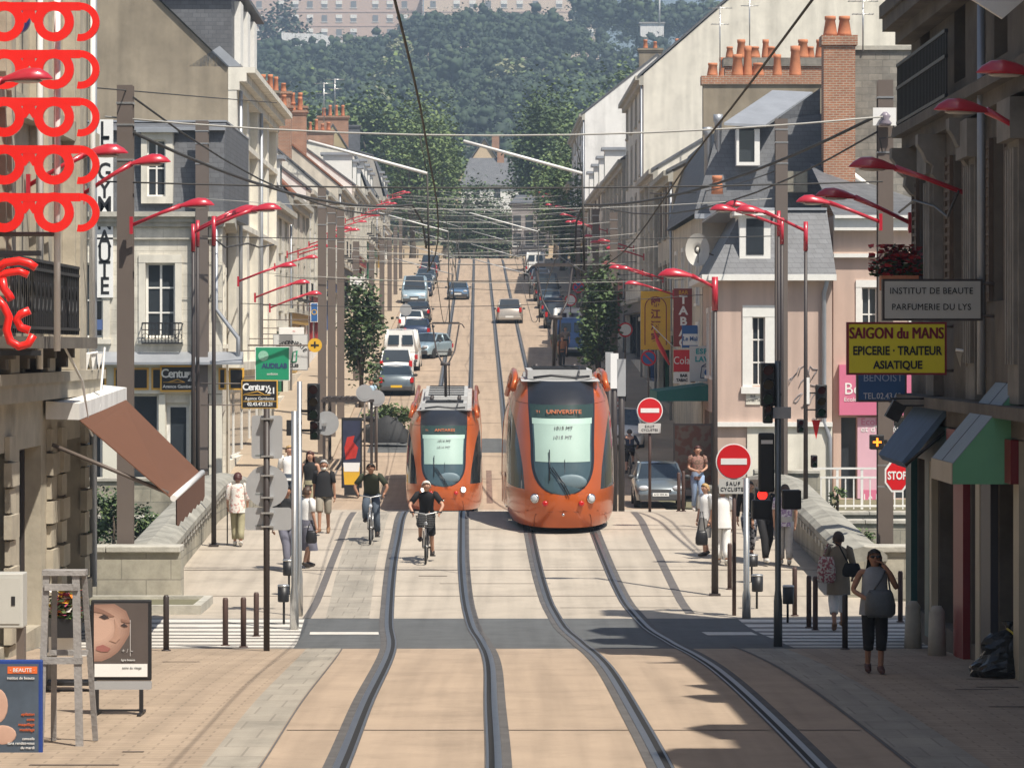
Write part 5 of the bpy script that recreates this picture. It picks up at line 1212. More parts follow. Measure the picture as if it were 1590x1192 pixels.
lamp_post("slim lamp post by the left parapet, its arm the lowest of three", X(332, 70), 70, Z(352, 70) + .1, 1.42, 1, .36)
lamp_post("slim lamp post by the left parapet with the middle of three red lamps", X(300, 75), 75, Z(356, 75), 1.58, 1, .5)
lamp_post("slim lamp post by the left parapet with the farthest of three red lamps", X(307, 79), 79, Z(350, 79), 1.45, 1, .45)
lamp_post("slim lamp post by the right parapet whose lamp overlaps two others", X(1251, 71), 71, Z(353, 71), 1.5, -1, .44)
lamp_post("slim lamp post on the right of the bridge with the leftmost of three lamps", X(1214, 78), 78, Z(346, 78), 1.68, -1, .4)
lamp_post("slim lamp post on the right of the bridge with the middle of three lamps", X(1209, 83), 83, Z(335, 83), 1.36, -1, .34)
lamp_post("slender brown lamp post standing by the no entry sign on the bridge pavement", X(1110, 61.5), 61.5, Z(440, 61.5), 1.05, -1, .24, r=.055)
for i, (px, d, y) in enumerate(((370, 106, 437), (396, 112.5, 462), (419, 119, 478))):
    wall_lamp(("red street lamp nearest beyond the estate agent's corner", "second red street lamp beyond the estate agent's corner", "third red street lamp beyond the estate agent's corner")[i], (X(px, d), Z(y, d)), (X(px, d) + 1.85, Z(y, d) + .5), d)
FL = thing("street_lamp", "small distant red street lamp on an arm over the left pavement", "street lamp", (0, 0, 0), 0, "distant lamps of the left pavement"); lamp_head(FL, 1, 1.8, .4)
MB().box((-.03, -.05, -.16), (.03, .05, .16)).build("bracket", redp, FL)
ds = (138, 147, 156, 166, 176, 187, 199, 212, 226, 241, 257, 274, 292, 311, 330)
for i, d in enumerate(ds):
    o = FL if i == 0 else copy_tree(FL, None)
    o.location = (fx(-1, d) + .45, d, gz(d) + 6.6 + .2 * sin(i * 2.1))
FR = thing("street_lamp", "small distant red street lamp on an arm over the right pavement", "street lamp", (0, 0, 0), 0, "distant lamps of the right pavement"); lamp_head(FR, -1, 1.8, .4)
MB().box((-.03, -.05, -.16), (.03, .05, .16)).build("bracket", redp, FR)
for i, d in enumerate((124, 131, 139, 147, 156, 166, 177, 188, 200, 213, 227, 242, 258, 275, 293, 312, 330)):
    o = FR if i == 0 else copy_tree(FR, None)
    o.location = (fx(1, d) - .45 - (.5 if i < 4 else 0), d, gz(d) + 6.2 + .25 * sin(i * 1.7))
# overhead line: two contact wires, two carriers, span wires between masts with their white arms
def sag(a, b, s, n=10):
    a = Vector(a); b = Vector(b)
    return [tuple(a.lerp(b, i / n) - Vector((0, 0, s * 4 * (i / n) * (1 - i / n)))) for i in range(n + 1)]
for k, u in enumerate((-TR, TR)):
    sd = ("left", "right")[k]
    pts = [(cx(d) + u + .0, d, gz(d) + 5.95 - (.0 if d > 60 else .0)) for d in list(range(22, 130, 3)) + list(range(130, 340, 10))]
    o = MB().path(pts, .011, 5).build("contact_wire", wirem); tag(o, "dark contact wire strung along the %s tram track" % sd, "wire")
    sup = [106, 128, 150, 172, 196, 222, 250, 280, 310, 338]; pts = []
    for a, b in zip(sup, sup[1:]):
        for i in range(6): q = i / 6; d = a + (b - a) * q; pts.append((cx(d) + u + .1, d, gz(d) + 7.35 - .9 * 4 * q * (1 - q) * (.8 if b < 70 else .8)))
    o = MB().path(pts, .014, 5).build("carrier_wire", wirem); tag(o, "sagging carrier cable above the %s tram track" % sd, "wire")
spans = [(62, 8.5, 7.1), (107, 9.6, 9.0), (126, 7.6, 6.4), (141, 7.6, 6.3), (163, 7.5, 6.2), (186, 7.3, 6.1), (208, 7.2, 6.1), (232, 7.1, 6.1), (258, 7.0, 6.0), (288, 7.0, 6.0), (318, 7, 6)]
for i, (d, h, hw) in enumerate(spans):
    a = ax(d); xl, xr = a - hw - .2, a + hw
    lab = ("pale span wire between the two tall masts at the near end of the bridge", "span wire between the two broad masts at the far end of the bridge")[i] if i < 2 else "span wire across the far street between catenary masts"
    t = thing("span_wire", lab, "wire", (a, d, gz(d) + h), 0, "span wires of the far street" if i > 1 else None)
    m = MB(); m.path([(x, y, z) for x, y, z in sag((xl - a, 0, .3), (xr - a, 0, .3), .35)], .018 if i < 1 else .013, 5); m.build("cable", mat("pale_cable", (.40, .39, .36), .7, .05), t)
    m = MB(); m.path(sag((xl - a, 0, -.9), (xr - a, 0, -.9), .12), .016, 5); m.build("steady_wire", wirem, t)
    for k, u in enumerate((-TR, TR)):
        if i > 4 and i % 2: continue
        am = MB(); am.path([(u - 2.1, 0, -.15), (u + .1, 0, -.75)], .03 if i < 1 else .019, 7); am.build("insulated_arm", ins if i < 2 else greyback, t)
        dr = MB(); dr.path([(u + .1, 0, -.75), (u + .14, 0, h * 0 - (h - 5.95) + .0)], .02, 5); dr.path([(u - .05, 0, -.0), (u + .1, 0, -.75)], .012, 4); dr.build("dropper", wirem, t)
# extra cross wires further up the street
for i in range(22):
    d = 116 + i * 9.7; a = ax(d); z = gz(d) + 6.3 + .5 * sin(i * 2.7)
    m = MB().path(sag((-8.6, 0, .5 * sin(i)), (7.4, 0, .3 * cos(i)), .25), .016, 4); o = m.build("cross_wire", mat("pale_cable", (.5, .5, .5)) if i % 2 else wirem, None, (a, d, z)); tag(o, "thin cross wire hung over the far street", "wire", "thin cross wires of the far street")
# heavy feeder cables running diagonally to the houses
def cable(label, pts, r=.03, m=wirem, name="feeder_cable"):
    o = MB().path(pts, r, 6).build(name, m); tag(o, label, "wire"); return o
cable("thick black feeder cable sagging from the left mast to the tram wires", sag((X(205, 62), 62, Z(205, 62)), (X(640, 107), 107, Z(318, 107)), .5) + [(X(656, 108), 108, Z(345, 108)), (X(662, 109), 109, Z(385, 109))], .035)
cable("second feeder cable beside the thick one from the left mast", sag((X(205, 62), 62, Z(150, 62)), (X(655, 112), 112, Z(325, 112)), .9), .022)
cable("thick black feeder cable from the right mast to the tram wires", sag((X(1362, 64), 64, Z(180, 64)), (X(905, 112), 112, Z(318, 112)), .5) + [(X(895, 113), 113, Z(345, 113)), (X(893, 113), 113, Z(385, 113))], .035)
cable("second feeder cable beside the thick one from the right mast", sag((X(1362, 64), 64, Z(205, 64)), (X(930, 116), 116, Z(320, 116)), .8), .022)
cable("long dark wire from the left house to the far end of the tall house", [(X(130, 57), 57, Z(135, 57)), (X(330, 75), 75, Z(152, 75)), (X(430, 105), 105, Z(160, 105))], .012)
cable("thin wire from the broad right mast to the slate dormer", sag((X(1213, 104), 104, Z(262, 104)), (X(1010, 140), 140, Z(300, 140)), .3), .02)
cable("looped black service cable on the left house corner", [(X(330, 107), 107, Z(368, 107)), (X(350, 107), 107, Z(384, 107)), (X(385, 112), 112, Z(378, 112)), (X(402, 118), 118, Z(384, 118)), (X(425, 124), 124, Z(380, 124))], .03)
cable("coil of service cable below the bracket of the right mast", [(X(1374, 63.7), 63.7, Z(175, 63.7)), (X(1388, 63.7), 63.7, Z(196, 63.7)), (X(1384, 63.7), 63.7, Z(213, 63.7)), (X(1366, 63.7), 63.7, Z(215, 63.7)), (X(1370, 63.7), 63.7, Z(236, 63.7))], .014)
t = thing("mast_bracket", "white equipment plate with a grey insulator on the tall right mast", "box", (X(1374, 63.6), 63.7, Z(181, 63.6)))
MB().box((-.22, -.05, -.17), (.22, -.02, .17)).build("plate", signw, t); MB().lathe((0, -.15, -.18), [(.1, 0), (.13, .05), (.07, .12), (.11, .18), (.04, .26)], 10).build("insulator", mat("grey_porcelain", (.25, .22, .26), .3, .1, 4), t)
t = thing("mast_bracket", "white square equipment plate high on a mast by the clipped left tree", "box", (X(553, 162.5), 162.5, Z(436, 162.5)))
MB().box((-.3, -.05, -.2), (.3, -.0, .2)).build("plate", signw, t); MB().lathe((0, -.15, -.3), [(.1, 0), (.14, .05), (.07, .12), (.04, .26)], 8).build("insulator", mat("grey_porcelain", (.2, .2, .2)), t)

# ------------------------------------------------------------------ parapets of the bridge
def parapet(sg, label):
    u = -6.2 if sg < 0 else 6.35
    pts = [(ax(d) + u + (.0), d) for d in drange(61.2, 104, 2.0)]
    t = thing("parapet", label, "parapet", (pts[0][0], pts[0][1], gz(61.2)))
    m = MB(); c = MB(); fz = MB(); H_ = .82
    for (xa, da), (xb, db) in zip(pts, pts[1:]):
        za, zb = gz(da), gz(db); o = sg * .62
        m.add([(xa, da, za - 1.5), (xb, db, zb - 1.5), (xb + o, db, zb - 1.5), (xa + o, da, za - 1.5), (xa, da, za + H_ - .16), (xb, db, zb + H_ - .16), (xb + o, db, zb + H_ - .16), (xa + o, da, za + H_ - .16)], [(0, 1, 5, 4), (2, 3, 7, 6), (4, 5, 6, 7), (0, 3, 7, 4), (1, 2, 6, 5)])
        e = -sg * .1; e2 = sg * .74; g_ = .012; n = 6
        # rounded coping stone
        prof = [(e, H_ - .158), (e, H_ - .05), (e + sg * .1, H_ + .04), (sg * .3, H_ + .11), (e2 - sg * .1, H_ + .04), (e2, H_ - .05), (e2, H_ - .158)]
        k = len(prof); vs = [(xa + q, da + g_, za + z) for q, z in prof] + [(xb + q, db - g_, zb + z) for q, z in prof]
        c.add(vs, [tuple(range(k)), tuple(range(2 * k - 1, k - 1, -1))] + [(i, (i + 1) % k, (i + 1) % k + k, i + k) for i in range(k)])
    part(m, "wall", wallst, t); part(c, "coping", mat("mossy_coping", (.31, .30, .26), .9, .3, 1.6, bump=.35, dirt=.12), t)
    # row of small carved dentils under the coping on the pavement side
    for d in drange(61.4, 100, .62):
        x = ax(d) + u; fz.box((x - sg * .085 - .02, d, gz(d) + H_ - .3), (x - sg * .0 + .02, d + .3, gz(d) + H_ - .17))
    part(fz, "dentil_course", mat("pale_dentil", (.42, .40, .35), .85, .1, 4), t)
    return t
parapet(-1, "grey stone parapet with rounded coping on the left of the bridge"); parapet(1, "grey stone parapet with rounded coping on the right of the bridge")
wallthing("quay_parapet", "low pale stone wall of the near quay left of the bridge", (X(60, 62), 61.3), (X(283, 61.3), 61.3), -6.2, Z(846, 61.3), .6, m=brickmat("old_quay_stone", (.46, .43, .35), (.40, .375, .30), (.3, .28, .23), .9, .38, .012, noise=.4))
wallthing("quay_parapet", "low pale stone wall of the near quay right of the bridge", (X(1338, 61.6), 61.6), (X(1480, 61.6), 61.6), -6.2, Z(846, 61.6), .6, m=MATS["old_quay_stone"])
wallthing("terrace_wall", "lower mossy terrace wall above the river on the left", (X(100, 96), 96), (X(330, 96), 96), -6.2, Z(800, 96), .6)
wallthing("terrace_wall", "lower mossy terrace wall above the river on the right", (X(1262, 97), 97), (X(1500, 97), 97), -6.2, Z(806, 97), .6)
mb = MB(); mb.box((X(100, 96), 96.3, -6.2), (X(365, 100), 105.1, -1.6)); tag(mb.build("terrain_terrace", earth), kind="structure")
# ------------------------------------------------------------------ cars and vans
tyre = mat("tyre_rubber", (.02, .02, .02), .85, .1, 6); rim = mat("wheel_rim", (.45, .45, .46), .3, .05, 6, metal=.8); carglass = mat("car_glass", (.025, .035, .045), .05, .2, .8, spec=.8)
bump_ = mat("bumper_grey", (.06, .06, .062), .6, .1, 4); plate_w = mat("plate_white", (.75, .75, .72), .4, 0); plate_y = mat("plate_yellow", (.72, .45, .03), .4, 0)
def carpaint(n, c): return mat("car_" + n, c, .28, .03, 1, metal=.35, coat=.8)
WHEEL = {}
def car(label, px, d, paint_, kind="hatch", front=True, rz=0.0, plate=None, group=None, x=None, name="parked_car", tx=None):
    L, w, prof, gh = {
        "hatch": (3.75, .82, [(0, .50), (.06, .66), (.22, .76), (1.0, .93), (2.4, .98), (3.55, 1.0), (3.7, .86), (3.75, .5)], (.95, 1.75, 3.05, 3.62, 1.43)),
        "sedan": (4.4, .86, [(0, .50), (.06, .64), (.25, .74), (1.2, .90), (2.8, .96), (4.2, .98), (4.35, .88), (4.4, .5)], (1.15, 1.95, 3.2, 4.0, 1.41)),
        "mpv": (4.1, .86, [(0, .52), (.06, .70), (.25, .84), (.9, 1.0), (2.4, 1.05), (3.95, 1.06), (4.06, .9), (4.1, .5)], (.75, 1.7, 3.7, 4.04, 1.62)),
        "van": (4.9, .96, [(0, .55), (.06, .8), (.2, .95), (.9, 1.15), (2.4, 1.2), (4.8, 1.2), (4.88, 1.0), (4.9, .5)], (.7, 1.55, 4.7, 4.86, 2.15)),
    }[kind]
    xx = X(px, d) if x is None else x
    t = thing(name, label, "van" if kind == "van" else "car", (xx, d, gz(d)), (0 if front else pi) + rz, group)
    if not front:  # keep the near end at distance d
        pass
    # lower body: rings along the length, rounded in plan
    b = MB(); st = [0, .03, .12, .3, .6, .95, 1.3, 1.8, 2.4, 3.0, L - .9, L - .5, L - .2, L - .06, L]; st = sorted(set(q for q in st if q <= L))
    rings = []
    for y in st:
        e = min(y, L - y); ww = w * (.80 + .20 * min(1, e / .45) ** .5); zt = lerpT(prof, y); zb = .22 if .3 < y < L - .3 else .26
        rings.append([(-ww * .96, y, zb), (-ww, y, .42), (-ww, y, zt - .16), (-ww * .955, y, zt - .04), (-ww * .85, y, zt), (0, y, zt + .025), (ww * .85, y, zt), (ww * .955, y, zt - .04), (ww, y, zt - .16), (ww, y, .42), (ww * .96, y, zb)])
    k = len(rings[0]); vs = [p for r in rings for p in r]; fs = []
    for i in range(len(rings) - 1):
        for j in range(k - 1): fs.append((i * k + j, (i + 1) * k + j, (i + 1) * k + j + 1, i * k + j + 1))
    fs.append(tuple(range(k))); fs.append(tuple((len(rings) - 1) * k + j for j in range(k - 1, -1, -1)))
    b.add(vs, fs, 0, True)
    # wheel arches as dark recess rings are part of the wheel; roof and pillars
    y1, y2, y3, y4, zr = gh; zb = lerpT(prof, y1) - .02; zc = lerpT(prof, y4) - .02; wb, wr = w * .90, w * .72
    A = [(-wb, y1, zb), (wb, y1, zb), (-wr, y2, zr - .05), (wr, y2, zr - .05), (-wr, y3, zr - .05), (wr, y3, zr - .05), (-wb * .97, y4, zc), (wb * .97, y4, zc)]
    n_ = 5; rv = []
    for y, zz, ww in ((y2, zr - .05, wr), (y2 + .2, zr - .01, wr * 1.01), ((y2 + y3) / 2, zr, wr * 1.02), (y3 - .15, zr - .01, wr * 1.01), (y3, zr - .05, wr)):
        rv += [(-ww, y, zz - .05), (-ww * .9, y, zz), (0, y, zz + .03), (ww * .9, y, zz), (ww, y, zz - .05)]
    b.add(rv, [(i * 5 + j, i * 5 + j + 1, (i + 1) * 5 + j + 1, (i + 1) * 5 + j) for i in range(4) for j in range(4)], 0, True)
    pr = .045 if kind != "van" else .09
    for i, j in ((0, 2), (1, 3), (4, 6), (5, 7)): b.path([A[i], A[j]], pr, 6)
    for sg in (-1, 1):
        ym = (y2 + y3) / 2; b.path([(sg * wb, ym, lerpT(prof, ym) - .04), (sg * wr, ym, zr - .06)], pr, 6)
        b.path([(sg * wr, y2, zr - .07), (sg * wr, y3, zr - .07)], pr * .9, 6)
        if kind == "van":
            b.add([(sg * (wb + .004), ym, zb - .05), (sg * (wb + .004), y4, zc - .05), (sg * (wr + .012), y3, zr - .06), (sg * (wr + .012), ym, zr - .06)], [(0, 1, 2, 3)])
    if kind == "van" : b.add([(-wb * .97, y4 + .012, zc - .05), (wb * .97, y4 + .012, zc - .05), (wr, y3 + .012, zr - .06), (-wr, y3 + .012, zr - .06)], [(0, 1, 2, 3)])
    bo = b.build("body", paint_, t)
    MB().quad(A[0], A[1], A[3], A[2]).build("windscreen", carglass, t)
    if kind != "van": MB().quad(A[6], A[7], A[5], A[4]).build("rear_window", carglass, t)
    else:
        for sg in (-1, 1): MB().add([(sg * .08, y4 + .018, 1.35), (sg * .66, y4 + .018, 1.35), (sg * .6, y4 - .03, 1.85), (sg * .08, y4 - .03, 1.85)], [(0, 1, 2, 3)]).build("rear_window", carglass, t)
    for sg in (-1, 1): MB().quad(*[(sg * wb * .995, y1 + .06, zb), (sg * wb * .985, y4 - .05, zc), (sg * wr, y3, zr - .08), (sg * wr, y2, zr - .08)]).build("side_window", carglass, t)
    # bumpers, lights, plates, mirrors, wheels
    for y0, y1_ in ((-.03, .12), (L - .12, L + .03)): MB().box((-w * .84, y0, .27), (w * .84, y1_, .47)).build("bumper", bump_ if kind != "mpv" else paint_, t, bevel=.03)
    MB().box((-.34, -.012, .52), (.34, .03, .62)).build("grille", bump_, t)
    for sg in (-1, 1):
        MB().ell((sg * w * .66, .05, .66), (.17, .07, .085), 12, 6).build("headlight", hl_off, t)
        MB().box((sg * w * .83 - .08, L - .09, .62 if kind != "mpv" else .75), (sg * w * .83 + .08, L + .008, .86 if kind != "mpv" else 1.05)).build("tail_light", tail, t, bevel=.02)
        MB().ell((sg * (w + .09), y1 + .35, zb + .08), (.1, .05, .07), 10, 6).build("mirror", bump_, t)
        for yw in (.72, L - .72):
            m = MB(); m.lathe((0, 0, -.1), [(.18, 0), (.29, .0), (.305, .03), (.305, .17), (.29, .2), (.18, .2)], 18)
            wo = m.build("wheel", tyre, t, (sg * (w - .09), yw, .305)); wo.rotation_euler = (0, R(90), 0)
            MB().lathe((0, 0, -.09 if sg < 0 else -.09), [(.02, 0), (.17, .005), (.18, .03), (.18, .15), (.17, .175), (.02, .18)], 12).build("rim", rim, wo)
    for y, mm_ in ((-.04, plate_w), (L + .034, plate or plate_w)):
        po = MB().box((-.26, y - .004, .40), (.26, y + .004, .51)).build("number_plate", mm_, t)
        if tx and front and y < 0: text(tx, .085, (0, y - .006, .452), black, po)
    if not front:   # mirror the car so that its tail faces the camera at distance d
        for o in t.children: pass
        t.location.y = d + L
    return t
silver = carpaint("silver", (.17, .20, .215)); beige = carpaint("champagne", (.42, .38, .33)); dgrey = carpaint("slate_grey", (.12, .15, .17)); white_c = mat("car_white", (.76, .76, .74), .3, .03, 1, coat=.7)
blue_c = carpaint("blue", (.05, .12, .30)); navy = carpaint("navy", (.03, .05, .10)); lblue = carpaint("pale_blue", (.36, .48, .55)); red_c = carpaint("red", (.35, .02, .02)); blk = carpaint("black", (.02, .022, .025))
car("grey hatchback facing us at the kerb beside the woman in jeans", 1026, 107, silver, "hatch", True, tx="6121 RM 44")
car("champagne coloured people carrier driving away up the right track", 791, 217, beige, "mpv", False, name="moving_car")
car("blue car driving towards us on the left track far up the street", 711, 251, carpaint("mid_blue", (.10, .19, .32)), "hatch", True, name="moving_car")
car("slate grey saloon with a yellow plate parked rear on by the left tree", 608, 154, dgrey, "sedan", False, plate=plate_y, rz=.05)
car("small white van parked just in front of the grey saloon on the left", 611, 163, white_c, "mpv", False, rz=.03)
car("tall white van parked on the left, the biggest in its row", 622, 171, white_c, "van", False)
car("pale blue small car with its nose beside the tall white van", 645, 181, lblue, "hatch", True, rz=-.35)
car("navy hatchback parked beyond the tall white van", 647, 196, navy, "hatch", False)
car("white hatchback with a red tail parked beyond the navy one", 638, 206, white_c, "hatch", False)
car("black car parked under the no parking disc on the left", 648, 218, blk, "sedan", False)
car("pale blue van parked far up on the left", 643, 243, lblue, "van", True)
for i, (d, p, k) in enumerate(((256, navy, "hatch"), (267, silver, "hatch"), (279, dgrey, "sedan"), (292, red_c, "hatch"), (305, blk, "mpv"))):
    car("small distant car parked in the left row near the top of the street", 0, d, p, k, True, x=ax(d) - 4.7, group="distant cars parked on the left")
car("blue van parked rear on by the right tree", 889, 183, blue_c, "van", False)
car("white van parked beyond the blue one on the right", 882, 194, white_c, "van", False)
car("black people carrier parked by the round no parking sign on the right", 866, 211, blk, "mpv", False)
car("dark hatchback parked beyond the black people carrier", 858, 224, navy, "hatch", False)
for i, (d, p, k) in enumerate(((237, dgrey, "sedan"), (248, blk, "van"), (260, silver, "hatch"), (271, white_c, "mpv"), (283, navy, "hatch"), (296, white_c, "van"), (309, red_c, "hatch"))):
    car("small distant vehicle parked in the right row near the top of the street", 0, d, p, k, False, x=ax(d) + 4.75, group="distant vehicles parked on the right")
car("white estate car half hidden behind the no entry sign beyond the bridge", 966, 128, white_c, "mpv", True)
car("dark red car standing behind the three white posts on the right", 938, 142, red_c, "hatch", True)
# motorcycles under black covers, by the hedge
def motorbike(label, px, d, rz, cover):
    t = thing("motorbike", label, "motorbike", (X(px, d), d, gz(d) + .1), rz)
    for y in (-.62, .62):
        m = MB(); m.lathe((0, 0, -.06), [(.2, 0), (.29, .0), (.31, .06), (.29, .12), (.2, .12)], 16); o = m.build("wheel", tyre, t, (0, y, .31)); o.rotation_euler = (0, R(90), 0)
    m = MB(); m.path([(0, -.62, .31), (0, -.45, .75), (0, -.38, 1.0)], .035, 6); m.path([(-.33, -.3, 1.02), (0, -.4, 1.0), (.33, -.3, 1.02)], .02, 6); m.path([(0, .62, .31), (0, .1, .4), (0, -.42, .7)], .05, 6); m.build("frame", bump_, t)
    MB().ell((0, -.1, .78), (.16, .32, .14), 12, 6).build("tank", black, t); MB().ell((0, .4, .76), (.13, .34, .07), 12, 6).build("seat", black, t); MB().ell((0, -.05, .42), (.2, .25, .18), 10, 6).build("engine", bump_, t)
    if cover:
        c = MB(); rr = random.Random(2); rings = [(.05, .5, .42), (.25, .46, .44), (.5, .4, .34), (.8, .3, .24), (1.0, .12, .16), (1.1, .02, .02)]
        n = 16; vs = [(rx * cos(2 * pi * q / n) * (1 + .1 * rr.uniform(-1, 1)), 2.0 * ry * sin(2 * pi * q / n), z) for z, ry, rx in rings for q in range(n)]
        c.add(vs, [(i * n + q, i * n + (q + 1) % n, (i + 1) * n + (q + 1) % n, (i + 1) * n + q) for i in range(5) for q in range(n)], 0, True); c.build("cover", mat("cover_fabric", (.02, .021, .023), .7, .2, 4, bump=.4), t)
    return t
motorbike("black motorcycle parked beside the hedge left of the tram", 572, 132, 1.2, False); motorbike("motorcycle under a black cover by the hedge left of the tram", 601, 130, 1.4, True)
# ------------------------------------------------------------------ people
skinm = mat("skin", (.50, .28, .19), .6, .06, 6); skind = mat("skin_tanned", (.36, .185, .115), .6, .06, 6)
def cloth(n, c, v=.12, s=6): return mat("cloth_" + n, c, .9, v, s, bump=.15, bscale=30)
def printed(n, c1, c2, sc=14, lo=.45, hi=.55):
    m = bpy.data.materials.new(n); m.use_nodes = True; t = m.node_tree; b = t.nodes["Principled BSDF"]; b.inputs["Roughness"].default_value = .9
    tc = t.nodes.new("ShaderNodeTexCoord"); v = t.nodes.new("ShaderNodeTexNoise"); v.inputs["Scale"].default_value = sc; v.inputs["Detail"].default_value = 1
    r = t.nodes.new("ShaderNodeValToRGB"); r.color_ramp.elements[0].position = lo; r.color_ramp.elements[1].position = hi; r.color_ramp.elements[0].color = (*c1, 1); r.color_ramp.elements[1].color = (*c2, 1)
    t.links.new(tc.outputs["Object"], v.inputs["Vector"]); t.links.new(v.outputs["Fac"], r.inputs["Fac"]); t.links.new(r.outputs["Color"], b.inputs["Base Color"]); return m
def skin_mesh(nodes, edges, rad):
    """one continuous surface grown round a jointed skeleton"""
    me = bpy.data.meshes.new("sk"); me.from_pydata(nodes, edges, []); o = bpy.data.objects.new("sk", me); COL.objects.link(o)
    m = o.modifiers.new("s", 'SKIN'); m.use_smooth_shade = True; m.branch_smoothing = .3
    for i, v in enumerate(me.skin_vertices[0].data):
        r = rad[i]; v.radius = r if isinstance(r, tuple) else (r, r); v.use_root = (i == 0)
    s = o.modifiers.new("d", 'SUBSURF'); s.levels = 1
    dg = bpy.context.evaluated_depsgraph_get(); ev = o.evaluated_get(dg); r = bpy.data.meshes.new_from_object(ev)
    vs = [tuple(v.co) for v in r.vertices]; fs = [tuple(p.vertices) for p in r.polygons]
    bpy.data.objects.remove(o); bpy.data.meshes.remove(me); bpy.data.meshes.remove(r)
    return vs, fs
STAND = dict(hipL=(-.09, 0, .9), kneeL=(-.095, -.02, .49), ankL=(-.095, .0, .08), toeL=(-.10, -.15, .035), hipR=(.09, 0, .9), kneeR=(.095, -.02, .49), ankR=(.095, 0, .08), toeR=(.10, -.15, .035),
             shL=(-.18, 0, 1.40), elL=(-.23, .02, 1.12), wrL=(-.22, -.06, .88), haL=(-.215, -.09, .79), shR=(.18, 0, 1.40), elR=(.23, .02, 1.12), wrR=(.22, -.06, .88), haR=(.215, -.09, .79),
             pel=(0, 0, .94), spi=(0, 0, 1.12), che=(0, -.01, 1.31), nec=(0, .005, 1.46), hea=(0, -.02, 1.58))
WALK = dict(STAND, kneeL=(-.09, -.2, .53), ankL=(-.09, -.26, .12), toeL=(-.09, -.41, .10), kneeR=(.09, -.01, .5), ankR=(.09, .22, .14), toeR=(.09, .12, .03), elL=(-.23, .1, 1.13), wrL=(-.23, .12, .89), haL=(-.23, .1, .8), elR=(.23, -.06, 1.14), wrR=(.22, -.2, .94), haR=(.21, -.26, .87))
WALK2 = dict(STAND, kneeR=(.08, -.13, .52), ankR=(.07, -.1, .10), toeR=(.08, -.25, .05), kneeL=(-.08, .0, .5), ankL=(-.08, .13, .12), toeL=(-.08, .02, .035))
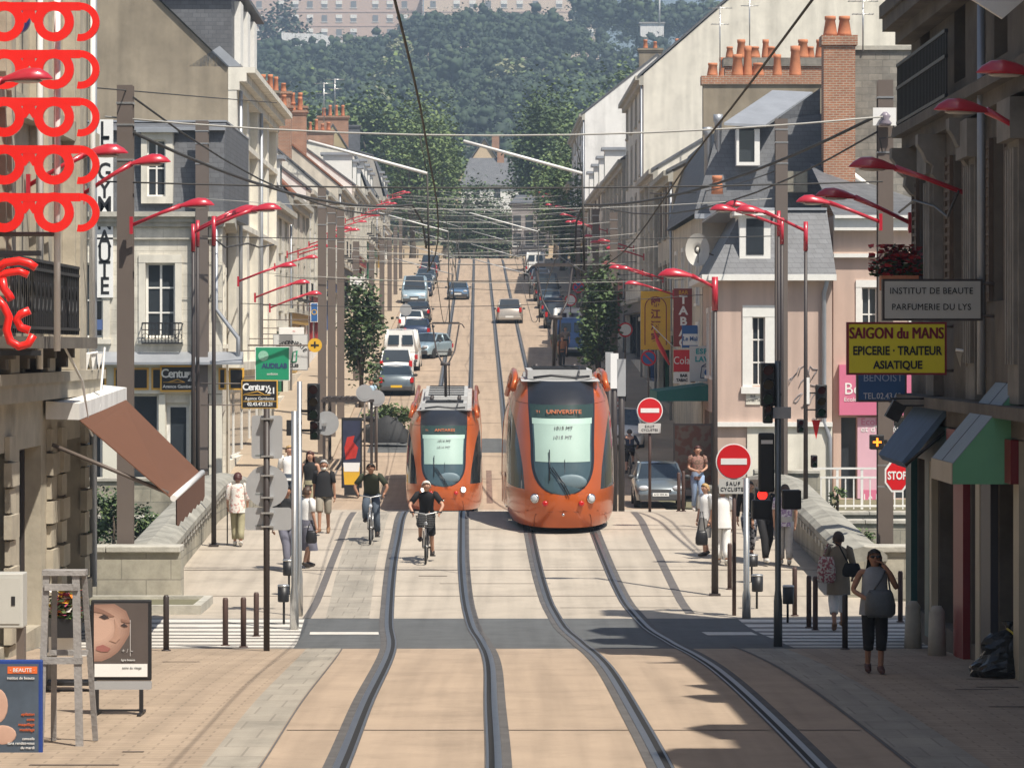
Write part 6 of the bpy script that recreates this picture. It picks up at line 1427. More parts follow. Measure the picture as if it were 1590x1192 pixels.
def person(label, px, d, h=1.6, rz=0.0, pose=None, skin=None, hair=None, top=None, sleeve=1.0, hem=.86, tw=1.0, bot=None, blen=.1, skirt=False, bw=1.0, shoes=None, long_hair=False, beard=None, coat=False, z=None, x=None, detail=True, group=None, fat=1.0):
    J = dict(STAND if pose is None else pose); k = h / 1.72
    t = thing("person", label, "person", (X(px, d) if x is None else x, d, gz(d) if z is None else z), rz, group); t.scale = (k, k, k)
    skin = skin or skinm; V = Vector
    names = ["pel", "spi", "che", "nec", "hea", "hipL", "kneeL", "ankL", "toeL", "hipR", "kneeR", "ankR", "toeR", "shL", "elL", "wrL", "haL", "shR", "elR", "wrR", "haR"]
    hd = V(J["hea"]); up = (hd - V(J["nec"])).normalized()
    nodes = [J[n] for n in names] + [tuple(hd + up * .09), tuple(hd - up * .055 + V((0, -.02, 0)))]
    ix = {n: i for i, n in enumerate(names)}; top_i, jaw_i = len(names), len(names) + 1
    E = [("pel", "spi"), ("spi", "che"), ("che", "nec"), ("pel", "hipL"), ("hipL", "kneeL"), ("kneeL", "ankL"), ("ankL", "toeL"), ("pel", "hipR"), ("hipR", "kneeR"), ("kneeR", "ankR"), ("ankR", "toeR"),
         ("che", "shL"), ("shL", "elL"), ("elL", "wrL"), ("wrL", "haL"), ("che", "shR"), ("shR", "elR"), ("elR", "wrR"), ("wrR", "haR")]
    ed = [(ix[a], ix[b]) for a, b in E] + [(ix["nec"], jaw_i), (jaw_i, ix["hea"]), (ix["hea"], top_i)]
    rd = dict(pel=.11, spi=.098, che=.098, nec=.047, hea=.106, hipL=.085, hipR=.085, kneeL=.055, kneeR=.055, ankL=.038, ankR=.038, toeL=.035, toeR=.035, shL=.052, shR=.052, elL=.04, elR=.04, wrL=.027, wrR=.027, haL=.036, haR=.036)
    vs, fs = skin_mesh(nodes, ed, [rd[n] for n in names] + [.075, .068])
    b = MB(); b.add(vs, fs, 0, True)
    # fingers, thumb, nose, ears
    for sd, sg in (("L", -1), ("R", 1)):
        wv, hv = V(J["wr" + sd]), V(J["ha" + sd]); ax_ = (hv - wv).normalized(); side = ax_.cross(V((1, 0, 0)))
        if side.length < .2: side = ax_.cross(V((0, 0, 1)))
        side.normalize(); palm = side.cross(ax_).normalized()
        for q, (o_, ln) in enumerate(((-.026, .068), (-.009, .078), (.009, .074), (.026, .058))):
            p0 = hv + side * o_ + ax_ * .012; b.path([p0, p0 + ax_ * ln * .55 - palm * .008 * sg, p0 + ax_ * ln * .9 - palm * .026 * sg], [.0095, .0085, .006], 5)
        p0 = hv - ax_ * .02 + side * -.03; b.path([p0, p0 - side * .03 + ax_ * .025, p0 - side * .034 + ax_ * .055], [.011, .01, .007], 5)
    fwd = V((0, -1, 0)); 
    b.path([hd + fwd * .088 + up * .03, hd + fwd * .115 - up * .012], [.008, .016], 6)
    for sg in (-1, 1): b.ell(hd + V((sg * .094, .005, 0)), (.012, .024, .032), 6, 4)
    b.build("body", skin, t)
    if detail:
        e = MB()
        for sg in (-1, 1): e.ell(hd + V((sg * .034, -.092, 0)) + up * .022, (.012, .008, .007), 6, 4)
        e.build("eyes", mat("eye_dark", (.03, .02, .018), .3, 0), t)
        MB().ell(hd + V((0, -.09, 0)) - up * .045, (.024, .008, .007), 8, 4).build("mouth", mat("lips", (.32, .1, .09), .5, 0), t)
    if hair:
        hm = MB(); n, m_ = 14, 8; vs = []
        for i in range(m_ + 1):
            for q in range(n):
                a = 2 * pi * q / n; fr_ = max(0, -sin(a)) ; zlow = -.055 + .14 * (fr_ ** .45) - (.2 if long_hair and sin(a) > -.35 else 0)
                zz = .134 + (zlow - .134) * i / m_; r = .1 * max(0.0, 1 - min(1, (max(zz, 0) / .136)) ** 2.4) ** .5 if zz > 0 else .1 * (1 - .12 * min(1, -zz * 12)) + (.035 if long_hair else 0) * min(1, -zz * 5); r *= 1 + .05 * sin(q * 5.3 + i * 2.1)
                vs.append(tuple(hd + V((r * cos(a), r * sin(a) * 1.05 + .012, 0)) + up * zz))
        hm.add(vs, [(i * n + q, i * n + (q + 1) % n, (i + 1) * n + (q + 1) % n, (i + 1) * n + q) for i in range(m_) for q in range(n)], 0, True)
        hm.build("hair", hair, t)
    if beard: MB().ell(hd + V((0, -.055, 0)) - up * .075, (.06, .05, .05), 10, 6).build("beard", beard, t)
    # clothes
    def ring(mb, cs, n=18):
        vs = []; 
        for c, rx, ry in cs:
            for q in range(n):
                a = 2 * pi * q / n; vs.append((c[0] + rx * cos(a), c[1] + ry * sin(a), c[2]))
        mb.add(vs, [(i * n + q, i * n + (q + 1) % n, (i + 1) * n + (q + 1) % n, (i + 1) * n + q) for i in range(len(cs) - 1) for q in range(n)], 0, True)
    P = lambda n: V(J[n])
    if top:
        pl, sp, ch, nk = P("pel"), P("spi"), P("che"), P("nec"); dn = (pl - sp).normalized(); f_ = fat
        low = pl + dn * (.94 - hem)
        tm = MB(); cs = [(low, .17 * tw * f_, .125 * tw * f_), (pl + (low - pl) * .4, .165 * tw * f_, .125 * tw * f_), (sp.lerp(pl, .35), .148 * tw * f_, .112 * tw * f_), (sp.lerp(ch, .5), .158 * f_, .118 * f_), (ch, .172, .122), (ch.lerp(nk, .45), .165, .10), (ch.lerp(nk, .72), .12, .08), (ch.lerp(nk, .95), .065, .06)]
        ring(tm, cs)
        for sd in "LR":
            s_, e_, w_ = P("sh" + sd), P("el" + sd), P("wr" + sd); sh0 = s_ * .75 + ch * .25 + V((0, 0, .03))
            if sleeve > 0:
                if sleeve <= 1: q = s_.lerp(e_, sleeve); tm.path([sh0, s_, q], [.068, .07, .064], 10)
                else: q = e_.lerp(w_, sleeve - 1); tm.path([sh0, s_, e_, q], [.068, .069, .056, .045], 10)
        tm.build("coat" if coat else "top", top, t)
    if bot:
        bm = MB(); pl = P("pel")
        if skirt:
            kn = (P("kneeL") + P("kneeR")) / 2; ring(bm, [(pl + V((0, 0, .1)), .145, .11), (pl, .17, .13), (pl.lerp(kn, .5), .18, .15), (pl.lerp(kn, blen), .19, .165)]); bm.build("skirt", bot, t)
        else:
            ring(bm, [(pl + V((0, 0, .12)), .145 * fat, .11 * fat), (pl, .168 * fat, .126 * fat), (pl - V((0, 0, .07)), .15, .12), (pl - V((0, 0, .12)), .09, .09)])
            for sd in "LR":
                h_, k_, a_ = P("hip" + sd), P("knee" + sd), P("ank" + sd); tl = (h_ - k_).length + (k_ - a_).length; ll = blen
                if ll < 1: bm.path([h_ + V((0, 0, .02)), h_.lerp(k_, ll * .6), h_.lerp(k_, ll)], [.098, .092 * bw, .085 * bw], 12)
                else: bm.path([h_ + V((0, 0, .02)), h_.lerp(k_, .5), k_, k_.lerp(a_, (ll - 1) * .6), k_.lerp(a_, ll - 1)], [.098, .09, .07 * bw, .062 * bw, .058 * bw], 12)
            bm.build("trousers" if blen > 1.1 else "shorts", bot, t)
    if shoes:
        for sd in "LR":
            a_, o_ = P("ank" + sd), P("toe" + sd); v = (o_ - a_); v.z = 0; sm = MB()
            sm.path([a_ - v * .35 + V((0, 0, -.035)), a_ + V((0, 0, -.015)), a_.lerp(o_, .7) + V((0, 0, -.01)), o_ + v.normalized() * .05 - V((0, 0, .002))], [.036, .05, .046, .026], 8, flat=1)
            sm.build("shoe", shoes, t)
    return t
def bag(label, par_loc, sz, m, strap=None, name="handbag", rz=0):
    """held or slung bag: a thing of its own with handle"""
    t = thing(name, label, "bag", par_loc, rz); w_, dp, hh = sz; n = 14
    b = MB(); prof = [(.75, .8, 0), (1, 1, .12), (1.02, 1.05, .45), (.85, .7, .85), (.7, .3, 1.0)]
    vs = [(w_ / 2 * a * cos(2 * pi * q / n) * (abs(cos(2 * pi * q / n)) ** -.25 if abs(cos(2 * pi * q / n)) > .2 else 1), dp / 2 * c * sin(2 * pi * q / n), hh * z) for a, c, z in prof for q in range(n)]
    fs = [(i * n + q, i * n + (q + 1) % n, (i + 1) * n + (q + 1) % n, (i + 1) * n + q) for i in range(4) for q in range(n)] + [tuple(range(n))[::-1], tuple(4 * n + q for q in range(n))]
    b.add(vs, fs, 0, True); b.build("pouch", m, t)
    if strap: MB().path([(p[0], p[1], p[2]) for p in strap], .012, 5).build("strap", m, t)
    return t
hb_ = mat("hair_black", (.014, .011, .01), .5, .2, 20); hbr = mat("hair_brown", (.06, .032, .018), .55, .2, 20); hgr = mat("hair_grey", (.40, .39, .37), .6, .15, 20); hbl = mat("hair_blond", (.42, .27, .11), .55, .2, 20); hwh = mat("hair_white", (.72, .68, .60), .6, .1, 20); hdk = mat("hair_auburn", (.07, .022, .018), .5, .2, 20)
blackc = cloth("black", (.014, .014, .016)); greyc = cloth("grey", (.20, .21, .24)); khaki = cloth("khaki", (.36, .33, .21)); shortc = cloth("taupe_shorts", (.27, .24, .19)); whitec = cloth("white", (.80, .79, .77), .04); bluej = cloth("jeans", (.24, .33, .48)); dkjean = cloth("dark_jeans", (.07, .09, .12)); olive = cloth("olive", (.035, .042, .024)); gskirt = cloth("grey_skirt", (.22, .21, .20)); taupe = cloth("taupe_coat", (.27, .225, .165)); slatec = cloth("slate", (.15, .15, .19)); topg = cloth("grey_top", (.25, .27, .30))
shoeb = mat("shoe_dark", (.03, .022, .018), .5, .1, 6); shoet = mat("shoe_tan", (.22, .12, .06), .6, .1, 6); shoew = mat("shoe_white", (.6, .58, .54), .6, .1, 6)
floral = printed("floral_blouse", (.75, .70, .64), (.55, .30, .26), 16, .55, .63); camo = printed("patterned_leggings", (.03, .03, .04), (.5, .5, .52), 14); brownp = printed("brown_print", (.17, .11, .08), (.30, .16, .13), 18); purplep = printed("purple_print", (.60, .56, .62), (.28, .2, .34), 22); flbag = printed("floral_bag", (.6, .56, .5), (.35, .10, .12), 26)
person("old woman with a cane and flowered blouse walking away along the left parapet", 369, 70, 1.56, pi, dict(WALK2, haR=(.24, -.2, .86), wrR=(.24, -.13, .93)), hair=hdk, top=floral, sleeve=1.3, hem=.78, tw=1.12, bot=khaki, blen=1.85, bw=1.25, shoes=shoew)
t = thing("walking_cane", "thin dark walking cane held by the woman in the flowered blouse", "cane", (X(369, 70) - .235, 70.22, gz(70)))
MB().path([(0, 0, 0), (0, 0, .74), (.0, -.03, .8), (0, -.1, .8)], .014, 6).build("shaft", darkp, t); MB().lathe((0, 0, 0), [(.022, 0), (.02, .04)], 8).build("ferrule", black, t)
person("grey bearded man in a black t-shirt and taupe shorts walking towards us", 503, 72.6, 1.62, 0, dict(WALK, haR=(.25, -.06, .8), wrR=(.25, -.03, .88)), skin=skind, hair=hgr, beard=mat("hair_white", (.7, .7, .7)), top=blackc, sleeve=.85, hem=.86, tw=1.16, fat=1.14, bot=shortc, blen=1.02, bw=1.2, shoes=shoet)
person("man in a dark shirt and slate trousers half hidden by the grey sign backs", 444, 65.5, 1.68, .5, WALK, skin=skind, hair=hb_, top=blackc, sleeve=1.2, hem=.85, bot=slatec, blen=1.9, bw=1.15, shoes=shoeb)
person("woman in a white top and long slate skirt passing behind the steel posts", 476, 66, 1.62, pi * .75, WALK2, hair=hbr, top=whitec, sleeve=.8, hem=.86, bot=slatec, skirt=True, blen=1.35, shoes=shoeb)
bag("small black handbag carried beside the slate skirt", (X(484, 65.8), 65.7, gz(66) + .5), (.22, .1, .25), mat("leather_black", (.015, .015, .017), .4, .1, 5), [(-.08, 0, .24), (-.03, 0, .4), (.03, 0, .4), (.08, 0, .24)])
person("fair haired woman in a white blouse, farthest of the group behind the posts", 449, 77, 1.64, .2, STAND, hair=hbl, top=whitec, sleeve=.9, bot=dkjean, blen=1.9, shoes=shoeb)
person("young woman in a black sleeveless top by the bearded man's shoulder", 482, 74.5, 1.64, -.3, WALK2, hair=hdk, long_hair=True, top=blackc, sleeve=0, bot=khaki, blen=1.6, shoes=shoeb)
person("woman in a brown print top and pale jeans walking by the grey hatchback", 1083, 82.5, 1.63, .1, dict(WALK2, wrL=(-.08, -.2, 1.06), haL=(.0, -.22, 1.05), wrR=(.1, -.18, 1.05), haR=(.03, -.22, 1.04), elL=(-.24, -.02, 1.13), elR=(.24, -.02, 1.13)), hair=hdk, top=brownp, sleeve=.6, hem=.82, bot=bluej, blen=1.92, shoes=shoew)
person("old woman in a white blouse and grey skirt with a black bag", 1096, 68, 1.5, -.9, WALK2, hair=hbl, top=whitec, sleeve=1.0, hem=.84, tw=1.1, bot=gskirt, skirt=True, blen=1.15, shoes=shoeb)
bag("black handbag hanging low from the old woman's arm", (X(1089, 67.6), 67.5, gz(68) + .26), (.25, .13, .3), mat("leather_black", (0, 0, 0)), [(-.07, 0, .28), (-.02, 0, .68), (.02, 0, .68), (.07, 0, .28)])
person("woman dressed all in white seen from behind by the no entry sign", 1122, 66.4, 1.6, pi, WALK2, hair=hbr, top=whitec, sleeve=.75, hem=.80, tw=1.15, bot=whitec, blen=1.9, bw=1.3, shoes=shoew)
person("woman in a black jacket and black and white patterned leggings", 1163, 67.4, 1.6, .1, WALK, hair=hb_, top=blackc, sleeve=1.8, hem=.84, bot=camo, blen=1.75, shoes=shoeb)
person("youth in a dark tracksuit walking behind the red pedestrian light", 1188, 66.6, 1.66, .3, WALK, hair=hb_, top=blackc, sleeve=1.8, hem=.86, bot=blackc, blen=1.92, bw=1.15, shoes=shoew)
person("person in a purple print top and grey trousers behind the black signal boxes", 1219, 66.4, 1.62, pi, WALK2, hair=hbr, top=purplep, sleeve=.8, hem=.82, bot=cloth("light_grey", (.42, .41, .40)), blen=1.92, bw=1.2, shoes=shoew)
person("woman in a taupe coat and white cropped trousers walking away on the zebra", 1302, 54.4, 1.62, pi, dict(WALK, elL=(-.25, .04, 1.13), wrL=(-.26, -.1, .95), haL=(-.26, -.15, .9)), skin=skind, hair=hbr, top=taupe, sleeve=1.7, hem=.62, tw=1.22, coat=True, bot=whitec, blen=1.55, bw=1.25, shoes=shoet)
bag("flowered cloth bag hanging at the left side of the taupe coat", (X(1283, 54.2), 54.2, gz(54) + .78), (.3, .16, .42), flbag, [(-.06, 0, .4), (.03, .05, .62), (.12, .1, .6)])
bag("dark shoulder bag with studs on the right hip of the taupe coat", (X(1322, 54.2), 54.15, gz(54) + .88), (.3, .12, .22), blackc, [(-.05, 0, .2), (-.2, .02, .5), (-.3, .08, .56)])
pw = dict(WALK2, elR=(.30, -.04, 1.15), wrR=(.16, -.17, 1.42), haR=(.08, -.16, 1.50), elL=(-.30, .0, 1.13), wrL=(-.12, -.17, 1.02), haL=(-.05, -.2, 1.03), nec=(0, -.005, 1.46), hea=(-.005, -.04, 1.57))
w1 = person("dark haired woman in sunglasses and a grey top walking in the shade on the right", 1358, 41.7, 1.58, 0, pw, skin=skind, hair=hb_, long_hair=True, top=topg, sleeve=0, hem=.80, tw=1.14, fat=1.1, bot=blackc, blen=1.45, bw=1.2, shoes=mat("sandal", (.09, .035, .03), .6, .1, 5))
sgl = MB(); 
for sg in (-1, 1): sgl.ell((-.005 + sg * .037, -.142, 1.592), (.034, .01, .022), 10, 6)
sgl.box((-.05, -.148, 1.598), (.04, -.138, 1.606)); sgl.build("sunglasses", black, w1)
bag("big slate grey shoulder bag with metal studs on the hip of the woman in sunglasses", (X(1366, 41.5), 41.46, gz(41.7) + .72), (.38, .2, .34), mat("slate_leather", (.075, .085, .095), .45, .2, 6, bump=.3), [(-.1, .02, .3), (.03, .06, .48), (.1, .2, .6), (.13, .28, .5), (.14, .12, .3)])
t = thing("mobile_phone", "small dark phone in the hand of the woman in sunglasses", "phone", (X(1358, 41.5) - .045, 41.44, gz(41.7) + .94)); MB().box((-.025, -.008, 0), (.025, .008, .1)).build("case", black, t, bevel=.004); MB().box((-.02, -.0095, .015), (.02, -.0085, .09)).build("screen", tglass, t)
# cyclists
def bicycle(label, px, d, col, rz=0.0, basket=False, x=None):
    t = thing("bicycle", label, "bicycle", (X(px, d) if x is None else x, d, gz(d)), rz)
    def wheel(y):
        m = MB(); n = 28; pts = [(0, .335 * cos(2 * pi * k / n), .335 * sin(2 * pi * k / n)) for k in range(n + 1)]; m.path(pts, .021, 6, 0, False); wo = m.build("wheel", tyre, t, (0, y, .355))
        m = MB(); pts = [(0, .305 * cos(2 * pi * k / n), .305 * sin(2 * pi * k / n)) for k in range(n + 1)]; m.path(pts, .012, 5, 0, False)
        for k in range(14): m.path([(.02 * (-1) ** k, 0, 0), (0, .3 * cos(2 * pi * k / 14), .3 * sin(2 * pi * k / 14))], .0025, 3, 0, False)
        m.tube((-.05, 0, 0), (.05, 0, 0), .022, n=8); m.build("rim", alu, wo)
    wheel(0); wheel(1.06)
    fr = MB(); hd_, st_, bb, rw = (0, .2, .86), (0, .74, .82), (0, .62, .30), (0, 1.06, .355)
    fr.path([hd_, (0, .14, .7), (0, .02, .4), (0, 0, .355)], [.02, .02, .014, .012], 6); fr.path([(0, .15, .72), bb], .02, 6); fr.path([bb, st_], .018, 6); fr.path([(0, .17, .8), st_], .017, 6)
    for sg in (-1, 1): fr.path([bb, (sg * .05, 1.06, .355)], .011, 5); fr.path([st_, (sg * .05, 1.06, .355)], .009, 5); fr.path([(sg * .05, .1, .66), (sg * .05, 0, .355)], .012, 5)
    fr.build("frame", col, t)
    hb = MB(); hb.path([(-.3, .3, 1.02), (-.2, .18, 1.02), (0, .17, .98), (.2, .18, 1.02), (.3, .3, 1.02)], .014, 6); hb.path([(0, .2, .86), (0, .17, .98)], .016, 6)
    for sg in (-1, 1): hb.path([(sg * .22, .2, 1.02), (sg * .31, .31, 1.02)], .02, 6, 1)
    hb.build("handlebar", [alu, black], t)
    sd = MB(); sd.path([st_, (0, .78, .93)], .014, 6); sd.build("seat_post", alu, t); MB().ell((0, .80, .96), (.085, .15, .04), 12, 6).build("saddle", black, t)
    ck = MB(); ck.tube((-.08, .62, .3), (.08, .62, .3), .02, n=6); ck.path([(.08, .62, .3), (.08, .66, .14)], .011, 5); ck.path([(-.08, .62, .3), (-.08, .58, .46)], .011, 5)
    ck.box((.07, .61, .12), (.18, .71, .145)); ck.box((-.18, .53, .455), (-.07, .63, .48)); ck.build("crank", bump_, t)
    for y in (0, 1.06):
        mg = MB(); mg.path([(0, y + .365 * cos(R(a)), .355 + .365 * sin(R(a))) for a in (range(20, 150, 16) if y == 0 else range(10, 170, 16))], .022, 4, 0); mg.build("mudguard", col, t)
    MB().ell((0, .1, .8), (.04, .04, .045), 8, 6).build("lamp", hl_off, t)
    if basket:
        bk = MB(); n = 16
        for k in range(6):
            z = .74 + k * .045; q = .78 + .04 * k; bk.path([(.2 * q * cos(2 * pi * j / n), -.02 + .13 * q * sin(2 * pi * j / n), z) for j in range(n + 1)], .008, 4, 0, False)
        for j in range(n): a = 2 * pi * j / n; bk.path([(.2 * .78 * cos(a), -.02 + .13 * .78 * sin(a), .74), (.2 * .98 * cos(a), -.02 + .13 * .98 * sin(a), .965)], .006, 4, 0, False)
        bk.box((-.15, -.1, .735), (.15, .06, .745)); bk.build("basket", mat("basket_wire", (.05, .05, .05), .6, .1, 5), t)
    return t
def RIDE(lean=.12, wide=.26): return dict(pel=(0, .78, 1.04), spi=(0, .72 - lean * .4, 1.2), che=(0, .66 - lean, 1.38), nec=(0, .60 - lean * 1.2, 1.52), hea=(0, .56 - lean * 1.4, 1.63),
    hipL=(-.09, .74, 1.0), kneeL=(-.12, .40, .82), ankL=(-.13, .56, .53), toeL=(-.13, .42, .49), hipR=(.09, .74, 1.0), kneeR=(.11, .50, .62), ankR=(.13, .68, .23), toeR=(.13, .54, .18),
    shL=(-.19, .64 - lean, 1.45), elL=(-wide - .06, .46 - lean * .5, 1.22), wrL=(-.28, .34, 1.07), haL=(-.28, .27, 1.05), shR=(.19, .64 - lean, 1.45), elR=(wide + .06, .46 - lean * .5, 1.22), wrR=(.28, .34, 1.07), haR=(.28, .27, 1.05))
bicycle("silver bicycle ridden by the man in the olive shirt", 575, 70.4, alu)
person("man in an olive t-shirt and jeans riding a bicycle towards us", 575, 70.4, 1.68, 0, RIDE(.2, .3), skin=skind, hair=hb_, top=olive, sleeve=.75, hem=.92, tw=1.05, fat=1.1, bot=dkjean, blen=1.92, bw=1.15, shoes=shoeb)
bicycle("dark city bicycle with a front basket ridden by the white haired woman", 661, 66.6, mat("bike_grey", (.12, .11, .11), .4, .1, 3), basket=True)
person("white haired woman in a black dress riding a bicycle towards us", 661, 66.6, 1.62, 0, RIDE(.06, .3), hair=hwh, top=blackc, sleeve=.7, hem=.92, bot=blackc, blen=1.05, bw=1.35, shoes=shoeb)
bicycle("dark bicycle seen from behind beside the white estate car", 977, 119, bump_, pi)
person("cyclist in dark clothes riding away on the right beyond the bridge", 977, 119, 1.66, pi, RIDE(.2, .26), hair=hb_, top=cloth("navy", (.02, .025, .05)), sleeve=1.4, hem=.92, bot=blackc, blen=1.2, shoes=shoeb, detail=False)
for px, d, tp, bt, lb in ((873, 172, cloth("rust", (.30, .12, .05)), blackc, "person in a rust top walking by the blue van"), (862, 178, cloth("sage", (.24, .26, .2)), khaki, "person in a sage top walking ahead of the rust top"), (878, 181, printed("dull_check", (.3, .25, .2), (.2, .15, .15)), blackc, "person in a checked shirt beside the blue van's bonnet"),
                         (576, 141, cloth("sky", (.35, .48, .6)), whitec, "person in a sky blue top standing at the foot of the clipped left tree")):
    person(lb, px, d, 1.66, 0, WALK2, hair=hbr, top=tp, sleeve=.8, bot=bt, blen=1.9, shoes=shoeb, detail=False, z=gz(d) + .1)
# ------------------------------------------------------------------ bollards, signs, signals, bins
def bollard(label, px, d, h, m=darkp, grp=None):
    t = thing("bollard", label, "bollard", (X(px, d), d, gz(d)), 0, grp)
    MB().path([(0, 0, 0), (0, 0, h - .03), (0, 0, h)], [.042, .042, .03], 10).build("post", m, t); MB().lathe((0, 0, 0), [(.07, 0), (.065, .02)], 10).build("base_ring", m, t); return t
rustp = mat("brown_post_paint", (.085, .05, .042), .55, .1, 4)
for px, d, h, lb, m in ((258, 48.0, .80, "dark bollard between the face poster and the grey sign backs", darkp), (350, 49.8, .72, "brown bollard at the left edge of the zebra, nearest the awning", rustp), (378, 49.3, .74, "brown bollard in the middle of the left zebra trio", rustp), (398, 52.6, .70, "brown bollard of the left zebra trio, close by the grey sign backs", rustp),
                        (1133, 62.5, .86, "brown bollard between the lamp post and the no entry sign", rustp), (1234, 57.5, .84, "brown bollard right of the waste bin by the signal pole", rustp), (1256, 55.0, .86, "brown bollard left of the woman in the taupe coat, farther of two", rustp), (1266, 54.4, .88, "brown bollard left of the woman in the taupe coat, nearer of two", rustp),
                        (1312, 48.6, .80, "dark bollard in the shade right of the taupe coat", darkp), (1398, 56.2, .86, "brown bollard behind the shoulder of the woman in sunglasses", rustp), (1054, 81.5, .95, "brown bollard in front of the grey hatchback, left of two", rustp), (1061, 81.0, .98, "brown bollard in front of the grey hatchback, right of two", rustp)):
    bollard(lb, px, d, h, m)
def post(t, x, d, z0, z1, r, m, name="post", flare=False):
    mb = MB(); h = z1 - z0
    mb.path([(0, 0, 0), (0, 0, h * .16), (0, 0, h * .2), (0, 0, h)] if flare else [(0, 0, 0), (0, 0, h)], [r * 1.45, r * 1.4, r, r] if flare else r, 10); o = mb.build(name, m, t); return o
def signpost(name, label, px, d, ytop, r, m, cat="sign", flare=False):
    z0 = gz(d); zt = Z(ytop, d); t = thing(name, label, cat, (X(px, d), d, z0)); post(t, 0, d, z0, zt, r, m, flare=flare); return t
redsign = mat("traffic_red", (.60, .012, .018), .4, .02, 2); tr_white = mat("traffic_white", (.80, .80, .79), .4, .02, 2)
# back of three road signs
d = 48.0; t = signpost("sign_post", "brown post carrying three grey sign backs seen from behind", 414, d, 634, .045, darkp)
def L_(py, d=d): return Z(py, d) - gz(d)
def rrect(mb, x0, x1, z0, z1, r, y0, y1, mi=0):
    p = []
    for cx_, cz_, a0 in ((x1 - r, z1 - r, 0), (x0 + r, z1 - r, 90), (x0 + r, z0 + r, 180), (x1 - r, z0 + r, 270)):
        for k in range(5): a = R(a0 + 22.5 * k); p.append((cx_ + r * cos(a), cz_ + r * sin(a)))
    mb.prism(p, 'y', y0, y1, mi); return mb
o = lambda px: X(px, d) - X(414, d)
rrect(MB(), o(390), o(438), L_(712), L_(645), .04, .06, .075).build("sign_plate", greyback, t); MB().disc((0, .066, L_(755)), .305, .015).build("sign_plate", greyback, t); rrect(MB(), o(380), o(452), L_(823), L_(788), .04, .06, .075).build("sign_plate", greyback, t)
for y in (650, 708, 738, 772, 796, 817): MB().box((-.075, -.055, L_(y) - .012), (.1, .06, L_(y) + .012)).build("clamp", alu, t)
for y in (707, 767, 816): MB().box((o(396), .056, L_(y) - .01), (o(408), .059, L_(y) + .01)).build("sticker", mat("grey_ink", (.2, .2, .2)), t)
# no entry signs
def no_entry(label, px, py, d, r_px, pole_px, ybase, plate):
    r = r_px * d / F; t = signpost("no_entry_sign", label, pole_px, d, py - r_px + 4, .035, rustp); x = X(px, d) - X(pole_px, d); z = Z(py, d) - gz(d)
    MB().disc((x, -.06, z), r, .02, 36).build("rim", tr_white, t); MB().disc((x, -.074, z), r * .93, .008, 36).build("disc", redsign, t)
    MB().box((x - r * .72, -.084, z - r * .17), (x + r * .72, -.079, z + r * .17)).build("bar", tr_white, t)
    x0, x1, y0, y1 = [v for v in plate]; xa, xb = X(x0, d) - X(pole_px, d), X(x1, d) - X(pole_px, d); za, zb = Z(y1, d) - gz(d), Z(y0, d) - gz(d)
    p = rrect(MB(), xa, xb, za, zb, .02, -.07, -.055).build("plate", mat("plate_grey", (.52, .52, .50), .5, .05, 3), t)
    s_ = (zb - za) * .36; text("SAUF", s_, ((xa + xb) / 2, -.074, za + (zb - za) * .68), black, p, sx=1.0, sp=1.25); text("CYCLISTES", s_, ((xa + xb) / 2, -.074, za + (zb - za) * .3), black, p, sx=.92, sp=1.1)
no_entry("large no entry sign with a cyclists plate on the right of the bridge", 1139, 716, 57.6, 28, 1140, 955, (1116, 1160, 743, 766))
no_entry("smaller no entry sign with a cyclists plate close to the right tram", 1009, 637, 79.5, 20, 1009, 790, (991, 1026, 657, 672))
# stop sign on the tall right mast
d = 63.4; t = thing("stop_sign", "red octagonal STOP sign strapped to the tall right mast", "sign", (X(1391, d), d, Z(738, d))); ra, rb_ = 19 * d / F, 25 * d / F
def octo(mb, k, y0, y1):
    mb.prism([(ra * k * q, rb_ * k * s_) for q, s_ in ((1, .42), (.45, 1), (-.45, 1), (-1, .42), (-1, -.42), (-.45, -1), (.45, -1), (1, -.42))], 'y', y0, y1); return mb
octo(MB(), 1.0, -.2, -.18).build("rim", tr_white, t); octo(MB(), .86, -.206, -.201).build("disc", redsign, t); text("STOP", .21, (0, -.21, 0), tr_white, t, sx=.72, bold=.006)
for z in (-.2, .2): MB().box((-.36, -.178, z - .015), (0, -.15, z + .015)).build("strap", alu, t)
# pedestrian signal with orange cross on the same mast
d = 62.9; t = thing("tram_signal", "small black signal box showing an orange cross on the tall right mast", "signal", (X(1361, d), d, Z(686, d)))
MB().box((-.13, -.12, -.14), (.13, .08, .14)).build("housing", black, t, bevel=.02); am = mat("orange_light", (.9, .2, .02), .4, 0, emit=((1, .25, .02), 1.6)); MB().box((-.08, -.13, -.018), (.08, -.122, .018)).box((-.018, -.1305, -.08), (.018, -.1215, .08)).build("light", am, t)
MB().box((.1, .0, -.04), (.2, .06, .04)).build("bracket", black, t)
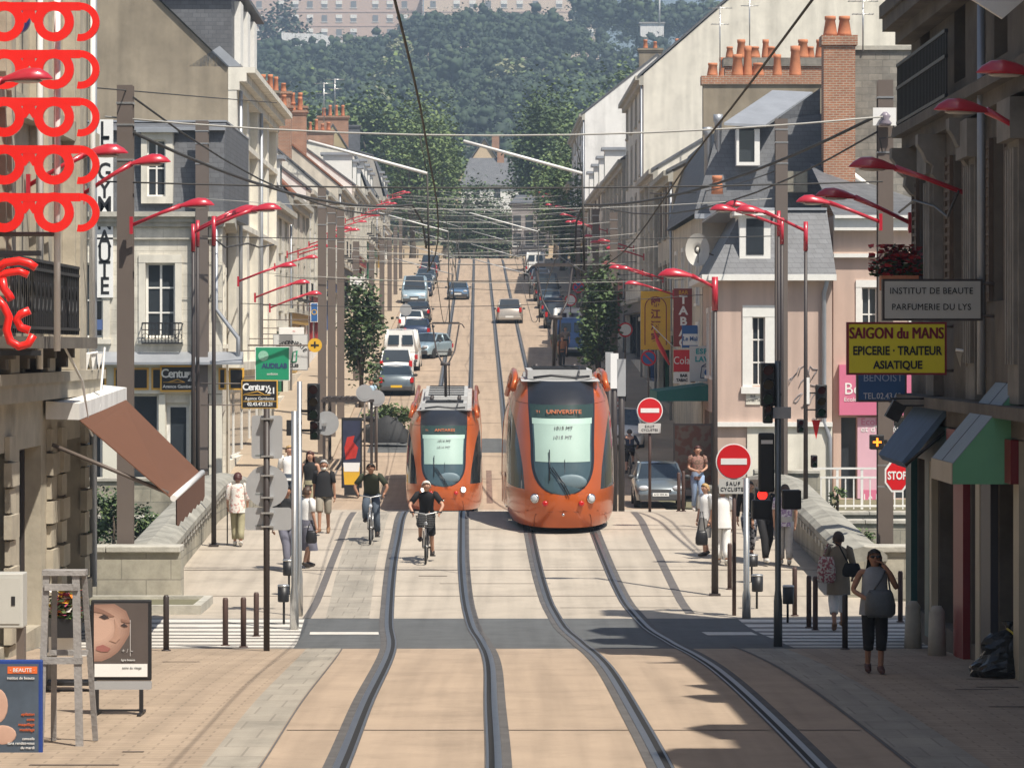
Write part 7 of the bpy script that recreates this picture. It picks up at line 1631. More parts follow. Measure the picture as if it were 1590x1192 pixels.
# traffic lights
def signal_head(t, x, z, lit=None, n=3, y=0.0, face=-1, s=1.0, name="signal_head"):
    hh = .26 * n * s; o = MB().box((x - .13 * s, y - .1, z - hh / 2), (x + .13 * s, y + .1, z + hh / 2)).build(name, black, t, bevel=.02)
    cols = (((.5, .01, .01), (1, .03, .02)), ((.4, .22, .01), (1, .5, .05)), ((.01, .3, .15), (.05, 1, .5)))
    for k in range(n):
        zc = z + hh / 2 - .26 * s * (k + .5); c = cols[k if n == 3 else (0 if k == 0 else 2)]; on = lit == k
        m = mat("lens_%s_%d_%d" % (name, n, k) + ("_on" if on else ""), tuple(q * (1 if on else .12) for q in c[0]), .25, 0, emit=(c[1], 1.5) if on else None)
        MB().disc((x, y - .106, zc), .09 * s, .012, 16).build("lens", m, o)
        v = MB(); v.path([(x + .1 * s * cos(R(a)), y - .1, zc + .1 * s * sin(R(a))) for a in range(0, 181, 20)], .008, 4)
        v.add([(x + .1 * s * cos(R(a)), yy, zc + .1 * s * sin(R(a))) for a in range(0, 181, 20) for yy in (y - .1, y - .24)], [(2 * i, 2 * i + 1, 2 * i + 3, 2 * i + 2) for i in range(9)]); v.build("visor", black, o)
    return o
d = 54.5; t = signpost("signal_pole", "bright steel pole at the left zebra with bins and a dark signal behind", 457, d, 638, .05, alu, "signal pole", True)
d = 57.5; t = signpost("signal_pole", "second thinner steel pole carrying the black traffic light on the left", 465, d, 592, .042, alu, "signal pole", True)
z = lambda py: Z(py, d) - gz(d); signal_head(t, X(487, d) - X(465, d), z(624), n=3, s=.82); signal_head(t, X(489, d) - X(465, d), z(668), n=2, s=.62)
MB().box((0, -.02, z(640)), (.24, .02, z(636))).build("bracket", black, t); MB().box((0, -.02, z(668) - .02), (.24, .02, z(668) + .02)).build("bracket", black, t); MB().box((-.22, -.06, z(676)), (-.08, .06, z(652))).build("repeater", black, t)
MB().box((.2, .0, z(660)), (.47, .03, z(657))).build("bracket", alu, t)
MB().disc((X(507, d) - X(465, d), .06, z(657)), .21, .015).build("sign_plate", greyback, t); MB().box((.25, -.02, z(666)), (.38, .05, z(650))).build("box", greyback, t)
d = 57.0; t = signpost("signal_pole", "bright steel pole with a flared foot by the large no entry sign", 1159, d, 742, .052, alu, "signal pole", True); z = lambda py: Z(py, d) - gz(d)
signal_head(t, X(1183, d) - X(1159, d), z(779), lit=0, n=2, s=.95, name="pedestrian_signal"); MB().box((.04, -.02, z(792) - .02), (.2, .02, z(792) + .02)).build("bracket", black, t)
d = 49.6; t = signpost("signal_pole", "dark grey signal pole on the right hung with black traffic light boxes", 1208, d, 560, .045, mat("dark_steel", (.16, .18, .19), .45, .08, 4, metal=.6), "signal pole", True); z = lambda py: Z(py, d) - gz(d)
for q in ((1192, 597, 3, .82), (1192, 642, 2, .55)): signal_head(t, X(q[0], d) - X(1208, d), z(q[1]), n=q[2], s=q[3])
MB().box((X(1178, d) - X(1208, d), .02, z(764)), (X(1203, d) - X(1208, d), .14, z(672))).build("cabinet", black, t, bevel=.03); MB().box((X(1182, d) - X(1208, d), .0, z(689)), (X(1200, d) - X(1208, d), .02, z(683))).build("white_label", signw, t)
MB().box((X(1214, d) - X(1208, d), -.15, z(790)), (X(1243, d) - X(1208, d), .1, z(760))).build("cabinet", black, t, bevel=.02)
MB().box((X(1168, d) - X(1208, d), .0, z(806)), (X(1198, d) - X(1208, d), .2, z(776))).build("cabinet", black, t, bevel=.02)
for y in (612, 640): MB().box((-.12, -.05, z(y) - .09), (.19, -.035, z(y) + .08)).build("plate", greyback, t) if y == 640 else MB().box((.05, -.02, z(y) - .02), (-.13, .02, z(y) + .02)).build("bracket", black, t)
d = 70.3; t = thing("traffic_light", "black three lamp traffic light on the slim right lamp post", "traffic light", (X(1251, d), d, Z(640, d))); z = lambda py: Z(py, d) - t.location.z
signal_head(t, X(1275, d) - X(1251, d), z(623), n=3, s=.9); signal_head(t, X(1243, d) - X(1251, d), z(661), lit=2, n=1 + 1, s=.55, name="green_signal"); signal_head(t, X(1264, d) - X(1251, d), z(716), n=2, s=.5)
for y in (610, 636): MB().box((0, -.02, z(y) - .015), (.25, .02, z(y) + .015)).build("bracket", black, t)
MB().box((.02, -.03, z(627)), (.08, .0, z(586))).build("white_plate", signw, t); tr = MB(); tr.prism([(.13, z(652)), (.31, z(652)), (.22, z(682))], 'y', .0, .012); tr.build("give_way_sign", redsign, t)
# waste bins
def bin_(label, px, d, yt, yb):
    t = thing("waste_bin", label, "bin", (X(px, d), d, gz(d))); z0, z1 = Z(yb, d) - gz(d), Z(yt, d) - gz(d); r = 8.4 * d / F * 1.05
    MB().lathe((0, 0, z0), [(r * .92, 0), (r, .02), (r, z1 - z0 - .03)], 18).build("drum", black, t); MB().lathe((0, 0, z1 - .032), [(r * 1.03, 0), (r * 1.06, .015), (r * .9, .032), (r * .5, .032)], 18).build("rim", alu, t)
    MB().path([(0, r + .03, 0), (0, r + .03, z1 * .9)], .02, 6).build("stand", black, t); MB().box((-.02, r - .02, z0 + .1), (.02, r + .05, z0 + .14)).build("bracket", black, t); return t
bin_("black waste bin on the left zebra with its steel rim, lower of two", 440, 55.6, 907, 934); bin_("black waste bin behind the steel pole on the left, farther of two", 448, 61.5, 868, 893)
bin_("black waste bin standing beside the flared steel pole on the right", 1176, 59, 891, 918); bin_("black waste bin left of the brown bollard behind the dark signal pole", 1224, 56, 908, 937); bin_("small black bin seen between the two steel poles on the right", 1168, 63.5, 860, 879)
# ---- shop signs further up
def flat_sign(label, x0, x1, y0, y1, d, face, lines=(), rim=None, th=.14, wall=None, side=-1, name="shop_sign"):
    t = thing(name, label, "sign", ((X(x0, d) + X(x1, d)) / 2, d, Z(y1, d))); w_ = X(x1, d) - X(x0, d); h_ = Z(y0, d) - Z(y1, d)
    MB().box((-w_ / 2, 0, 0), (w_ / 2, th, h_)).build("panel", rim or face, t); f_ = MB().box((-w_ / 2 + .03, -.01, .03), (w_ / 2 - .03, -.001, h_ - .03)).build("face", face, t)
    for tx, sz, u, v, m, kw in lines: text(tx, sz * h_, ((u - .5) * w_, -.016, v * h_), m, f_, **kw)
    xw = fx(side, d) - t.location.x
    for zz in (.12 * h_, .88 * h_): MB().tube((side * w_ / 2 if abs(xw) > w_ / 2 else 0, th / 2, zz), (xw, th / 2, zz), .02, n=5).build("bracket", greyp, t)
    return t, f_, w_, h_
greens = mat("sign_green", (.01, .26, .13), .45, .03, 2); teal = mat("sign_teal", (.02, .32, .34), .5, 0); yel = mat("sign_yellow", (.72, .42, .03), .5, .06, 2); dred = mat("sign_red", (.42, .03, .02), .5, .05, 2); cred = mat("cola_red", (.62, .01, .015), .4, .02, 2); sblue = mat("sign_blue", (.03, .12, .34), .5, .03, 2); navyi = mat("navy_ink", (.02, .05, .13), .6, 0)
t, f_, w_, h_ = flat_sign("black and gold projecting sign of the estate agent with a phone number", 375, 431, 590, 634, 106.5, fasc, (("Century", .33, .40, .75, signw, dict(sx=1, bold=.008, sp=.85)), ("21", .3, .83, .62, signw, dict(bold=.008)), ("Agence Gambetta", .15, .5, .35, signw, dict(sx=.95)), ("02.43.47.21.21", .17, .52, .15, signw, dict(sx=.9, bold=.004))), rim=gold)
MB().path([(-w_ * .42, -.014, h_ * .5), (-w_ * .05, -.014, h_ * .6), (w_ * .12, -.014, h_ * .5)], .018, 4).build("roof_line", gold, f_); MB().box((-w_ * .45, -.014, h_ * .47), (w_ * .3, -.011, h_ * .49)).box((-w_ * .45, -.0145, h_ * .24), (w_ * .48, -.0105, h_ * .26)).build("rules", gold, f_)
t, f_, w_, h_ = flat_sign("green and white laboratory sign with a pale emblem on the left row", 396, 450, 538, 591, 120, greens, (("AUDILAB", .2, .56, .43, navyi, dict(sx=.9, bold=.012)), ("audition", .1, .5, .2, signw, {})), rim=signw)
MB().disc((-w_ * .26, -.014, h_ * .73), h_ * .15, .006).build("emblem", mat("pale_green", (.25, .5, .38), .5, .2, 12), f_)
t, f_, w_, h_ = flat_sign("white shoe repair sign with an arched word CORDONNERIE", 424, 478, 519, 575, 128, mat("sign_grey", (.60, .61, .60), .5, .04, 2), (("CLES", .12, .6, .13, inkb, dict(bold=.006)),), rim=greyback)
for k, ch in enumerate("CORDONNERIE"):
    a = R(150 - k * 12.0); text(ch, h_ * .15, (w_ * .56 * cos(a) * .85, -.016, h_ * .35 + h_ * .42 * sin(a)), inkb, f_, rot=(R(90), -(a - pi / 2), 0), bold=.006)
MB().path([(.05, -.014, h_ * .22), (.1, -.014, h_ * .5), (.25, -.014, h_ * .55), (.22, -.014, h_ * .25), (.05, -.014, h_ * .22)], .03, 5).build("boot_emblem", greens, f_)
flat_sign("white board above the shoe repair sign with a small red tick", 433, 472, 508, 520, 134, signw, (("~", .7, .6, .5, cred, {}),))
t = thing("shop_sign", "round yellow sign with a black mark beside the dark masts", "sign", (X(489, 124), 124, Z(536, 124))); MB().disc((0, 0, 0), .26, .1, 24).build("disc", yel, t); MB().box((-.15, -.06, -.035), (.15, -.051, .035)).box((-.03, -.0605, -.1), (.03, -.0515, .14)).build("mark", inkb, t); MB().tube((0, .02, 0), (fx(-1, 124) - t.location.x, .02, 0), .03, n=6).build("bracket", greyp, t)
flat_sign("small blue and white hanging sign above the round yellow one", 482, 494, 470, 500, 131, sblue, (("O", .4, .5, .5, yel, {}),), rim=signw)
# right row signs
t, f_, w_, h_ = flat_sign("tall brown vertical sign reading TABAC in white letters", 1046, 1076, 448, 538, 128, mat("tabac_brown", (.26, .045, .035), .5, .05, 2), tuple((c, .2, .5, .80 - .185 * k, signw, dict(sx=1.1, bold=.015)) for k, c in enumerate("TABAC")) + (("BAR", .09, .5, .93, yel, {}),), side=1)
t, f_, w_, h_ = flat_sign("yellow vertical restaurant sign with four Chinese characters", 995, 1041, 452, 543, 138, yel, tuple((c, .17, .5, .80 - .2 * k, maroon, dict(bold=.012)) for k, c in enumerate("錦江酒家")), side=1)
for sg in (-1, 1): MB().box((sg * w_ * .36 - .02, -.016, .2), (sg * w_ * .36 + .02, -.011, h_ * .72)).build("border_line", maroon, f_)
MB().path([(w_ * .36 * cos(R(a)), -.014, h_ * .72 + w_ * .36 * sin(R(a))) for a in range(0, 181, 15)], .025, 4).build("border_arch", maroon, f_)
flat_sign("red cola sign over a white bar tabac board", 1046, 1071, 543, 577, 126.5, cred, (("Cola", .5, .5, .5, signw, dict(sx=.8)),), side=1); flat_sign("white board reading BAR TABAC under the red cola sign", 1046, 1072, 578, 595, 126.2, signw, (("BAR", .36, .6, .7, inkb, dict(bold=.008)), ("TABAC", .36, .5, .28, inkb, dict(sx=.9, bold=.008))), side=1)
t, f_, w_, h_ = flat_sign("blue and white newspaper sign above the laundrette board", 1059, 1092, 505, 540, 124, sblue, (("Le Maine", .28, .5, .4, sblue, dict(sx=.85, bold=.006)),), side=1); MB().box((-w_ * .46, -.013, h_ * .12), (w_ * .46, -.0105, h_ * .62)).build("white_field", signw, f_)
t, f_, w_, h_ = flat_sign("white laundrette sign reading ESPACE LAVERIE with a washing machine", 1071, 1126, 537, 592, 118, mat("sign_grey", (.6, .6, .6)), (("ESPACE", .2, .54, .84, teal, dict(bold=.012, sp=1.15)), ("LAVERIE", .2, .54, .62, teal, dict(bold=.012, sp=1.1))), side=1)
MB().path([(-.25, -.014, h_ * .1), (.3, -.014, h_ * .1), (.3, -.014, h_ * .42), (-.2, -.014, h_ * .42), (-.25, -.014, h_ * .1)], .022, 4).path([(.3, -.0145, h_ * .42), (.42, -.0145, h_ * .5), (-.05, -.0145, h_ * .5), (-.2, -.0145, h_ * .42)], .018, 4).build("machine_outline", navyi, f_); MB().disc((.03, -.014, h_ * .25), .14, .006).build("machine_drum", sblue, f_)
t = thing("flag", "furled red flag hanging from the restaurant front", "flag", (X(1025, 134), 134, Z(545, 134))); MB().path([(-.25, 0, .85), (-.1, 0, .4), (.1, 0, 0), (.38, 0, -.55)], [.05, .2, .26, .1], 8, flat=.4).build("cloth", cred, t); MB().tube((-.3, .05, 1.0), (.9, .05, -.2), .02, n=5).build("pole", framew, t)
awn("teal shop awning under the laundrette sign on the right row", fx(1, 119) - .02, fx(1, 119) - 1.9, 117, 123, Z(596, 118), Z(607, 118), Z(622, 118), mat("teal_canvas", (.02, .15, .13), .8, .06, 2), mat("teal_canvas", (0, 0, 0)), mat("teal_canvas", (0, 0, 0)))
t = thing("menu_board", "standing picture menu board on the right pavement behind the grey hatchback", "board", (X(1076, 112), 112, gz(112))); MB().box((-.66, 0, .3), (.66, .06, 2.5)).build("frame", greyp, t); MB().box((-.6, -.012, .36), (.6, -.002, 2.44)).build("poster", printed("menu_print", (.22, .17, .13), (.20, .09, .06), 4), t); MB().box((-.6, 0, 0), (-.5, .06, .3)).build("leg", greyp, t); MB().box((.5, 0, 0), (.6, .06, .3)).build("leg", greyp, t)
for k, (px, y) in enumerate(((946, 549), (954, 551), (965, 560))):
    d = (104, 102, 96)[k]; t = signpost("banner_post", ("dark post with a pale banner, leftmost of three beside the right tram", "dark post with a pale banner, middle one of three beside the right tram", "dark post with a pale banner, nearest of three beside the right tram")[k], px, d, y, .09, darkp, "post")
    h0 = Z(y + (45, 52, 55)[k], d) - gz(d); h1 = Z(y, d) - gz(d) + .05; MB().box((-.12, -.12, h0), (.12, -.09, h1)).box((-.121, -.09, h0), (-.1, .1, h1)).build("banner", tr_white if k == 1 else greyback, t)
t = thing("satellite_dish", "white satellite dish on the slate roof edge of the right row", "dish", (X(1083, 116), 116, Z(388, 116)))
dm = MB(); n = 20; vs = [(0, .12, 0)]; 
for r in (.25, .5, .75, 1): vs += [(.42 * r * cos(2 * pi * q / n), .12 - .12 * r * r, .58 * r * sin(2 * pi * q / n)) for q in range(n)]
dm.add(vs, [(0, 1 + q, 1 + (q + 1) % n) for q in range(n)] + [(1 + i * n + q, 1 + i * n + (q + 1) % n, 1 + (i + 1) * n + (q + 1) % n, 1 + (i + 1) * n + q) for i in range(3) for q in range(n)], 0, True); dm.build("dish", mat("dish_cream", (.62, .60, .55), .5, .05, 3), t); MB().path([(0, .1, -.4), (0, -.4, -.45), (0, -.5, -.05)], .015, 5).build("feed_arm", greyp, t); MB().tube((0, .15, 0), (1.0, .5, -.3), .03, n=6).build("wall_arm", greyp, t)
# no parking discs and grey sign backs up the street
def disc_sign(label, px, py, d, r, ring, face, slash=0):
    t = signpost("road_sign", label, px, d, py - r * F / d - 2, .035, greyp, "sign"); z_ = Z(py, d) - gz(d)
    MB().disc((0, -.05, z_), r, .015, 24).build("rim", ring, t); MB().disc((0, -.062, z_), r * .78, .008, 24).build("disc", face, t)
    for k in range(slash): MB().cbox((0, -.07, z_), (r * 1.5, .006, r * .2), ry=R(45 if k == 0 else -45)).build("slash", ring, t)
disc_sign("round grey sign back on a post by the parked cars on the left", 630, 481, 200, .36, greyback, greyback); disc_sign("blue and red no stopping disc in the right row", 898, 446, 195, .34, redsign, sblue, 2); disc_sign("white and red prohibition disc in the right row", 886, 466, 190, .34, redsign, tr_white)
disc_sign("blue and red no parking disc below the yellow restaurant sign", 1007, 556, 137, .32, redsign, sblue, 1); disc_sign("white and red speed disc beside the right clipped tree", 971, 512, 150, .33, redsign, tr_white)
for px, py, d, lb in ((566, 610, 118, "round grey sign back left of the clipped tree foot"), (585, 618, 121, "round grey sign back just before the parked saloon")): disc_sign(lb, px, py, d, .3, greyback, greyback)
# advertising column, shelter, planter with hedge
t = thing("advertising_panel", "street advertising panel with a dark poster and a yellow tub on it", "advertising", (X(546, 112), 112, gz(112) + .1)); w_ = .34
MB().box((-w_, 0, .25), (w_, .18, 2.6)).build("case", black, t); MB().box((-w_ * .86, -.012, .32), (w_ * .86, -.002, 2.5)).build("poster", mat("poster_navy", (.035, .04, .075), .4, .25, 2), t)
MB().prism([(-.2, 1.2), (.14, 1.25), (.22, 1.6), (.05, 1.8), (.1, 2.0), (-.15, 1.95), (-.24, 1.6)], 'y', -.022, -.012).build("poster_figure", mat("poster_red", (.5, .03, .02), .5, .2, 5), t); MB().prism([(-.24, .36), (.24, .36), (.28, .95), (-.28, .95)], 'y', -.022, -.016).build("poster_tub", yel, t); MB().prism([(-.25, .8), (.25, .8), (.28, 1.1), (-.28, 1.1)], 'y', -.028, -.022).build("poster_label", signw, t); MB().box((-.25, 0, 0), (.25, .16, .25)).build("foot", black, t)
t = thing("bus_shelter", "dark tram stop shelter with slatted roof left of the advertising panel", "shelter", (X(540, 120), 120, gz(120) + .1)); m = MB()
for k in range(8): m.box((-.9 + k * .22, -.1, 2.55), (-.78 + k * .22, 4.0, 2.62))
m.box((-.95, -.12, 2.45), (.95, -.05, 2.55)); m.box((-.95, 3.9, 2.45), (.95, 4.0, 2.55)); m.build("roof", darkp, t)
for x in (-.85, .85):
    for y in (0, 3.85): MB().box((x - .05, y, 0), (x + .05, y + .1, 2.45)).build("post", darkp, t)
MB().box((-.88, .1, .3), (-.86, 3.8, 2.3)).build("pane", glass, t)
# ---- foreground left: A-boards, grey trestle frame, flowers
d = 35.0; t = thing("pavement_sign", "dark framed pavement poster of a face in three quarter close-up", "sign", (X(187, d), d, gz(d))); z = lambda py: Z(py, d) - gz(d); u = lambda px: X(px, d) - X(187, d)
MB().box((u(141), 0, z(1056)), (u(235), .05, z(931))).build("frame", black, t, bevel=.012); pos = MB().box((u(146), -.008, z(1051)), (u(230), -.001, z(936))).build("poster", mat("poster_taupe", (.10, .082, .075), .45, .12, 3), t)
# a generic face: cheek, brow, nose and lips in soft tones
fc = mat("poster_skin", (.52, .33, .25), .6, .10, 3); fs_ = mat("poster_shade", (.27, .15, .11), .6, .2, 5)
def pp(l): return [(u(a), z(b)) for a, b in l]
FP = [(146, 938), (178, 937), (196, 948), (203, 965), (201, 985), (192, 1000), (183, 1012), (172, 1020), (158, 1026), (146, 1026)]
for k in range(9):
    q = k / 8; c = [(146 + (a_ - 146) * (1 - .5 * q), 976 + (b_ - 976) * (1 - .62 * q)) for a_, b_ in FP]; MB().prism(pp(c), 'y', -.0095 - .0003 * k, -.009).build("poster_face", mat("poster_skin_%d" % k, (.30 + .27 * q, .175 + .20 * q, .13 + .16 * q), .6, .04, 3), pos)
MB().prism(pp([(146, 941), (158, 945), (170, 951), (178, 956), (171, 957), (158, 951), (146, 949)]), 'y', -.016, -.0125).build("poster_brow", fs_, pos); MB().prism(pp([(188, 960), (197, 962), (203, 966), (196, 966), (189, 964)]), 'y', -.016, -.0125).build("poster_brow", fs_, pos)
for ex, ey, k in ((162, 957, 1.0), (193, 970, .7)): MB().prism(pp([(ex - 8 * k, ey), (ex, ey - 4 * k), (ex + 8 * k, ey + 2 * k), (ex, ey + 4 * k)]), 'y', -.016, -.0125).build("poster_eye", mat("poster_eye", (.05, .035, .035), .5, 0), pos)
MB().prism(pp([(178, 960), (184, 975), (187, 990), (180, 997), (170, 994), (176, 988), (179, 975)]), 'y', -.016, -.0125).build("poster_nose", mat("poster_mid", (.44, .27, .20), .6, .05, 5), pos); MB().prism(pp([(150, 1003), (160, 1000), (172, 1006), (168, 1011), (157, 1011), (149, 1008)]), 'y', -.016, -.0125).build("poster_lips", mat("poster_lip", (.33, .13, .11), .5, .05, 6), pos)
MB().box((u(147), -.013, z(1050)), (u(229), -.009, z(1030))).build("poster_band", signw, pos); text("soins du visage", .034, (u(205), -.014, z(1036)), mat("grey_ink", (.2, .2, .2)), pos); text("ligne beaute", .03, (u(199), -.014, z(1024)), signw, pos); text("+ / ~", .06, (u(198), -.014, z(1010)), mat("grey_pale", (.5, .48, .47), .6, 0), pos)
MB().box((u(202), -.0125, z(1018)), (u(203), -.0095, z(962))).build("poster_rule", mat("grey_pale", (.5, .5, .5)), pos)
rrect(MB(), u(141), u(235), z(1070), z(1057), .02, .0, .05).build("base_bar", greyback, t)
for px in (150, 219): MB().box((u(px) - .02, .0, 0), (u(px) + .02, .05, z(1070))).build("leg", black, t)
for px in (150, 219): MB().box((u(px) - .02, -.22, 0), (u(px) + .02, .3, .03)).build("foot", black, t)
MB().box((u(150), .01, z(1104)), (u(219), .04, z(1101))).build("stretcher", black, t)
d = 31.0; t = thing("pavement_sign", "blue framed pavement poster with an orange heading at the left edge", "sign", (X(22, d), d, gz(d))); z = lambda py: Z(py, d) - gz(d); u = lambda px: X(px, d) - X(22, d)
MB().box((u(-30), 0, z(1174)), (u(66), .05, z(1024))).build("frame", mat("frame_blue", (.015, .05, .24), .4, .05, 3), t, bevel=.012); pos = MB().box((u(-25), -.008, z(1168)), (u(60), -.001, z(1030))).build("poster", mat("poster_slate", (.07, .095, .13), .4, .3, 2.5), t)
MB().box((u(12), -.012, z(1045)), (u(58), -.009, z(1034))).build("poster_heading", mat("poster_orange", (.72, .14, .03), .5, .05, 3), pos); text("· BEAUTE ·", .05, (u(35), -.014, z(1040)), signw, pos)
MB().ell((u(-4), -.009, z(1095)), (.1, .004, .16), 14, 8).build("poster_figure", fc, pos); MB().ell((u(4), -.009, z(1140)), (.13, .004, .09), 14, 8).build("poster_figure", fc, pos)
for k, (yy, tx, m) in enumerate(((1052, "institut de beaute", signw), (1108, "epilation", "o"), (1116, "soins", "o"), (1124, "maquillage", "o"), (1132, "modelage", "o"), (1146, "conseils", signw), (1153, "sans rendez-vous", signw), (1160, "du mardi", signw))): text(tx, .036, (u(54), -.014, z(yy)), signw if m != "o" else mat("poster_orange", (.7, .1, .05)), pos, align='RIGHT')
for px in (-10, 52): MB().box((u(px) - .02, .0, 0), (u(px) + .02, .05, z(1174))).build("leg", greyp, t)
def trestle():
    d = 31.6; t = thing("trestle_frame", "tall weathered grey timber trestle frame standing on the left pavement", "trestle", (X(100, d), d, gz(d))); u = lambda px: X(px, d) - X(100, d); z = lambda py: Z(py, d) - gz(d)
    gw = mat("grey_timber", (.30, .285, .275), .85, .25, 5, bump=.3)
    def bar(name, a, b, w_, dp=.045):
        a = Vector(a); b = Vector(b); v = (b - a); L = v.length; ang = math.atan2(v.x, v.z); o = MB().box((-w_ / 2, -dp / 2, 0), (w_ / 2, dp / 2, L)).build(name, gw, t, a); o.rotation_euler = (-math.atan2(v.y, sqrt(v.x ** 2 + v.z ** 2)), ang, 0); return o
    zt = z(893)
    bar("leg", (u(72), 0, zt), (u(62), 0, z(1172)), .06); bar("leg", (u(118), 0, zt), (u(124), 0, z(1184)), .07)
    bar("leg", (u(82), .12, zt), (u(72), .5, .0), .05); bar("leg", (u(128), .12, zt), (u(138), .5, .0), .05)
    MB().box((u(66), -.04, zt), (u(133), .16, zt + .05)).build("top_rail", gw, t)
    MB().box((u(66), -.035, z(1030)), (u(128), .02, z(1020))).build("cross_rail", gw, t); MB().box((u(72), .22, z(1020)), (u(132), .26, z(1012))).build("cross_rail", gw, t); MB().box((u(60), -.03, z(1182)), (u(126), .02, z(1174))).build("cross_rail", gw, t); MB().box((u(70), -.045, z(916)), (u(122), .0, z(906))).build("cross_rail", gw, t)
trestle()
flowers("flower_stand", "bunches of pink, yellow and orange flowers in a black stand by the shop", (X(102, 38), 38, Z(958, 38)), .34, .3, .4, [mat("petal_pink", (.62, .12, .22), .6, .3, 9), mat("petal_yellow", (.75, .45, .03), .6, .2, 9), mat("petal_orange", (.72, .2, .02), .6, .2, 9), mat("petal_white", (.75, .7, .65), .6, .1, 9)], 420, 8, black)
t = thing("shelf_unit", "black and white display shelf unit under the flowers", "shelf", (X(104, 38.2), 38.3, gz(38)))
for x in (-.26, .26): MB().box((x - .02, 0, 0), (x + .02, .35, .92)).build("upright", black, t)
for zz in (.06, .4, .84): MB().box((-.28, -.02, zz), (.28, .36, zz + .04)).build("shelf", signw if zz == .4 else black, t)
MB().box((-.22, -.03, .44), (.1, -.02, .62)).build("card", signw, t)
t = thing("meter_cabinet", "pale grey service cabinet on the wall at the left edge", "cabinet", (X(0, 44), 44, Z(975, 44))); MB().box((-.32, 0, 0), (.3, .4, .72)).build("case", mat("cabinet_grey", (.5, .5, .47), .5, .06, 2), t, bevel=.015); MB().box((-.26, -.012, .06), (.26, -.002, .66)).build("door", mat("cabinet_grey", (.5, .5, .5)), t); MB().box((.15, -.02, .3), (.2, -.012, .42)).build("handle", black, t)
MB().box((-.3, .1, -.5), (-.2, .3, 0)).build("leg", greyp, t); MB().box((.2, .1, -.5), (.3, .3, 0)).build("leg", greyp, t)
for px, d, lb in ((1415, 49.2, "pale stone guard post at the corner of the sooty house"), (1452, 46.6, "pale stone guard post beside the oxblood shop door")):
    t = thing("guard_stone", lb, "guard stone", (X(px, d), d - .2, gz(d))); MB().lathe((0, 0, 0), [(.13, 0), (.12, .3), (.11, .62), (.06, .7)], 10).build("stone", coping, t)
t = thing("planter", "low stone planter bed edged in pale stone before the left parapet", "planter", (X(215, 58), 57.8, gz(58))); MB().box((-1.5, 0, 0), (.95, .15, .16)).build("kerb", coping, t); MB().box((-1.5, 2.2, 0), (.95, 2.35, .16)).build("kerb", coping, t); MB().box((.95, 0, 0), (1.1, 2.35, .16)).build("kerb", coping, t); MB().box((-1.5, .15, 0), (.95, 2.2, .1)).build("soil", earth, t)
# ------------------------------------------------------------------ trees, hill, far houses, haze
def crown(mb, c, r, n, leaf, rr, mats=3, nclump=None, tb=0.0, tight=1.0):
    """leaf clumps through an uneven ellipsoid: n leaf faces of the given size"""
    nc = nclump or max(8, int(n / 45)); cl = []
    for i in range(nc):
        a, b = rr.uniform(0, 2 * pi), math.acos(rr.uniform(-.75, 1)); q = rr.uniform(.45, 1.0)
        cl.append((r[0] * q * sin(b) * cos(a), r[1] * q * sin(b) * sin(a), r[2] * q * cos(b), rr.uniform(.22, .42), rr.random()))
    vs = []; fs = []; o = len(mb.v)
    for i in range(n):
        x, y, z, s, tone = cl[i % nc]; px, py, pz = x + rr.gauss(0, s * r[0] * .62 * tight), y + rr.gauss(0, s * r[1] * .62 * tight), z + rr.gauss(0, s * r[2] * .55 * tight)
        l = leaf * rr.uniform(.6, 1.3); a = rr.uniform(0, 2 * pi); t1 = rr.uniform(-.9, .9); ca, sa = cos(a) * l, sin(a) * l; h = l * .55
        p = (c[0] + px, c[1] + py, c[2] + pz); k = len(mb.v)
        mb.v += [(p[0] - ca, p[1] - sa, p[2] - h * t1), (p[0] + sa * .6, p[1] - ca * .6, p[2] + h), (p[0] + ca, p[1] + sa, p[2] + h * t1), (p[0] - sa * .6, p[1] + ca * .6, p[2] - h)]
        mb.f.append([k, k + 1, k + 2, k + 3]); m = int(tone * 2.2 + rr.uniform(-.3, .9) + tb); mb.mi.append(max(0, min(mats - 1, m))); mb.sm.append(False)
def tree(label, x, d, h, cr, n, leaf, seed, z=None, trunk_h=None, mats=None, cr_z=None, group=None, name="tree"):
    rr = random.Random(seed); z = gz(d) if z is None else z; t = thing(name, label, "tree", (x, d, z), 0, group)
    th = trunk_h if trunk_h is not None else h * .35; rz_ = cr_z or (h - th) / 2 * 1.05; zc = h - rz_
    tm = MB(); tr = max(.08, h * .022); tm.path([(0, 0, -.3), (.03 * h * .2, 0, th * .6), (0, .02 * h, th), (0, 0, zc)], [tr * 1.3, tr, tr * .85, tr * .4], 8)
    for k in range(5): a = k * 1.26 + seed; tm.path([(0, 0, th * .9 + k * .05 * h), (cr * .35 * cos(a), cr * .35 * sin(a), zc - rz_ * .2), (cr * .7 * cos(a), cr * .7 * sin(a), zc + rz_ * .25)], [tr * .5, tr * .3, tr * .1], 5)
    tm.build("trunk", bark, t)
    cm = MB(); crown(cm, (0, 0, zc), (cr, cr, rz_), n, leaf, rr); cm.build("crown", mats or [leafm[0], leafm[1], leafm[2]], t); return t
G, Lt, Dk, Pl = leafm
tree("clipped column shaped green tree on the left pavement by the dark masts", X(561, 148), 148, 5.6, .95, 2600, .10, 1, z=gz(148), trunk_h=1.0, mats=[Dk, G, Dk])
tree("clipped column shaped green tree on the right pavement behind the three pale banners", X(930, 146), 146, 6.4, .95, 2600, .10, 2, trunk_h=1.2, mats=[Dk, G, G])
tree("bushy green street tree on the right before the white gable", X(905, 262), 262, 9.5, 2.4, 3200, .16, 3, trunk_h=2.0, mats=[G, Lt, Dk])
tree("light green street tree left of the bushy one at the top of the right row", X(873, 305), 305, 10.5, 2.6, 3200, .18, 4, trunk_h=2.5, mats=[G, Lt, G])
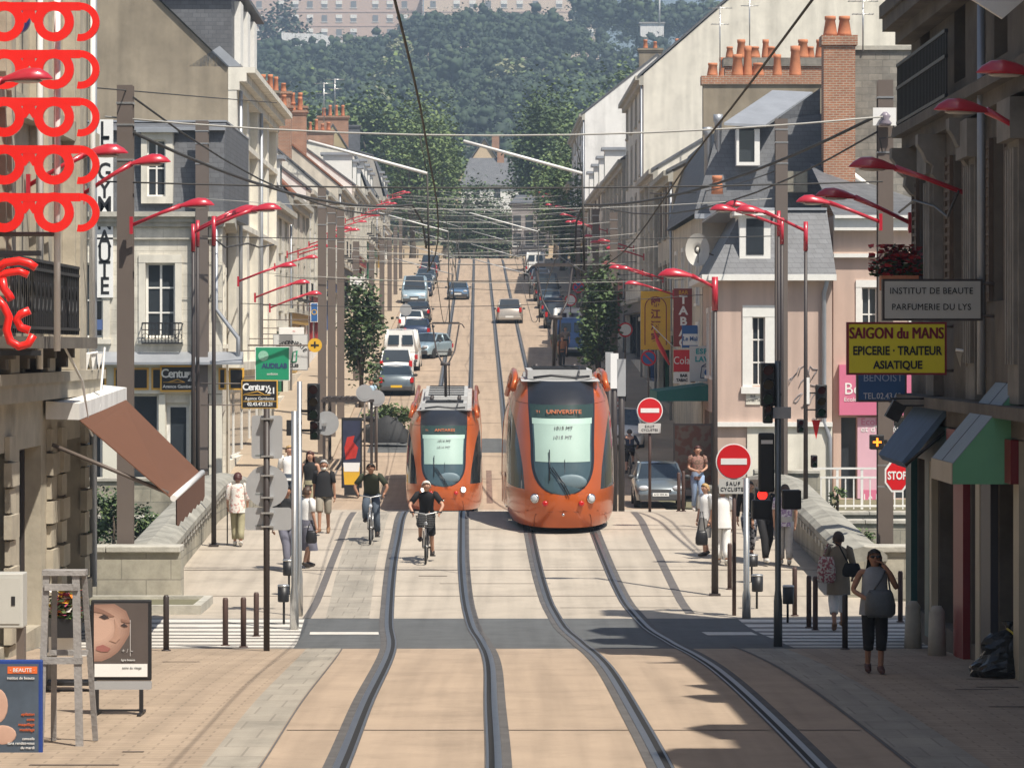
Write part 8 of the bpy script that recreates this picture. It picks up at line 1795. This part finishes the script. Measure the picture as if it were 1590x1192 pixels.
tree("dark green tree rising above the slate house at the top of the right row", X(935, 300), 300, 12.5, 2.2, 2600, .18, 14, trunk_h=3, mats=[G, Dk, Dk])
tree("tall light green tree left of the far cream gable house", X(664, 380), 380, 19, 3.8, 5200, .2, 5, z=13, trunk_h=3, mats=[G, Lt, Lt]); tree("second tall light green tree beside the far cream gable house", X(690, 392), 392, 18.0, 2.4, 3600, .2, 6, z=13, trunk_h=3, mats=[Lt, Lt, G])
tree("slim mid green tree at the head of the left row of houses", X(640, 365), 365, 17.5, 2.6, 3200, .2, 7, z=13, trunk_h=3, mats=[G, Lt, G])
tree("tall dark green tree on the right of the far slate house", X(838, 385), 385, 20, 3.0, 5200, .2, 8, z=13, trunk_h=4, mats=[G, Dk, G]); tree("rounded green tree behind the tall dark one at the street's end", X(852, 400), 400, 22.5, 4.4, 5200, .22, 9, z=13, trunk_h=4, mats=[G, Lt, Dk])
tree("broad green tree before the grey house at the end of the street", X(862, 350), 350, 11.5, 2.6, 3000, .18, 24, z=13, trunk_h=3, mats=[G, Lt, G])
tree("dark evergreen closing the far end of the street", X(744, 372), 372, 9.8, 2.6, 3600, .16, 10, z=12.8, trunk_h=.6, mats=[Dk, Dk, G]); tree("smaller dark evergreen beside the one closing the street", X(722, 366), 366, 7.5, 2.1, 2600, .16, 11, z=12.8, trunk_h=.5, mats=[Dk, Dk, G]); tree("dark shrubby evergreen in front of the far grey house", X(775, 368), 368, 7.0, 2.2, 2600, .16, 12, z=12.8, trunk_h=.5, mats=[Dk, G, Dk])
for i, (px, d, h, r_) in enumerate(((455, 430, 24, 4.5), (505, 450, 23, 4.8), (545, 470, 26, 5.5), (590, 460, 27, 5.5), (628, 480, 24, 5), (780, 500, 17, 5), (890, 470, 27, 5), (938, 480, 29, 5.5), (968, 470, 30, 5), (735, 560, 17, 6), (672, 520, 24, 5.5), (1004, 500, 30, 6), (425, 500, 26, 6))):
    tree("full green tree in the belt behind the street's rooftops", X(px, d), d, h, r_, 3200, .34, 30 + i, z=12.5, mats=[[G, Lt, G], [G, Lt, Dk]][i % 2], group="trees behind the rooftops")
# hedge by the motorbikes, creepers and shrubs on the terraces, weeds
def shrub(label, x, d, z, r, n, leaf, seed, mats=None, name="shrub"):
    t = thing(name, label, "shrub", (x, d, z)); rr = random.Random(seed)
    MB().path([(0, 0, -.2), (.02, 0, r[2] * .6), (0, 0, r[2] * 1.2)], [.05, .04, .02], 6).build("stem", bark, t)
    cm = MB(); crown(cm, (0, 0, r[2] * .95), r, n, leaf, rr); cm.build("foliage", mats or [G, Dk, Lt], t)
shrub("low bright green hedge behind the covered motorcycle", X(606, 136), 136, gz(136), (.95, .5, .55), 1100, .07, 51, [Lt, G, G], "hedge"); 
for px, d, yb, w_, hh, lb in ((150, 92, 852, .55, 1.5, "upright green shrub on the lower left terrace, nearest the awning"), (176, 90, 850, .4, 1.3, "slim green shrub on the lower left terrace, middle of three"), (222, 93, 842, .5, .9, "round shrub on the lower left terrace beside the tall mast"), (238, 94, 850, .45, .8, "trailing shrub hanging over the left terrace wall"), (128, 62.5, 900, .5, 1.1, "dark bush in the corner by the pale stone house")):
    shrub(lb, X(px, d), d, Z(yb, d), (w_, w_, hh * .6), 700, .055, int(px))
for px, d, y, lb in ((1292, 105, 800, "green weed growing on the right quay wall"), (1340, 96.5, 842, "small leafy plant on the right terrace wall"), (1300, 104.8, 775, "tall weed against the foot of the white railing")):
    shrub(lb, X(px, d), d, Z(y + 8, d), (.32, .25, .32), 160, .05, int(px), [Lt, G, G], "weed")
t = thing("shrub", "dry bare twigs spilling over the left terrace", "shrub", (X(205, 93), 93, Z(838, 93))); m = MB(); rr = random.Random(5)
for k in range(40): a = rr.uniform(0, pi); L = rr.uniform(.3, .8); m.path([(rr.uniform(-.3, .3), 0, 0), (L * .6 * cos(a), rr.uniform(-.2, .2), L * .7 * sin(a) + .1), (L * cos(a), rr.uniform(-.3, .3), L * .6 * sin(a))], [.012, .009, .004], 4)
m.build("twigs", mat("dry_twig", (.2, .15, .1), .9, .2, 5), t)
# hillside wood: one mass of crowns
hill_leaf = [mat("wood_leaf_%d" % i, c, .8, .28, .5, bump=.6, bscale=2.2) for i, c in enumerate(((.034, .060, .030), (.054, .084, .036), (.022, .040, .024)))]
rr = random.Random(77); wm = MB(); n = 0
for d in range(640, 1180, 22):
    p = F / d; x0, x1 = X(330, d), X(1130, d); x = x0 + rr.uniform(0, 8)
    while x < x1:
        dd = d + rr.uniform(-9, 9); r = rr.uniform(3.6, 6.4); zz = gz(dd); px = 795 + x * p
        lift = 4 * sin(px / 95.0) + (4 if 640 < px < 960 else 0) - (9 if px < 640 and d > 980 else 0) + (16 if px > 900 and d > 1000 else 0)
        c = (x, dd, zz + 5 + rr.uniform(0, 3) + lift * .5); rz_ = r * rr.uniform(.95, 1.4); tone = rr.choice((0, 0, 0, 2, 2, 1)); nl = 22
        for i in range(nl):
            a, b = rr.uniform(0, 2 * pi), math.acos(rr.uniform(-.3, 1)); q = rr.uniform(.35, .95); lr = r * rr.uniform(.14, .28)
            o = (c[0] + r * q * sin(b) * cos(a), c[1] + r * q * sin(b) * sin(a), c[2] + rz_ * q * cos(b)); k0 = len(wm.v)
            wm.ell(o, (lr, lr, lr * .85), 6, 4, tone if rr.random() < .85 else rr.randrange(3))
            for j in range(k0, len(wm.v)): v = wm.v[j]; wm.v[j] = (v[0] + rr.gauss(0, .24) * lr, v[1] + rr.gauss(0, .24) * lr, v[2] + rr.gauss(0, .2) * lr)
        crown(wm, c, (r * .95, r * .95, rz_ * .95), 190, .36, rr, nclump=16, tb=-.9 if tone != 1 else .4, tight=1.0); n += 1
        x += r * rr.uniform(1.0, 1.5)
tag(wm.build("wood", hill_leaf), kind="stuff"); bpy.data.objects["wood"]["label"] = "dense dark green wood covering the hillside behind the town"
for px, py, d, h, r_, lb, mm in ((437, 12, 1120, 30, 9, "big dark tree standing before the apartment block at the upper left", hill_leaf[::2] + [hill_leaf[0]]), (786, 100, 900, 17, 5.0, "pale silvery tree standing out on the wooded hillside", [Pl, Pl, Lt]), (622, 66, 960, 15, 3.2, "pale yellowish tree high on the wooded hillside", [Pl, Lt, Pl]), (606, 96, 930, 13, 3.4, "second pale tree below the yellowish one on the hillside", [Pl, Lt, Lt]), (590, 142, 840, 9, 2.4, "small pale bare tree low on the wooded hillside", [Pl, Pl, Lt])):
    tree(lb, X(px, d), d - 12, h, r_, 1300, .7, int(px), z=Z(py, d) - h, mats=mm)
# apartment blocks on the crest
def block(label, p0, p1, d, ztop, m, wcol, sp=5.6):
    x0, x1 = X(p0, d), X(p1, d); zb = gz(d) - 2; t = thing("apartment_block", label, "building", (x0, d, zb)); MB().box((0, 0, 0), (x1 - x0, 14, ztop - zb)).build("wall", m, t)
    MB().box((-.5, -.5, ztop - zb), (x1 - x0 + .5, 14.5, ztop - zb + .8)).build("roof", greyr, t)
    bm = MB(); bz = Z(34, d) - zb
    for k in range(-1, 8): bm.box((-.1, -.14, bz - 1.6 + k * 5.4 - .25), (x1 - x0 + .1, -.005, bz - 1.6 + k * 5.4 + .1))
    bm.build("floor_bands", wcol, t); first = None; k = 0
    wmb = MB().box((0, -.1, 0), (2.1, .02, 2.5)); 
    for row in range(-2, 5):
        x = 2.5
        while x < x1 - x0 - 3:
            if first is None: first = wmb.build("window", mat("far_window", (.22, .23, .24), .15, .1, .5), t); o = first; MB().box((-.2, -.16, 1.3), (2.3, -.11, 2.7)).build("blind", framew, o); MB().box((-.35, -.14, -.3), (2.45, -.02, -.05)).build("sill", framew, o)
            else:
                o = first.copy(); COL.objects.link(o); o.parent = t; k += 1
                for ch in first.children:
                    if k % 3 or ch.name.startswith("sill"): c = ch.copy(); COL.objects.link(c); c.parent = o
            o.location = (x, -.05, bz + row * 5.4); x += sp if int(x / sp) % 6 else sp * 1.5
pinkb = mat("pale_pink_concrete", (.55, .42, .35), .9, .05, .1); pinkc = mat("pale_cream_concrete", (.64, .52, .42), .9, .05, .1); pinkw = mat("pale_band", (.48, .37, .32), .9, .05, .2)
block("long pale pink apartment block on the hill crest, the part left of the tram wire", 388, 655, 1290, 140, pinkb, pinkw); block("pale cream apartment block on the hill crest, the part right of the tram wire", 658, 930, 1275, 141, pinkc, pinkw, 6.0)
t = thing("white_building", "low bright white flat roofed building below the apartment block", "building", (X(490, 1080), 1080, Z(75, 1080))); MB().prism([(-11, 0), (12, 0), (12, 1.5), (2, 4.5), (-11, 5)], 'y', 0, 8).build("wall", whiter, t); MB().box((0, -.2, -4), (3, 1, 0)).build("annex", whiter, t)
t = thing("white_building", "low white shed among the trees right of the hill", "building", (X(1010, 1000), 1000, Z(42, 1000))); MB().prism([(-3, -3), (4, -3), (4, 1), (-3, 1)], 'y', 0, 6).build("wall", whiter, t); MB().box((-3.4, -.4, 1), (4.4, 6.4, 1.4)).build("roof", greyr, t)
t = thing("light_mast", "thin white lighting mast among the trees on the hill", "mast", (X(1024, 980), 980, Z(40, 980))); MB().tube((0, 0, 0), (0, 0, 14), .3, .2, 6).build("post", ins, t)
# houses closing the street
def far_house(label, p0, p1, d, yb, ye, ya, wm, rm, gable=True, depth=9, wins=()):
    x0, x1 = X(p0, d), X(p1, d); zb, ze, za = Z(yb, d), Z(ye, d), Z(ya, d); t = thing("far_house", label, "house", (x0, d, zb)); w_ = x1 - x0
    if gable:
        pl = [(0, 0), (w_, 0), (w_, ze - zb), (w_ / 2, za - zb), (0, ze - zb)]; MB().prism(pl, 'y', 0, depth).build("wall", wm, t)
        r = MB()
        for a, b in (((-.3, ze - zb - .25), (w_ / 2, za - zb + .1)), ((w_ + .3, ze - zb - .25), (w_ / 2, za - zb + .1))): r.add([(a[0], -.3, a[1]), (b[0], -.3, b[1]), (b[0], depth, b[1]), (a[0], depth, a[1]), (a[0], -.3, a[1] + .2), (b[0], -.3, b[1] + .2), (b[0], depth, b[1] + .2), (a[0], depth, a[1] + .2)], [(0, 1, 2, 3), (4, 5, 6, 7), (0, 1, 5, 4), (3, 2, 6, 7), (0, 3, 7, 4)])
        ro = r.build("roof", rm, t)
    else:
        MB().box((0, 0, 0), (w_, depth, ze - zb)).build("wall", wm, t); r = MB(); r.add([(-.3, -.4, ze - zb), (w_ + .3, -.4, ze - zb), (w_ * .86, depth / 2, za - zb), (w_ * .14, depth / 2, za - zb), (-.3, depth, ze - zb), (w_ + .3, depth, ze - zb)], [(0, 1, 2, 3), (4, 5, 2, 3), (0, 3, 4), (1, 2, 5), (0, 1, 5, 4)]); ro = r.build("roof", rm, t)
    MB().box((w_ * .62, depth * .4, za - zb - 1), (w_ * .74, depth * .6, za - zb + .9)).build("chimney", brick, ro)
    for px, py, ww, hh in wins:
        o = MB().box((X(px, d) - x0 - ww / 2, -.06, Z(py, d) - zb - hh / 2), (X(px, d) - x0 + ww / 2, .02, Z(py, d) - zb + hh / 2)).build("window", glass, t); MB().box((X(px, d) - x0 - ww / 2 - .1, -.1, Z(py, d) - zb - hh / 2 - .12), (X(px, d) - x0 + ww / 2 + .1, -.02, Z(py, d) - zb - hh / 2)).build("sill", framew, o)
far_house("cream gabled house with slate roof seen over the end of the street", 704, 800, 446, 330, 290, 217, mat("far_cream", (.58, .46, .32), .9, .05, 1), slate, wins=((768, 268, .8, 1.2),))
far_house("slate roofed white house in front of the cream gabled one", 716, 806, 430, 330, 288, 243, whiter, slate, False, 7, ((740, 300, .8, 1.3), (772, 300, .8, 1.3)))
far_house("grey house with three dark windows closing the right of the street", 795, 852, 355, 395, 316, 300, mat("far_grey", (.32, .29, .28), .9, .08, 1), slate, False, 8, ((803, 345, .8, 1.5), (822, 345, .8, 1.5), (840, 345, .8, 1.5), (803, 372, .8, 1.3), (822, 372, .8, 1.3), (840, 372, .8, 1.3)))
far_house("slate roofed house behind the tall green trees on the left of the end", 640, 700, 440, 340, 300, 262, greyr, slate, False, 8, ((660, 316, .9, 1.3),))
t = thing("garden_wall", "low cream wall closing the far square on the left and right of the evergreens", "wall", (ax(373), 373, gz(373))); MB().box((-14, 0, 0), (-4.2, .4, 1.5)).box((3.2, 0, 0), (16, .4, 1.5)).build("wall", mat("far_cream", (.5, .4, .3)), t)
for i in range(12):
    x = ax(346) - 8 + i * 1.45; o = thing("bollard", "thin dark bollard in the row across the far square", "bollard", (x, 346.5, gz(346.5)), 0, "bollards across the far square"); MB().tube((0, 0, 0), (0, 0, 1.0), .06, n=6).build("post", darkp, o)
# television aerials on the roofs
def aerial(label, px, d, yb, yt):
    t = thing("aerial", label, "aerial", (X(px, d), d, Z(yb, d))); h = Z(yt, d) - Z(yb, d); m = MB(); m.tube((0, 0, 0), (0, 0, h), .03, n=5); m.build("pole", alu, t); m = MB()
    for z_, L in ((.97, 1.1), (.72, .8)):
        m.path([(-L * .5, 0, h * z_), (L * .5, 0, h * z_)], .022, 4)
        for k in range(6): x = -L * .45 + L * .9 * k / 5; m.path([(x, -.25, h * z_), (x, .25, h * z_)], .012, 4)
    m.build("antenna", alu, t)
for px, d, yb, yt, lb in ((1118, 150, 110, 10, "tall television aerial before the big cream gable, left of two"), (1164, 152, 85, -20, "tall television aerial before the big cream gable, right of two"), (1340, 121, 80, 0, "aerial pole above the rubble gable"), (503, 190, 190, 128, "television aerial over the red tiled roof on the left row"), (520, 198, 180, 122, "second television aerial over the left row chimneys"), (1003, 190, 215, 140, "television aerial beside the white gable on the right row")): aerial(lb, px, d, yb, yt)
# air: pale haze filling the valley
hz = MB().box((-760, -60, -9), (760, 1620, 158)).build("haze", None or mat("haze_surface_unused", (1, 1, 1)))
hm = bpy.data.materials.new("haze_air"); hm.use_nodes = True; q = hm.node_tree; q.nodes.clear(); out = q.nodes.new("ShaderNodeOutputMaterial"); pv = q.nodes.new("ShaderNodeVolumePrincipled")
pv.inputs["Color"].default_value = (.60, .78, 1.0, 1); pv.inputs["Density"].default_value = .00042; pv.inputs["Anisotropy"].default_value = .2; q.links.new(pv.outputs[0], out.inputs["Volume"])
hz.data.materials.clear(); hz.data.materials.append(hm); tag(hz, kind="stuff"); hz["label"] = "thin pale haze filling the air of the valley"
S.cycles.volume_step_rate = 4; S.cycles.volume_max_steps = 64
